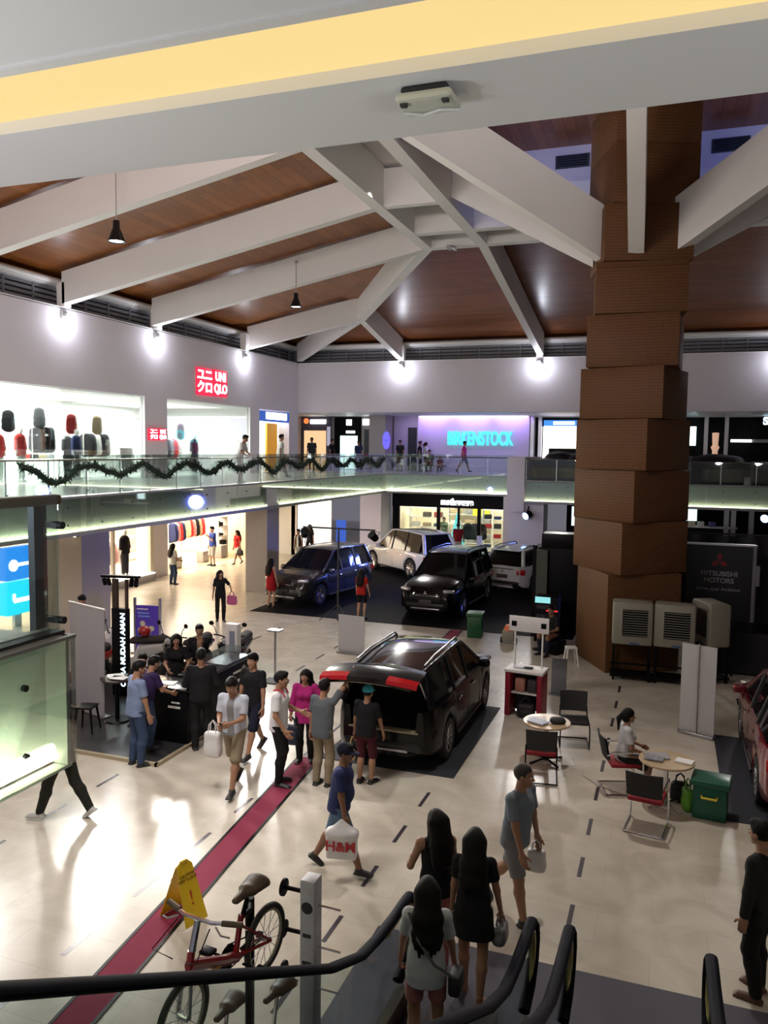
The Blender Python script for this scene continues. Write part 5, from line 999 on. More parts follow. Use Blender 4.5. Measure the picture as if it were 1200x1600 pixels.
# ------------------------------------------------------------------ escalators
m_hr = mat('black handrail rubber', (.006, .006, .012), .55, spec=.05); m_brass = mat('brass edge', (.42, .36, .16), .35, .7); m_deck = mat('bronze deck', (.1, .08, .06), .35, .7); m_step = mat('ribbed step', (.09, .09, .1), .45, .6, bump=.6, bscale=200); m_comb = mat('landing plate', (.06, .055, .065), .5, .2, bump=.3, bscale=160)
SL = .608
def railz(y): return smooth1(y, [(5.0, 1.4), (5.6, 1.12), (6.2, .99), (6.8, .95)]) if y > 5.0 else 1.4+(5.0-y)*SL
def escalator(label, x0, x1, sides):
    t = thing('escalator', label, 'escalator', ((x0+x1)/2, 5.3, 0)); cx = (x0+x1)/2; L_ = lambda x, y, z: (x-cx, y-5.3, z)
    ysl = [6.75, 6.4, 6.0, 5.6, 5.3, 5.0, 4.0, 3.0, 2.0, 1.0, 0, -1, -2]
    for sd in (-1, 1):
        x = x0 if sd < 0 else x1
        path = [L_(x, 6.55, .3), L_(x, 6.85, .34), L_(x, 7.02, .5), L_(x, 7.06, .66), L_(x, 7.0, .83), L_(x, 6.88, .93)]+[L_(x, y, railz(y)) for y in ysl]
        mb = MB(); rr = []
        for i, p in enumerate(path):
            a = Vector(path[max(0, i-1)]); b = Vector(path[min(len(path)-1, i+1)]); u = (b-a).normalized(); n = Vector((0, -u.z, u.y))
            if i < 3: pass
            if n.z < 0 and i > 4: n = -n
            q = Vector(p); ringp = []
            for k in range(10):
                an = 2*math.pi*k/10; ringp.append(tuple(q+Vector((1, 0, 0))*.052*math.cos(an)+n*.032*math.sin(an)))
            rr.append(ringp)
        mb.loft(rr); mb.build('handrail', m_hr, t, 50)
        gp = [L_(x, 6.95, .5), L_(x, 7.0, .66), L_(x, 6.95, .8), L_(x, 6.84, .9)]+[L_(x, y, railz(y)-.02) for y in ysl]
        lo = [L_(x, 6.7, .12), L_(x, 6.69, .12), L_(x, 6.68, .12), L_(x, 6.67, .12)]+[L_(x, y-.02, max(.12, railz(y)-.83)) for y in ysl]
        g = MB(); g.loft([[(p[0]-.006, p[1], p[2]) for p in gp], [(p[0]-.006, p[1], p[2]) for p in lo]], closed=False, caps=False); g.loft([[(p[0]+.006, p[1], p[2]) for p in gp], [(p[0]+.006, p[1], p[2]) for p in lo]], closed=False, caps=False); g.build('balustrade_glass', m_dglass, t, 0)
        xi = x+sd*-.02
        MB().tube([(p[0]-sd*.0, p[1], p[2]) for p in [L_(x, 6.62, .27), L_(x, 6.82, .31), L_(x, 6.97, .48), L_(x, 7.01, .64), L_(x, 6.95, .79), L_(x, 6.8, .89), L_(x, 6.2, .93)]], .026, 8).build('newel_trim', m_brass, t)
        sk = MB(); sk.loft([[(p[0]-sd*.035, p[1], p[2]+.0) for p in lo[3:]], [(p[0]-sd*.1, p[1], p[2]-.14) for p in lo[3:]], [(p[0]-sd*.1, p[1], p[2]-.35) for p in lo[3:]], [(p[0]+sd*.06, p[1], p[2]-.35) for p in lo[3:]], [(p[0]+sd*.06, p[1], p[2]+.0) for p in lo[3:]], [(p[0]-sd*.035, p[1], p[2]+.0) for p in lo[3:]]], closed=False, caps=False); sk.build('skirt', m_deck, t, 30)
    w = x1-x0-.24
    y = 5.35
    for k in range(18):
        z = max(0.004, .0+(5.05-(y-.2))*SL*.0+ (0 if k < 2 else (k-1)*.2)); MB().box((0, y-.2-5.3, z-.09), (w, .4, .2), bev=.01).box((0, y-.005-5.3, z), (w, .03, .02)).build('step', m_step, t)
        y -= .329 if k >= 1 else .4
    MB().box((0, 6.0-5.3, .008), (w, 1.3, .016)).build('comb_plate', m_comb, t); MB().box((0, 5.36-5.3, .02), (w, .05, .012)).build('comb_edge', m_brass, t)
    return t
escalator('left escalator, the one with the women stepping off it', -2.14, -1.0, 1); escalator('right escalator under the viewer, coming into the frame at the lower right', -.67, .48, 1)
st('floor_landing', BB(-2.75, 1.1, 5.2, 7.72, .0, .006), mat('grey violet landing mat', (.07, .065, .09), .7, bump=.4, bscale=140), 'grey violet landing mat at the foot of the escalators', 'mat')
# ------------------------------------------------------------------ bicycles and their display
m_brown = mat('brown saddle leather', (.09, .055, .035), .5); m_bred = mat('red bike frame', (.3, .012, .016), .25, coat=.8); m_bgrey = mat('grey bike frame', (.12, .12, .13), .3, .5)
def bike(label, x, y, z, rz, fm, wb=.86, r=.235, sad=.95, bar=.98):
    """wheel contact at z; front along +Y"""
    t = thing('bicycle', label, 'bicycle', (x, y, z), rz, 'folding bicycles on the display')
    for yy in (-wb/2, wb/2):
        w = bpy.data.objects.new('wheel', None); COL.objects.link(w); w.parent = t; w.location = (0, yy, r)
        MB().tube([(0, math.cos(2*math.pi*k/32)*(r-.018), math.sin(2*math.pi*k/32)*(r-.018)) for k in range(32)], .02, 8, closed=True).build('tyre', mat('bike tyre', (.03, .028, .024), .7), w)
        MB().tube([(0, math.cos(2*math.pi*k/28)*(r-.045), math.sin(2*math.pi*k/28)*(r-.045)) for k in range(28)], .011, 6, closed=True).build('rim', mat('cream rim', (.45, .42, .34), .4), w)
        sp = MB()
        for k in range(16):
            a = 2*math.pi*k/16; sp.cyl((.02*(-1)**k, 0, 0), (0, math.cos(a)*(r-.05), math.sin(a)*(r-.05)), .0022, n=5)
        sp.cyl((-.035, 0, 0), (.035, 0, 0), .02, n=10).build('spokes', m_steel, w)
    MB().tube([(0, wb/2-.06, .52), (0, .05, .36), (0, -.1, .3)], .036, 10).tube([(0, -.1, .3), (.045, -wb/2, r)], .012, 6).tube([(0, -.1, .3), (-.045, -wb/2, r)], .012, 6).tube([(0, -.13, .5), (.045, -wb/2, r)], .01, 6).tube([(0, -.13, .5), (-.045, -wb/2, r)], .01, 6).tube([(0, -.08, .28), (0, -.15, .56)], .02, 8).tube([(0, wb/2-.05, .46), (0, wb/2-.08, .6)], .024, 8).build('frame', fm, t)
    MB().box((0, .12, .38), (.06, .05, .06), bev=.01).build('hinge', mat('yellow hinge', (.7, .4, .02), .4), t)
    fk = MB()
    for s in (-1, 1): fk.tube([(s*.03, wb/2-.04, .47), (s*.045, wb/2, r)], .012, 6)
    fk.build('fork', m_chrome, t)
    MB().tube([(0, wb/2-.08, .58), (0, wb/2-.14, bar)], .022, 8).build('stem', m_chrome, t)
    MB().tube([(-.26, wb/2-.2, bar+.01), (-.1, wb/2-.14, bar+.01), (.1, wb/2-.14, bar+.01), (.26, wb/2-.2, bar+.01)], .012, 8).build('handlebar', m_chrome, t)
    for s in (-1, 1):
        MB().tube([(s*.16, wb/2-.165, bar+.01), (s*.28, wb/2-.206, bar+.01)], .018, 8).build('grip', m_brown, t); MB().tube([(s*.14, wb/2-.13, bar), (s*.2, wb/2-.1, bar-.02), (s*.25, wb/2-.12, bar-.03)], .006, 6).build('brake_lever', m_steel, t)
        MB().tube([(s*.12, wb/2-.1, bar), (s*.16, wb/2+.08, bar-.1), (s*.05, wb/2+.03, .6)], .004, 5).build('cable', m_black, t)
    MB().tube([(0, -.14, .5), (0, -.22, sad-.04)], .016, 8).build('seat_post', m_black if fm is m_bred else m_chrome, t)
    s = SDF(); s.cone((0, .06, sad), (0, -.06, sad+.005), .022, .03, k=.03, w=(1, 0, 0), q=.8).cone((0, -.08, sad+.005), (0, -.2, sad+.01), .035, .045, k=.04, w=(1, 0, 0), q=.5).box((0, -.1, sad-.055), (.2, .3, .035), .01, k=.015, op=-1); v, q = s.mesh(.008); npmesh('saddle', [(v+V(0, -.15, 0), q, 0)], [m_brown], t)
    dr = MB().lathe([(.085, -.004), (.09, 0), (.085, .004)], (.06, -.08, .28), 'X', 24)
    for s_, a in ((1, 40), (-1, 220)): dr.tube([(s_*.065, -.08, .28), (s_*.075, -.08+math.cos(R(a))*.16, .28+math.sin(R(a))*.16)], .009, 6)
    dr.lathe([(.035, -.01), (.035, .01)], (.05, -wb/2, r), 'X', 14); dr.tube([(.06, -.08, .37), (.055, -wb/2, r+.035)], .005, 5).tube([(.06, -.08, .195), (.055, -wb/2, r-.035)], .005, 5); dr.build('crankset', m_black, t)
    for s_, a in ((1, 40), (-1, 220)): MB().box((s_*.12, -.08+math.cos(R(a))*.16, .28+math.sin(R(a))*.16), (.09, .08, .025), bev=.008).build('pedal', m_black, t)
    return t
BZ = 1.49
bike('red folding bicycle held up high on the black display pole', -2.545, 4.27, BZ, R(180-6), m_bred, sad=.68, bar=.76); bike('folding bicycle with brown saddle standing below the red one, farther back', -2.72, 5.0, 0, R(168), m_bgrey, bar=.8); bike('folding bicycle with brown saddle nearest the handrail, below the red one', -2.95, 4.7, 0, R(176), m_bgrey, bar=.8)
bs = thing('bicycle_stand', 'black pole stand holding the red folding bicycle', 'stand', (-2.6, 4.66, 0)); MB().cyl((0, 0, 0), (0, 0, 2.02), .032, n=12).build('pole', m_black, bs); MB().box((0, 0, .015), (.5, .6, .03), bev=.01).build('base', m_black, bs)
for z in (1.78, 2.0): MB().tube([(0, 0, z), (.06, -.1, z), (.05, -.2, z)], .016, 8).build('arm', m_black, bs)
pl = thing('display_pillar', 'mottled grey display pillar with padded arms beside the bicycles', 'pillar stand', (-2.58, 5.62, 0)); MB().box((0, 0, .84), (.125, .15, 1.66), bev=.008).build('body', mat('mottled grey laminate', (.62, .62, .68), .5, noise=.3, nscale=7), pl); MB().box((0, 0, .01), (.4, .5, .02)).build('base', m_dark, pl)
MB().lathe([(.035, -.004), (.05, 0), (.035, .004)], (.0, -.077, 1.45), 'Y', 20).box((0, -.077, 1.22), (.07, .006, .03)).box((.0, -.077, .98), (.08, .006, .05)).build('print', m_dark, pl)
for z in (1.55, 1.2, .85):
    a = bpy.data.objects.new('arm', None); COL.objects.link(a); a.parent = pl; a.location = (-.062, -.02, z); MB().cyl((0, 0, 0), (-.16, 0, 0), .018, n=10).build('bar', m_black, a); MB().lathe([(.001, 0), (.07, 0), (.07, .02), (.001, .03)], (-.18, 0, 0), 'X', 18).build('pad', m_black, a)
    MB().cyl((.06, 0, z-.1), (.25, .02, z-.12), .008, n=8).build('peg', m_chrome, pl)
# ------------------------------------------------------------------ kiosk on the left
m_plat = mat('charcoal vinyl floor', (.035, .036, .04), .35, noise=.2, nscale=2); m_kb = mat('kiosk black', (.004, .004, .005), .4, spec=.15)
t = thing('platform', 'low charcoal kiosk platform with beige edging', 'platform', (-9.6, 12.2, 0)); MB().box((0, 0, .025), (4.1, 3.4, .05)).build('deck', m_plat, t); MB().box((0, -1.72, .027), (4.2, .06, .054)).box((2.08, 0, .027), (.06, 3.5, .054)).build('edging', mat('beige edging', (.4, .33, .22), .5), t)
def counter(label, x, y, rz, w, d, h):
    t = thing('counter', label, 'counter', (x, y, .05), rz); MB().box((0, 0, h/2-.02), (w, d, h-.04), bev=.01).build('body', m_kb, t); MB().box((0, 0, h-.02), (w+.06, d+.06, .04), bev=.01).build('worktop', mat('dark worktop', (.02, .02, .022), .2), t); return t
c1 = counter('black kiosk counter end facing the camera', -8.0, 11.62, 0, .95, .55, .95); c2 = counter('long black kiosk counter with white marks along the aisle', -7.86, 12.85, R(90), 1.7, .5, .98)
mk = MB().lathe([(.05, 0), (.07, .0), (.07, .006), (.05, .006), (.05, 0)], (.55, -.252, .78), 'Y', 18).box((.3, -.255, .78), (.3, .008, .04)).box((.42, -.255, .6), (.36, .008, .05)); mk.build('white_mark', m_white, c2); MB().box((.25, -.28, .7), (.16, .008, .03)).box((.22, -.28, .62), (.24, .008, .04)).build('white_mark', m_white, c1)
glc = thing('display_case', 'glass topped case on the long kiosk counter', 'display case', (-7.86, 13.2, 1.03), R(90)); MB().box((0, 0, .09), (.8, .44, .18)).build('glass_box', glassmat('case glass', (.7, .78, .8), .12), glc); MB().box((0, 0, .01), (.84, .48, .02)).build('base', m_steel, glc)
for i, (x, y, z, a, c) in enumerate(((-8.05, 11.55, 1.0, 15, m_white), (-7.85, 12.45, 1.03, 30, m_white), (-8.0, 12.6, 1.03, 10, mat('red leaflet', (.5, .05, .06), .5)), (-9.3, 11.85, .87, 5, m_white), (-9.45, 11.95, .87, 40, m_white))): tag(MB().box((x, y, z+.006), (.3, .21, .01), rz=R(a)).build('leaflet', c), ('white sheet on the front kiosk counter', 'white sheet on the long kiosk counter', 'red leaflet on the long kiosk counter', 'white sheet on the small dark round table', 'second white sheet on the small dark round table, turned')[i], 'leaflet', 'kiosk leaflets')
wt = thing('totem', 'slim white totem at the far end of the kiosk counters', 'totem', (-8.1, 13.85, .0)); MB().box((0, 0, .8), (.26, .16, 1.55), bev=.008).build('body', m_white, wt); MB().box((0.02, -.083, 1.3), (.12, .01, .28)).box((.02, -.083, .95), (.16, .01, .06)).build('print', mat('pale blue print', (.3, .33, .42), .5), wt); MB().box((0, 0, .012), (.36, .3, .024)).build('base', m_steel, wt)
bt = thing('bottle', 'small bottle with blue cap at the kiosk counter front', 'bottle', (-7.48, 11.98, 1.0)); bt.location = (-7.72, 12.15, 1.03); MB().lathe([(.001, 0), (.032, .005), (.032, .13), (.012, .17), (.012, .19)], n=14).build('body', glassmat('bottle', (.8, .85, .9), .15), bt); MB().lathe([(.014, .19), (.014, .21), (.001, .211)], n=12).build('cap', mat('blue cap', (.02, .06, .5), .4), bt)
ft = thing('totem', 'black lit totem with white vertical words and a lighting track', 'totem', (-10.3, 13.2, 0)); MB().box((0, 0, .94), (.36, .12, 1.78), bev=.006).build('body', m_kb, ft); text('sign_letters', 'CARA MUDAH AMAN', .155, Matrix.Translation((.1, -.068, 1.0)) @ Matrix.Rotation(R(90), 4, 'X') @ Matrix.Rotation(R(90), 4, 'Z'), emat('cool letters', (.7, .9, 1), 2.6), ft, .004, bold=.004)
MB().box((-.12, 0, 2.12), (.12, .06, .6)).box((.15, 0, 2.12), (.05, .05, .6)).build('post', mat('dark wood post', (.05, .03, .02), .5), ft); MB().box((0, .02, 2.47), (.8, .1, .05), M=rotz(R(12))).build('track', m_black, ft); MB().box((0, 0, .02), (.6, .4, .04)).build('base', m_black, ft)
for i, x in enumerate((-.34, -.25, .22, .32)):
    h_ = bpy.data.objects.new('spot_head', None); COL.objects.link(h_); h_.parent = ft; h_.location = (x, .02+x*.21, 2.36); h_.rotation_euler = (R(50 if i < 2 else -50), 0, R(30)); MB().cyl((0, 0, -.09), (0, 0, .07), .045, n=12).cyl((0, 0, .07), (0, 0, .1), .015, n=8).build('can', m_black, h_)
    if i == 0: MB().cyl((0, 0, -.097), (0, 0, -.09), .04, n=12).build('lens', e_white, h_)
lamp('track_light', 'SPOT', (-10.4, 12.9, 2.25), 25, (.9, .93, 1), (-10.2, 12.1, 1.7), .04, cone=80, blend=.8)
gb = thing('fabric_banner', 'tall grey fabric banner screen at the kiosk corner', 'banner', (-10.15, 12.02, .05), R(-19)); s_ = MB(); n = 14
s_.loft([[(-.56+1.12*k/n, .018*math.sin(k*1.3)+.012, 0.06) for k in range(n+1)], [(-.6+1.2*k/n, .012*math.sin(k*1.1)+.012, 2.05) for k in range(n+1)]], closed=False, caps=False); s_.loft([[(-.56+1.12*k/n, .018*math.sin(k*1.3), 0.06) for k in range(n+1)], [(-.6+1.2*k/n, .012*math.sin(k*1.1), 2.05) for k in range(n+1)]], closed=False, caps=False); s_.build('fabric', mat('silver grey fabric', (.42, .42, .46), .7), gb, 60); MB().cyl((-.61, .006, 2.06), (.61, .006, 2.06), .02, n=8).build('top_bar', m_white, gb); MB().box((0, .05, .03), (1.15, .16, .06), bev=.02).build('base', m_steel, gb); MB().box((0, .06, 1.0), (.02, .02, 2.05)).build('pole', m_steel, gb)
sl_ = thing('stool', 'black four legged stool in front of the grey fabric banner', 'stool', (-9.55, 11.28, .05), R(15)); MB().box((0, 0, .44), (.32, .32, .035), bev=.03).build('seat', m_kb, sl_)
for a in (-1, 1):
    for b in (-1, 1): MB().tube([(a*.12, b*.12, .43), (a*.17, b*.17, 0)], [.022, .014], 8).build('leg', m_kb, sl_)
rtb = thing('round_table', 'small dark round table behind the stool', 'table', (-9.4, 11.92, .05)); MB().lathe([(.001, .77), (.3, .77), (.3, .8), (.001, .8)], n=28).build('table_top', mat('dark table top', (.05, .035, .028), .3), rtb); MB().cyl((0, 0, .02), (0, 0, .78), .04, n=12).build('column_leg', m_kb, rtb); MB().lathe([(.001, 0), (.24, 0), (.22, .03), (.001, .04)], n=24).build('base', m_kb, rtb)
ps = thing('standee', 'purple printed standee on posts behind the white scooter', 'standee', (-12.0, 16.4, 0), R(10)); MB().box((0, 0, .62), (.62, .04, 1.1)).build('panel', mat('purple print', (.1, .05, .55), .5), ps)
for k, (x, z, c) in enumerate(((-.1, .98, (.2, .4, .9)), (-.08, .9, (.2, .4, .9)), (-.12, 1.08, (.7, .7, .8)))): MB().box((x, -.023, z), (.3, .006, .03)).build('print', mat('print %d' % k, c, .5), ps)
for x, z, r_ in ((-.12, .72, .07), (.12, .6, .07), (-.02, .42, .09), (.1, .25, .06)): MB().lathe([(.001, 0), (r_, 0), (r_, .006), (.001, .006)], (x, -.028, z), 'Y', 12).build('print', mat('cream print', (.6, .58, .45), .5), ps)
for s in (-1, 1): MB().box((s*.33, 0, .68), (.05, .06, 1.36)).box((s*.33, 0, .015), (.08, .35, .03)).build('post', m_steel, ps)
# lone posts and banners in mid floor
sp = thing('sign_pole', 'thin grey sign pole standing on the open floor behind the black shirted man', 'sign pole', (-7.93, 15.34, 0)); MB().cyl((0, 0, 0), (0, 0, 1.12), .025, n=10).build('pole', m_steel, sp); MB().box((0, 0, .01), (.5, .4, .02)).build('base', m_dark, sp); MB().box((0, 0, 1.14), (.3, .22, .03), M=Matrix.Rotation(R(0), 4, 'X')).build('tray', m_steel, sp)
rb = thing('banner_stand', 'pale grey banner seen from behind, beyond the raised tailgate', 'banner', (-7.3, 18.2, 0), R(-5)); MB().box((0, 0, .5), (.72, .012, .92)).build('sheet', mat('pale banner back', (.5, .5, .53), .6), rb); MB().tube([(-.3, .03, .95), (0, .05, .05), (.3, .03, .95)], .01, 6).build('brace', m_grey, rb); MB().box((0, 0, .02), (.76, .2, .04), bev=.01).build('base', m_steel, rb)
tl = thing('lighting_stand', 'tall black T shaped lighting stand between the cars and the shops', 'light stand', (-9.1, 21.6, 0)); MB().cyl((0, 0, 0), (0, 0, 2.78), .028, n=10).build('mast', m_dark, tl); MB().cyl((-1.15, 0, 2.74), (1.15, 0, 2.74), .025, n=10).build('crossbar', m_dark, tl)
for k in range(3): MB().tube([(0, 0, .5), (math.cos(R(90+120*k))*.55, math.sin(R(90+120*k))*.55, .02)], .014, 6).build('leg', m_dark, tl)
for s in (-1, 1):
    h_ = bpy.data.objects.new('lamp_head', None); COL.objects.link(h_); h_.parent = tl; h_.location = (s*1.1, 0, 2.55); h_.rotation_euler = (R(-40), 0, R(-s*30)); MB().cyl((0, -.12, 0), (0, .12, 0), .13, .1, n=16).build('can', m_black, h_); MB().tube([(-.14, 0, 0), (-.14, 0, .18), (.14, 0, .18), (.14, 0, 0)], .01, 6).build('yoke', m_black, h_)
def parlight(label, x, y, z, aim, pw):
    t = thing('stage_light', label, 'stage light', (x, y, z)); d = (Vector(aim)-Vector((x, y, z))).to_track_quat('Y', 'Z').to_matrix().to_4x4(); MB().cyl((0, -.15, 0), (0, .12, 0), .14, .16, n=18, M=d).build('can', m_black, t); MB().cyl((0, .121, 0), (0, .13, 0), .15, n=18, M=d).build('lens', emat('blue lens', (.25, .45, 1), 9), t); MB().box((0, .1, .2), (.05, .3, .05)).box((0, .26, .1), (.05, .05, .5)).build('bracket', m_black, t)
    lamp('blue_par', 'SPOT', (x, y-.2, z), pw, (.14, .2, 1), aim, .3, cone=56, blend=.7)
parlight('blue stage light on the pier above the white crossover', -5.35, 32.3, 2.5, (-8.8, 27, .3), 1700); parlight('blue stage light at the right edge above the black barrier', 3.4, 32.3, 2.75, (0, 26, 1), 400)
lamp('blue_par', 'SPOT', (-11.1, 21.5, 2.5), 250, (.2, .26, 1), (-9.4, 28, 1), .12, cone=80, blend=.8); lamp('car_spot', 'SPOT', (-8.1, 21.5, 2.5), 1300, (.72, .75, 1), (-9.5, 31, 1), .12, cone=60, blend=.8)
wsd = thing('standee', 'white rounded standee board between the black and white cars', 'standee', (-6.85, 30.3, 0), R(8)); MB().prism([(-.38, 0), (.42, 0), (.42, 1.0), (.3, 1.3), (.1, 1.36), (.1, 1.78), (-.1, 1.78), (-.1, 1.36), (-.34, 1.25), (-.38, 1.0)], .06, M=Matrix.Rotation(R(90), 4, 'X')).build('board', mat('pale violet board', (.6, .6, .72), .5), wsd)
MB().box((0, .15, .02), (.6, .4, .04)).build('foot', m_steel, wsd)
# ------------------------------------------------------------------ right hand side of the floor
def bin_(label, x, y, rz, w, d, h, m, handle=False):
    t = thing('storage_bin', label, 'bin', (x, y, 0), rz); MB().box((0, 0, h*.42), (w*.86, d*.86, h*.84), bev=.03, taper=1.0).build('body', m, t); MB().box((0, 0, h*.92), (w, d, h*.16), bev=.025).build('lid', m, t)
    if handle: MB().tube([(-.1, -d*.45, h*.62), (-.1, -d*.45-.05, h*.6), (.1, -d*.45-.05, h*.6), (.1, -d*.45, h*.62)], .016, 8).build('handle', mat('yellow handle', (.75, .6, .05), .4), t)
    return t
m_green = mat('dark green plastic', (.008, .1, .06), .35)
bin_('dark green storage box with a yellow handle beside the light round table', .72, 11.85, R(-8), .52, .46, .56, m_green, True); bin_('green wheeled bin at the edge of the black carpet', -4.85, 21.2, R(5), .46, .5, .68, mat('green bin plastic', (.01, .09, .03), .4))
def cchair(label, x, y, rz, seatm, backm, legm, arms=True):
    """cantilever visitor chair; looks along +Y"""
    t = thing('cantilever_chair', label, 'chair', (x, y, 0), rz, 'cantilever chairs around the round tables')
    MB().box((0, .02, .44), (.46, .45, .06), bev=.028).build('seat', seatm, t); bk = MB()
    bk.loft([[(k*.23, -.22-.03*(1-(k)**2), .52) for k in np.linspace(-1, 1, 7)], [(k*.24, -.29-.04*(1-k*k), .86) for k in np.linspace(-1, 1, 7)]], closed=False, caps=False); bk.loft([[(k*.23, -.245-.03*(1-(k)**2), .52) for k in np.linspace(-1, 1, 7)], [(k*.24, -.315-.04*(1-k*k), .86) for k in np.linspace(-1, 1, 7)]], closed=False, caps=False)
    bk.loft([[(k*.24, -.29-.04*(1-k*k), .86) for k in np.linspace(-1, 1, 7)], [(k*.24, -.315-.04*(1-k*k), .86) for k in np.linspace(-1, 1, 7)]], closed=False, caps=False).build('backrest', backm, t, 60)
    for s in (-1, 1):
        fr = MB().tube([(s*.23, -.27, .6), (s*.245, -.2, .66), (s*.25, .18, .66), (s*.25, .25, .6), (s*.25, .27, .1), (s*.25, .22, .02), (s*.25, -.28, .015)] if arms else [(s*.23, -.28, .6), (s*.235, -.22, .44), (s*.24, .2, .43), (s*.245, .27, .36), (s*.245, .27, .1), (s*.245, .22, .02), (s*.245, -.28, .015)], .0125, 8); fr.build('frame', legm, t)
    MB().cyl((-.25, -.28, .015), (.25, -.28, .015), .0125, n=8).cyl((-.24, .1, .41), (.24, .1, .41), .01, n=8).build('crossbar', legm, t)
    return t
m_redseat = mat('red seat fabric', (.28, .012, .02), .8, bump=.3, bscale=120); m_mesh = mat('black mesh back', (.012, .012, .014), .7, bump=.5, bscale=200); m_bs = mat('black seat', (.014, .014, .016), .6)
cchair('chair with black back and black legs in front of the paper covered round table', -1.72, 12.3, R(8), m_redseat, m_bs, m_kb, False); cchair('black chair behind the paper covered round table', -1.4, 13.95, R(190), m_bs, m_bs, m_kb, False)
cchair('chrome chair with red seat that the woman in the white uniform sits on', -.52, 12.3, R(-72), m_redseat, m_mesh, m_chrome); cchair('empty chrome chair with red seat and black mesh back, nearest the camera', -.12, 11.15, R(-8), m_redseat, m_mesh, m_chrome)
m_ply = mat('pale birch top', (.55, .42, .26), .35)
def rtable(label, x, y, h, r_, legm):
    t = thing('round_table', label, 'table', (x, y, 0)); MB().lathe([(.001, h-.03), (r_, h-.03), (r_+.006, h-.015), (r_, h), (.001, h)], n=40).build('table_top', m_ply, t); MB().cyl((0, 0, .03), (0, 0, h-.03), .032, n=14).build('column_leg', legm, t)
    for k in range(4): MB().tube([(0, 0, .06), (math.cos(R(45+90*k))*.32, math.sin(R(45+90*k))*.32, .02)], .018, 8).build('foot', legm, t)
    return t
rtable('round birch table covered in papers near the promotion stand', -1.74, 12.98, .68, .38, m_kb); rtable('round birch table with brochures beside the seated woman in uniform', .12, 11.95, .69, .38, m_chrome)
for i, (x, y, z, a, w, c, l) in enumerate(((-1.9, 12.98, .68, 10, .3, m_white, 'white papers on the left of the round table with the black bag'), (-1.86, 12.85, .69, -25, .3, mat('pale blue paper', (.5, .55, .7), .5), 'pale blue papers on the round table with the black bag'), (-.02, 12.02, .69, 12, .34, mat('grey brochure', (.35, .33, .34), .5), 'grey brochures on the uniformed woman\'s table'), (-.05, 11.88, .7, -8, .26, mat('patterned brochure', (.25, .26, .3), .4, noise=.8, nscale=18), 'patterned brochure near the table edge by the uniformed woman'), (.36, 11.93, .69, -14, .24, m_white, 'blank white sheet on the uniformed woman\'s table'))): tag(MB().box((x, y, z+.012), (w, w*.72, .02), rz=R(a)).build('brochure', c), l, 'brochure', 'papers on the round tables')
def softbag(name, label, x, y, z, rz, sx, sy, sz, m, handle=True, cat='bag'):
    t = thing(name, label, cat, (x, y, z), rz); s = SDF(); s.box((0, 0, sz*.45), (sx/2, sy/2, sz*.45), min(sx, sy)*.35, k=.02).ell((0, 0, sz*.3), (sx*.52, sy*.62, sz*.32), k=.04); v, q = s.mesh(.012); npmesh('body', [(v, q, 0)], [m], t)
    if handle:
        for s_ in (-1, 1): MB().tube([(-sx*.25, s_*sy*.25, sz*.85), (-sx*.2, s_*sy*.15, sz*1.15), (0, s_*sy*.05, sz*1.3), (sx*.2, s_*sy*.15, sz*1.15), (sx*.25, s_*sy*.25, sz*.85)], .009, 6).build('handle', m, t)
    return t
softbag('handbag', 'black bag lying on the paper covered round table', -1.56, 12.95, .68, R(20), .24, .16, .11, m_bs, False); softbag('backpack', 'black bag on the floor between the brochure table and the green box', .32, 12.2, 0, 0, .26, .2, .32, m_bs); softbag('shopping_bag', 'lime green bag on the floor against the dark green box', .42, 11.92, 0, R(10), .14, .22, .36, mat('lime bag', (.12, .35, .03), .5))
cbl = MB().tube([(-1.35, 13.3, .01), (-1.2, 12.9, .01), (-1.1, 12.6, .01), (-.85, 12.3, .01), (-.5, 12.12, .01), (-.1, 11.95, .01), (.2, 11.7, .01)], .009, 6).build('floor_cable', m_taupe); tag(cbl, 'thin cable looping over the floor between the two round tables', 'cable')
ru = thing('banner_stand', 'white roll up banner seen from behind by the red car', 'banner', (.63, 15.2, 0), R(-22)); MB().box((0, 0, .86), (.62, .012, 1.6)).build('sheet', mat('white banner back', (.55, .54, .56), .6), ru); MB().box((0, -.03, .86), (.025, .025, 1.65)).build('pole', m_steel, ru); MB().box((0, 0, .03), (.66, .14, .06), bev=.02).build('base', m_steel, ru)
gp = thing('standing_board', 'grey standing panel behind the chair of the paper covered table', 'panel', (-2.02, 16.75, 0), R(-8)); MB().box((0, 0, .4), (.32, .03, .76), bev=.004).build('panel', mat('slate panel', (.17, .18, .2), .5), gp); MB().box((0, 0, .01), (.36, .3, .02)).build('base', m_steel, gp)
pt = thing('promotion_table', 'red and white promotion table with a header board on two posts', 'promotion stand', (-2.45, 15.2, 0), R(-6)); MB().box((-.31, 0, .43), (.1, .44, .84), bev=.01).build('side_panel', mat('promo red', (.28, .01, .03), .4), pt); MB().box((.31, 0, .43), (.1, .44, .84), bev=.01).build('side_panel', mat('promo red', (.28, .01, .03), .4), pt); MB().box((0, 0, .89), (.76, .5, .06), bev=.015).build('table_top', m_white, pt); MB().box((0, .05, .45), (.52, .38, .03)).build('shelf_board', m_white, pt); MB().box((0, .2, .45), (.52, .02, .84)).build('back_panel', m_dark, pt)
for s in (-1, 1): MB().cyl((s*.27, .1, .9), (s*.27, .1, 1.9), .018, n=8).build('post', m_white, pt)
MB().box((0, .09, 1.75), (.78, .03, .3), bev=.005).build('header_board', m_white, pt)
for s in (-1, 1): MB().box((s*.29, .07, 1.75), (.1, .01, .1)).build('logo_square', m_black, pt)
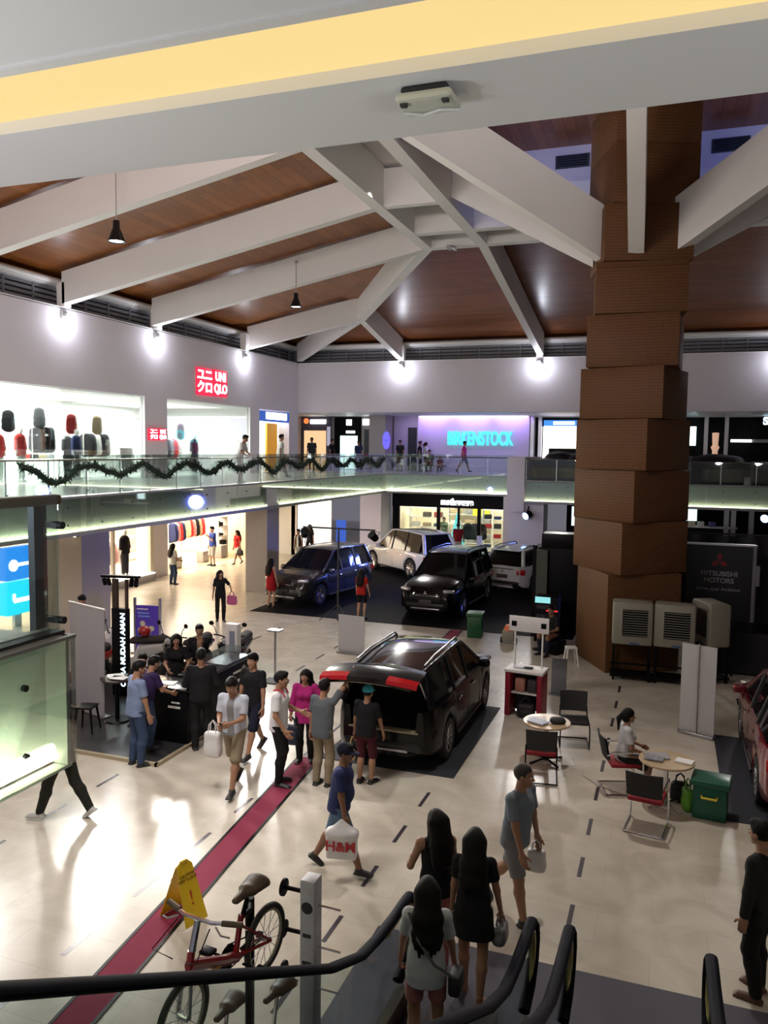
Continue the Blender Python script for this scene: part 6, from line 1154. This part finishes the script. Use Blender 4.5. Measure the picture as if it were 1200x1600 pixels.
for x, z, c, l in ((-.1, .465, (.45, .2, .14), 'tan'), (.14, .465, (.05, .04, .05), 'dark')):
    o = MB().box((0, 0, .13), (.2, .2, .26), bev=.04).build('carton', mat('carton '+l, c, .6)); o.matrix_world = Matrix.Translation((-2.45, 15.2, 0)) @ rotz(R(-6)) @ Matrix.Translation((x, -.02, z)); tag(o, '%s carton on the shelf of the promotion table' % l, 'carton')
o = softbag('handbag', 'black bag on the floor under the promotion table', -2.42, 15.05, 0, 0, .34, .2, .3, m_bs); tag(MB().box((-2.4, 15.16, .94), (.16, .1, .03), bev=.01).build('stapler', m_bs), 'small black stapler on the promotion table top', 'stapler'); tag(MB().box((-2.6, 15.2, .935), (.2, .15, .02)).build('leaflet', mat('pale leaflet', (.6, .6, .75), .5)), 'pale leaflets on the promotion table top', 'leaflet')
# air coolers before the column
m_ivory = mat('ivory plastic housing', (.26, .25, .2), .5)
def cooler(label, x, y, rz, base=True):
    t = thing('air_cooler', label, 'air cooler', (x, y, 0), rz, 'air coolers before the timber column'); MB().box((0, 0, 1.3), (.86, .5, .96), bev=.05).build('housing', m_ivory, t); MB().box((0.05, -.245, 1.32), (.62, .03, .68), bev=.02).build('grille_frame', m_ivory, t); g = MB().box((.05, -.258, 1.32), (.54, .01, .6)); g.build('grille', m_black, t); s_ = MB()
    for k in range(11): s_.box((.05, -.265, 1.05+.054*k), (.54, .02, .012))
    s_.build('grille_slats', m_ivory, t); MB().box((.05, -.25, .87), (.2, .012, .035)).build('badge', mat('blue badge', (.05, .12, .3), .5), t)
    for a in (-.38, .38):
        for b in (-.21, .21): MB().box((a, b, .42), (.05, .05, .76)).build('leg', m_black, t); MB().lathe([(.04, -.02), (.04, .02)], (a, b, .04), 'X', 10).build('caster', m_black, t)
    MB().box((0, 0, .12), (.9, .5, .05)).box((0, -.24, .4), (.9, .03, .04)).build('cart_frame', m_black, t); return t
cooler('air cooler with a dark louvred grille, left of the three', -.66, 18.55, R(4)); cooler('middle air cooler of the three', .24, 18.6, R(-2)); cooler('air cooler turned sideways, right of the three', 1.0, 19.2, R(-65))
# AV rack, boxes and drapes in the dark corner
av = thing('equipment_rack', 'black equipment rack with a glowing screen and red lights', 'equipment rack', (-2.95, 21.5, 0)); MB().box((0, 0, .62), (.62, .5, 1.2), bev=.01).build('case', m_black, av); MB().box((-.1, -.255, 1.14), (.4, .012, .16)).build('screen', emat('cyan screen', (.35, .9, .9), .9), av); MB().box((.15, -.255, .86), (.3, .012, .03)).build('indicator_lights', emat('red lights', (1, .03, .04), 1.6), av)
for z in (.95, .7, .5, .3): MB().box((0, -.256, z), (.5, .012, .1)).build('module', m_dark, av)
MB().cyl((-.28, -.2, 0), (-.28, -.2, .03), .03, n=8).cyl((.28, -.2, 0), (.28, -.2, .03), .03, n=8).build('caster', m_black, av)
lb = thing('speaker_stack', 'tall black boxes behind the equipment rack, left of the column', 'stack', (-2.75, 22.8, 0)); MB().box((0, 0, 1.2), (1.05, .7, 2.4), bev=.02).build('tall_box', m_black, lb); MB().box((0, 0, 2.6), (1.1, .72, .4), bev=.02).build('top_box', m_kb, lb)
gs = thing('standing_board', 'dim olive panel beside the tall black boxes', 'panel', (-3.25, 22.3, 0)); MB().box((0, 0, 1.2), (.3, .06, 2.3)).build('panel', mat('olive panel', (.06, .065, .05), .5), gs); MB().box((-.2, .03, 1.25), (.12, .08, 2.45)).build('edge_post', m_black, gs)
dr = thing('black_partition', 'long black drape partition behind the column on the right', 'partition', (6.6, 22.6, 0)); ds = MB(); n = 120
pf = [[(-6.2+12.4*k/n, .05*math.sin(k*1.05), z) for k in range(n+1)] for z in (0.02, 2.95)]; ds.loft(pf, closed=False, caps=False); ds.loft([[(x, y+.02, z) for x, y, z in q] for q in pf], closed=False, caps=False); ds.build('drape', mat('black drape cloth', (.006, .006, .01), .7), dr, 60)
for k in range(5): MB().cyl((-6.1+3.05*k, .1, 0), (-6.1+3.05*k, .1, 3.0), .025, n=8).build('upright', m_dark, dr)
MB().cyl((-6.2, .1, 2.98), (6.2, .1, 2.98), .025, n=8).build('crossbar', m_dark, dr)
mb_ = thing('brand_backdrop', 'black backdrop with a red three diamond badge and white words', 'backdrop', (1.25, 21.4, 0)); MB().box((0, 0, 1.42), (1.5, .05, 2.8)).build('panel', mat('black print panel', (.01, .01, .013), .35), mb_); MB().cyl((.8, 0, 0), (.8, 0, 2.85), .05, n=10).box((.86, 0, 2.1), (.12, .1, .5)).build('post', mat('grey tube', (.2, .2, .23), .4), mb_); MB().box((0, 0, 2.84), (1.6, .08, .05)).build('top_bar', m_steel, mb_); MB().box((0, .1, .02), (1.4, .5, .04)).build('foot', m_dark, mb_)
dm = MB()
for k in range(3):
    a = R(90+120*k); u = Vector((math.cos(a), math.sin(a))); v_ = Vector((-u.y, u.x)); q = [u*0, u*.11+v_*.064, u*.22, u*.11-v_*.064]; dm.prism([(p.x, p.y) for p in q], .008, M=Matrix.Translation((0.0, -.026, 2.42)) @ Matrix.Rotation(R(90), 4, 'X'))
dm.build('diamond_badge', mat('badge red', (.25, .008, .02), .4), mb_); m_dimw = mat('dim white print', (.3, .3, .32), .5)
text('words', 'MITSUBISHI\nMOTORS', .17, upright((0, -.03, 2.02), -90), m_dimw, mb_, .003, bold=.003); text('words', 'Drive your Ambition', .12, upright((0, -.03, 1.72), -90), m_dimw, mb_, .003)
bx = thing('draped_table', 'black cloth covered table right of the air coolers', 'table', (1.9, 20.4, 0)); s = SDF(); s.box((0, 0, .5), (.7, .6, .5), .04); v, q = s.mesh(.05); npmesh('cloth', [(v, q, 0)], [mat('black drape cloth', (.006, .006, .01), .7)], bx); MB().box((0, 0, 1.01), (1.3, 1.1, .03)).build('table_top', m_kb, bx)
fl = thing('floor_fan', 'small orange topped machine on the floor by the equipment rack', 'machine', (-3.85, 20.85, 0)); MB().box((0, 0, .2), (.34, .34, .3), bev=.04).build('tank', m_ivory, fl); MB().lathe([(.001, .5), (.1, .48), (.14, .38), (.15, .34), (.001, .34)], n=18).build('lid', mat('orange plastic', (.7, .14, .03), .4), fl)
for s in (-1, 1): MB().lathe([(.08, -.025), (.08, .025)], (s*.19, -.05, .08), 'X', 14).build('wheel', m_black, fl)
wst = thing('stool', 'white plastic stool with splayed legs left of the column', 'stool', (-2.05, 19.2, 0), R(20)); MB().box((0, 0, .43), (.27, .27, .03), bev=.02).build('seat', m_white, wst)
for a in (-1, 1):
    for b in (-1, 1): MB().tube([(a*.1, b*.1, .42), (a*.15, b*.15, 0)], [.022, .016], 6).build('leg', m_white, wst)
gst = thing('microphone_stand', 'black round based microphone stand left of the white stool', 'stand', (-3.0, 20.4, 0)); MB().lathe([(.001, 0), (.16, 0), (.15, .025), (.001, .03)], n=20).build('base', m_black, gst); MB().cyl((0, 0, .02), (0, 0, 1.1), .012, n=8).build('pole', m_black, gst)
# ------------------------------------------------------------------ people
BLK, DARK = ('black', (.008, .008, .01)), ('dark', (.02, .02, .024)); JEANS, KHAKI, WHITE = ('jeans', (.04, .065, .13)), ('khaki', (.26, .21, .14)), ('white', (.68, .68, .7)); NAVY = ('navy', (.012, .018, .06))
m_poly = mat('white plastic bag', (.7, .69, .7), .45, bump=.6, bscale=14)
walk = ((-.09, .3, .09), (.09, -.34, .15)); walkf = ((8, 0), (-8, -38)); walk2 = ((-.09, -.34, .15), (.09, .3, .09)); walkf2 = ((8, -38), (-8, 0))
def strapbag(name, label, p, size, m, rz=0, handle=True): return softbag(name, label, p[0], p[1], p[2]-size[2]*1.28, rz, *size, m, handle)
# front right walkers
_, hd, _ = person('man in grey blue T-shirt and shorts striding past the escalators', -1.42, 8.4, 0, -112, 1.74, 'm', 'tan', .012, 6, ank=((-.1, -.42, .2), (.1, .18, .08)), foot=((5, -50), (-5, 0)), wr=((-.27, .1, .84), (.27, .25, .85)), hy=18, top=('blue grey', (.2, .24, .29)), bot=('grey shorts', (.25, .26, .27)), blen=.46, hair='buzz', build=1.03, hem=-.12)
strapbag('plastic_bag', 'thin white plastic bag in the hand of the striding man in grey blue', (hd[0][0], hd[0][1], hd[0][2]-.06), (.2, .1, .28), m_poly)
person('long haired woman in a black top and pink trousers, farthest of the escalator three', -1.98, 7.2, 0, 28, 1.62, 'f', 'tan', .012, 3, hy=20, top=BLK, sleeve=0, bot=('salmon', (.5, .18, .17)), blen=1.0, hair='long', wr=((-.22, .3, 1.02), (.24, .05, .82)), shoe=('bare', (0, 0, 0)))
_, h3, _ = person('woman with long black hair in a short black dress carrying a grey bag', -1.55, 6.95, .006, 8, 1.62, 'f', 'tan', .012, 3, top=BLK, sleeve=.4, hem=-.28, bot=BLK, skirt=(.62, .03), hair='long', wr=((-.22, .12, .85), (.26, .1, .86)), shoe=('bare', (0, 0, 0)), ank=((-.08, .1, .08), (.09, -.16, .1)), grip=(0, 1))
strapbag('handbag', 'grey handbag hanging from the arm of the woman in the black dress', (h3[1][0], h3[1][1], h3[1][2]-.03), (.12, .22, .2), mat('grey leather', (.22, .22, .23), .5))
person('long haired woman in a white top and pink shorts on the escalator', -1.72, 6.0, .016, 14, 1.6, 'f', 'tan', .012, 3, hy=4, top=('white top', (.5, .53, .55)), sleeve=.5, bot=('pink shorts', (.5, .2, .18)), blen=.36, hair='long', wr=((-.24, .2, .84), (.25, .16, .84)), hem=-.16)
cb = MB().tube([(-1.72+x, 6.0+y, z) for x, y, z in ((-.13, -.08, 1.36), (-.02, -.17, 1.2), (.12, -.165, 1.02), (.22, -.06, .9))], .012, 6)
bgr = thing('handbag', 'dark crossbody bag at the hip of the woman in the white top', 'bag', (-1.48, 6.06, .7)); MB().box((0, 0, .08), (.1, .2, .18), bev=.03).build('body', m_bs, bgr); o = cb.build('strap', mat('grey strap', (.1, .11, .11), .6), bgr); o.location = (1.48, -6.06, -.7)
person('man in a dark jacket and glasses standing at the right edge', .97, 7.95, 0, 62, 1.68, 'm', 'tan', .012, 3, hy=-10, top=('grey shirt', (.12, .12, .13)), sleeve=.5, overlay=(('dark jacket', (.022, .022, .02)), 1.0, -.16), bot=BLK, hair='short', wr=((-.26, .06, .8), (.27, .04, .8)), shoe=('brown sandal', (.1, .04, .025)), build=1.06)
# walkers on the left of the runner
_, h6, _ = person('man in navy T-shirt and denim shorts walking right with a white shopping bag', -3.58, 8.6, 0, -82, 1.58, 'm', 'brown', .012, 6, hy=-8, top=NAVY, bot=('denim shorts', (.1, .16, .24)), blen=.5, hair='short', ank=walk2, foot=walkf2, wr=((-.25, -.05, .78), (.26, .14, .82)), grip=(0, 1), build=1.1, cap=('navy cap', (.012, .012, .03)))
hb = thing('shopping_bag', 'white plastic shopping bag with red letters carried by the man in navy', 'bag', (h6[1][0]-.02, h6[1][1]-.03, h6[1][2]-.47), R(12)); s = SDF(); s.box((0, 0, .16), (.18, .07, .17), .03).cone((0, 0, .3), (0, 0, .43), .11, .025, k=.06, w=(1, 0, 0), q=.6); v, q = s.mesh(.012); npmesh('body', [(v, q, 0)], [m_poly], hb)
text('letters', 'H&M', .17, upright((0, -.088, .16), -90), mat('red letters', (.5, .02, .03), .5), hb, .003, bold=.003)
person('man in grey T-shirt and khaki trousers reaching up to the raised tailgate', -4.78, 10.78, 0, -12, 1.62, 'm', 'tan', .013, 4, top=('slate grey', (.11, .125, .14)), bot=KHAKI, hair='short', wr=((-.24, .02, .84), (.26, .5, 1.78)), elb=((-.4, -.8, -.4), (.8, .3, -.3)), hem=-.14)
person('person in a turquoise cap and black T-shirt at the car boot', -4.2, 11.1, 0, -6, 1.5, 'm', 'tan', .013, 6, top=BLK, bot=('maroon', (.07, .012, .02)), blen=.5, hair='short', cap=('turquoise cap', (.05, .38, .48)), wr=((-.26, .06, .74), (.24, .2, .86)), shoe=('sandal', (.015, .015, .015)))
fn = thing('straw_fan', 'round straw hand fan held by the person in the turquoise cap', 'fan', (-4.36, 10.82, .55), R(-12)); MB().lathe([(.001, 0), (.115, 0), (.12, .006), (.115, .012), (.001, .012)], (0, 0, .0), 'Y', 28).build('disc', mat('straw', (.5, .33, .12), .7, noise=.3, nscale=30), fn); MB().cyl((0, .006, .1), (.05, .006, .26), .01, n=8).build('handle', mat('straw', (.5, .33, .12), .7), fn)
_, hm_, _ = person('woman in a magenta top holding a dark tote bag beside the car', -5.42, 11.55, 0, 196, 1.53, 'f', 'tan', .013, 3, hy=-14, top=('magenta', (.38, .02, .16)), sleeve=.9, bot=BLK, hair='long', wr=((-.36, .28, 1.08), (.27, .04, .82)), build=1.14, hem=-.2, grip=(0, 1))
strapbag('tote_bag', 'dark blue tote bag in the hand of the woman in magenta', (hm_[1][0], hm_[1][1], hm_[1][2]-.02), (.32, .1, .36), mat('dark tote', (.012, .02, .045), .6))
person('man in a white polo with red shoulder stripes and black trousers, in profile', -5.42, 10.6, 0, -78, 1.73, 'm', 'tan', .013, 2, top=('white polo', (.72, .72, .75)), bot=BLK, hair='short', wr=((-.2, .3, 1.05), (.24, .16, .9)), stripe=('red stripe', (.5, .03, .05)))
st_ = None
person('man in black T-shirt and dark shorts coming forward behind the phone user', -6.33, 11.5, 0, 172, 1.71, 'm', 'tan', .013, 3, top=BLK, bot=('dark navy', (.012, .014, .03)), blen=.55, hair='short', wr=((-.26, .12, .84), (.27, .06, .82)), ank=walk, foot=walkf)
_, hk, _ = person('man looking at his phone in a pale open shirt and khaki shorts', -5.95, 10.2, 0, 186, 1.72, 'm', 'tan', .012, 4, hp=24, top=('grey tee', (.24, .24, .25)), sleeve=.4, overlay=(('pale blue shirt', (.5, .54, .62)), .5, -.06), bot=KHAKI, blen=.52, hair='short', ank=walk, foot=walkf, wr=((-.06, .3, 1.08), (.1, .3, 1.06)), grip=(1, 1))
ph = thing('phone', 'black phone in the hands of the man in khaki shorts', 'phone', ((hk[0][0]+hk[1][0])/2, (hk[0][1]+hk[1][1])/2-.08, (hk[0][2]+hk[1][2])/2+.03)); MB().box((0, 0, 0), (.075, .15, .01), M=Matrix.Rotation(R(-30), 4, 'X'), bev=.004).build('body', m_bs, ph)
strapbag('plastic_bag', 'white plastic bag hanging from the forearm of the phone user', (hk[1][0]-.14, hk[1][1]+.06, hk[1][2]+.02), (.26, .14, .42), m_poly)
person('man in a light blue polo and jeans at the kiosk edge', -7.85, 10.4, 0, -30, 1.69, 'm', 'tan', .013, 3, hy=-12, hp=14, top=('light blue', (.2, .26, .42)), bot=JEANS, hair='short', wr=((-.24, .08, .82), (.24, .12, .84)), build=1.05)
person('person in a dark purple shirt leaning on the kiosk counter', -8.05, 10.93, .05, -25, 1.56, 'm', 'tan', .014, 14, hp=18, top=('dark purple', (.03, .016, .07)), bot=JEANS, hair='short', wr=((-.1, .42, 1.02), (.2, .42, 1.0)))
person('person dressed in black standing at the kiosk with back to the camera', -7.27, 11.38, 0, 30, 1.7, 'm', 'brown', .014, 4, top=BLK, sleeve=1, bot=BLK, hair='short', wr=((-.2, .3, 1.04), (.2, .25, 1.0)), build=1.06)
person('woman with long black hair behind the kiosk counter', -8.55, 12.55, .05, 215, 1.56, 'f', 'tan', .014, 4, top=BLK, sleeve=.5, bot=BLK, hair='long', wr=((-.18, .32, 1.04), (.16, .34, 1.04)))
person('man in a black jacket behind the long kiosk counter, hand at his chin', -8.5, 13.25, .05, 215, 1.6, 'm', 'tan', .014, 4, top=('tan shirt', (.3, .2, .12)), sleeve=.5, overlay=(BLK, 1, -.1), bot=BLK, hair='short', wr=((-.05, .2, 1.36), (.2, .3, 1.04)))
person('man resting his chin on his hand at the small dark table', -9.0, 12.2, .05, 200, 1.62, 'm', 'tan', .014, 12, pz=.56, ank=((-.12, .34, .08), (.12, .3, .08)), top=BLK, bot=BLK, hair='short', wr=((-.05, .28, 1.0), (.2, .3, .84)))
cs = thing('stool', 'black stool under the man at the small dark table', 'stool', (-8.99, 12.22, .05)); MB().lathe([(.001, .38), (.17, .38), (.17, .42), (.001, .42)], n=20).build('seat', m_kb, cs)
for k in range(4): MB().tube([(math.cos(R(45+90*k))*.1, math.sin(R(45+90*k))*.1, .39), (math.cos(R(45+90*k))*.19, math.sin(R(45+90*k))*.19, 0)], .014, 6).build('leg', m_kb, cs)
person('man walking by, his upper half hidden behind the lit green fascia', -7.62, 8.5, 0, 100, 1.7, 'm', 'tan', .014, 4, top=DARK, bot=('dark trousers', (.022, .022, .018)), hair='short', ank=walk, foot=walkf, shoe=('white shoe', (.5, .5, .48)))
person('dark haired man behind the grey fabric banner', -12.7, 15.0, 0, 175, 1.62, 'm', 'tan', .02, 4, hp=22, top=DARK, bot=DARK, hair='short')
# seated woman in uniform
person('seated woman in a white uniform shirt and dark skirt at the brochure table', -.5, 12.3, 0, -74, 1.56, 'f', 'tan', .012, 6, hp=4, pz=.61, ank=((-.08, .42, .08), (.08, .36, .08)), top=('uniform white', (.6, .6, .62)), bot=DARK, skirt=(.9, .02), hair='pony', wr=((-.14, .34, .7), (.14, .3, .68)), grip=(1, 0), shoe=('black shoe', (.01, .01, .01)))
person('man in dark clothes sitting left of the timber column', -2.6, 20.2, 0, 150, 1.65, 'm', 'brown', .02, 12, pz=.52, ank=((-.12, .42, .08), (.12, .38, .08)), top=BLK, bot=('dark jeans', (.012, .016, .035)), hair='short', wr=((-.12, .36, .62), (.12, .34, .62)))
cs = thing('case', 'black equipment case that the man by the column sits on', 'case', (-2.6, 20.22, 0), R(150)); MB().box((0, 0, .18), (.5, .4, .35), bev=.02).build('body', m_kb, cs); MB().box((0, -.2, .3), (.12, .02, .03)).build('latch', m_steel, cs)
# far floor
FR = .021
_, hp_, _ = person('woman in black with long hair and a pink bag on the open floor', -12.24, 20.2, 0, 215, 1.5, 'f', 'tan', .018, 2, hy=20, top=BLK, sleeve=.5, bot=BLK, hair='long', wr=((-.34, .2, 1.08), (.25, .05, .85)), ank=((-.1, .05, .08), (.1, -.05, .08)))
strapbag('handbag', 'pink bag hanging from the elbow of the woman in black', (hp_[0][0]+.02, hp_[0][1], hp_[0][2]-.06), (.3, .12, .3), mat('pink leather', (.5, .1, .25), .5))
person('woman with long hair in a white top and jeans before the open shop', -17.1, 24.9, 0, -20, 1.52, 'f', 'tan', FR, 2, top=WHITE, bot=JEANS, hair='long', wr=((-.2, .25, 1.0), (.2, .25, 1.0)))
person('man in a blue shirt and grey shorts in the open shop', -18.3, 29.6, 0, 150, 1.68, 'm', 'light', FR, 2, top=('blue shirt', (.03, .06, .28)), bot=('pale shorts', (.4, .38, .36)), blen=.52, hair='short', wr=((-.05, .25, 1.3), (.25, .05, .84)))
_, hr, _ = person('woman in a red top and white shorts walking by the open shop', -17.5, 30.3, 0, 160, 1.5, 'f', 'tan', FR, 2, top=('red top', (.5, .02, .02)), bot=('white shorts', (.6, .58, .55)), blen=.45, hair='long', ank=walk, foot=walkf)
strapbag('handbag', 'dark bag on the arm of the woman in the red top', (hr[0][0], hr[0][1], hr[0][2]), (.26, .14, .26), m_bs)
_, hs, _ = person('woman with long hair in a red dress beside the tan pillar', -11.8, 22.5, 0, -20, 1.58, 'f', 'light', .018, 2, top=('red dress', (.38, .01, .02)), sleeve=0, hem=-.28, bot=('red dress', (.38, .01, .02)), skirt=(.75, .0), hair='long', wr=((-.2, .2, 1.0), (.22, .1, .86)))
strapbag('handbag', 'yellow bag of the woman in the red dress', (hs[0][0]-.04, hs[0][1], hs[0][2]), (.1, .24, .28), mat('yellow leather', (.55, .36, .05), .5))
person('man in a dark vest over white beside the white lit panel', -15.1, 31.4, 0, 170, 1.55, 'm', 'tan', FR, 2, top=('white sleeves', (.6, .6, .6)), bot=('grey shorts', (.25, .24, .22)), blen=.55, overlay=(DARK, 0, -.1), hair='short', ank=walk, foot=walkf)
person('woman in black behind the man in the dark vest', -15.6, 33.6, 0, 175, 1.55, 'f', 'tan', FR, 2, top=BLK, bot=BLK, blen=.5, hair='long', ank=walk2, foot=walkf2)
person('person in dark green left of the tan pillar', -17.7, 32.2, .0, 140, 1.58, 'm', 'tan', FR, 2, top=('dark green', (.02, .05, .03)), bot=DARK, hair='short')
person('woman in a red top and black shorts seen from behind before the black carpet', -8.5, 21.95, .014, -5, 1.52, 'f', 'light', .018, 2, top=('red tee', (.42, .02, .015)), sleeve=.4, bot=BLK, blen=.4, hair='long', wr=((-.24, .14, .84), (.24, .14, .84)))
person('man in maroon walking towards the black framed shop', -9.2, 36.2, 0, 10, 1.66, 'm', 'tan', FR, 2, top=('maroon shirt', (.25, .012, .03)), bot=('pale trousers', (.5, .46, .42)), hair='short')
person('shop assistant in green inside the black framed shop', -10.9, 39.9, .006, 185, 1.6, 'f', 'tan', FR, 2, top=('moss green', (.05, .12, .06)), bot=DARK, hair='bun')
# upper level
person('man in a white T-shirt leaning on the upper left railing', -13.75, 23.95, UF, -80, 1.64, 'm', 'tan', .018, 18, hp=20, top=WHITE, bot=('grey jeans', (.1, .1, .12)), hair='short', wr=((-.2, .38, .96), (.2, .36, .96)), grip=(1, 1))
person('man in a white T-shirt walking past the orange panel shop upstairs', -14.6, 28.6, UF, -50, 1.72, 'm', 'tan', FR, 4, top=WHITE, bot=KHAKI, hair='short', ank=walk, foot=walkf, wr=((-.24, .2, .9), (.24, -.05, .86)))
_, _, tb = person('man with a backpack before the peach lit shop upstairs', -18.2, 39.4, UF, 190, 1.75, 'm', 'tan', FR, 2, top=('dark grey tee', (.04, .045, .05)), bot=KHAKI, blen=.55, hair='short')
person('man in black crossing before the black shop front upstairs', -17.3, 40.0, UF, -95, 1.68, 'm', 'tan', FR, 2, top=BLK, bot=DARK, hair='short')
person('man in dark blue before the grey upper doorway', -16.2, 41.2, UF, 180, 1.62, 'm', 'tan', FR, 2, top=NAVY, bot=DARK, hair='short')
_, hu, _ = person('man in a dark shirt beside the violet oval sign', -13.95, 41.7, UF, 170, 1.68, 'm', 'tan', FR, 2, top=DARK, bot=('brown shorts', (.15, .09, .06)), blen=.55, hair='short')
strapbag('plastic_bag', 'white plastic bag carried by the man beside the violet oval sign', (hu[0][0], hu[0][1], hu[0][2]), (.3, .16, .4), m_poly)
person('man in black at the left end of the violet wall', -13.0, 42.2, UF, -80, 1.64, 'm', 'tan', FR, 2, top=BLK, bot=DARK, hair='short'); person('person in white behind the man in black at the violet wall', -12.75, 42.5, UF, -60, 1.6, 'f', 'tan', FR, 2, top=WHITE, bot=JEANS, hair='pony')
sq = dict(pz=.48, ank=((-.12, .38, .08), (.12, .34, .08)), wr=((-.1, .36, .6), (.1, .34, .6)))
person('man in olive sitting low at the violet wall', -12.35, 42.0, UF, 185, 1.64, 'm', 'tan', FR, 14, top=('olive', (.07, .065, .04)), bot=DARK, hair='short', **sq); person('child sitting beside the man in olive', -11.75, 42.0, UF, 185, 1.15, 'm', 'tan', FR, 10, top=('dull red', (.2, .05, .05)), bot=DARK, hair='short', **sq)
bn = thing('bench', 'low dark bench at the foot of the violet wall', 'bench', (-12.1, 42.1, UF)); MB().box((0, 0, .33), (1.3, .42, .06), bev=.015).build('seat', m_dark, bn)
for s in (-1, 1): MB().box((s*.55, 0, .15), (.06, .36, .3)).build('leg', m_steel, bn)
person('man in a pink shirt walking along the violet wall', -10.35, 41.6, UF, -85, 1.66, 'm', 'tan', FR, 3, top=('pink shirt', (.6, .03, .2)), bot=('grey violet shorts', (.22, .2, .26)), blen=.5, hair='short', ank=walk, foot=walkf)
person('shopper in red inside the bright upper left shop', -20.4, 19.75, UF, -60, 1.6, 'm', 'tan', FR, 2, top=('red jacket', (.5, .03, .03)), sleeve=1, bot=DARK, hair='short')
print('BUILD', round(time.time()-T0, 1))

# lettering as plain meshes
dg = bpy.context.evaluated_depsgraph_get()
for o in [q for q in COL.objects if q.type == 'FONT']:
    me = bpy.data.meshes.new_from_object(o.evaluated_get(dg)); n = o.name; p = o.parent; mb_l = o.matrix_local.copy(); bpy.data.objects.remove(o)
    q = bpy.data.objects.new(n, me); COL.objects.link(q); q.parent = p; q.matrix_local = mb_l
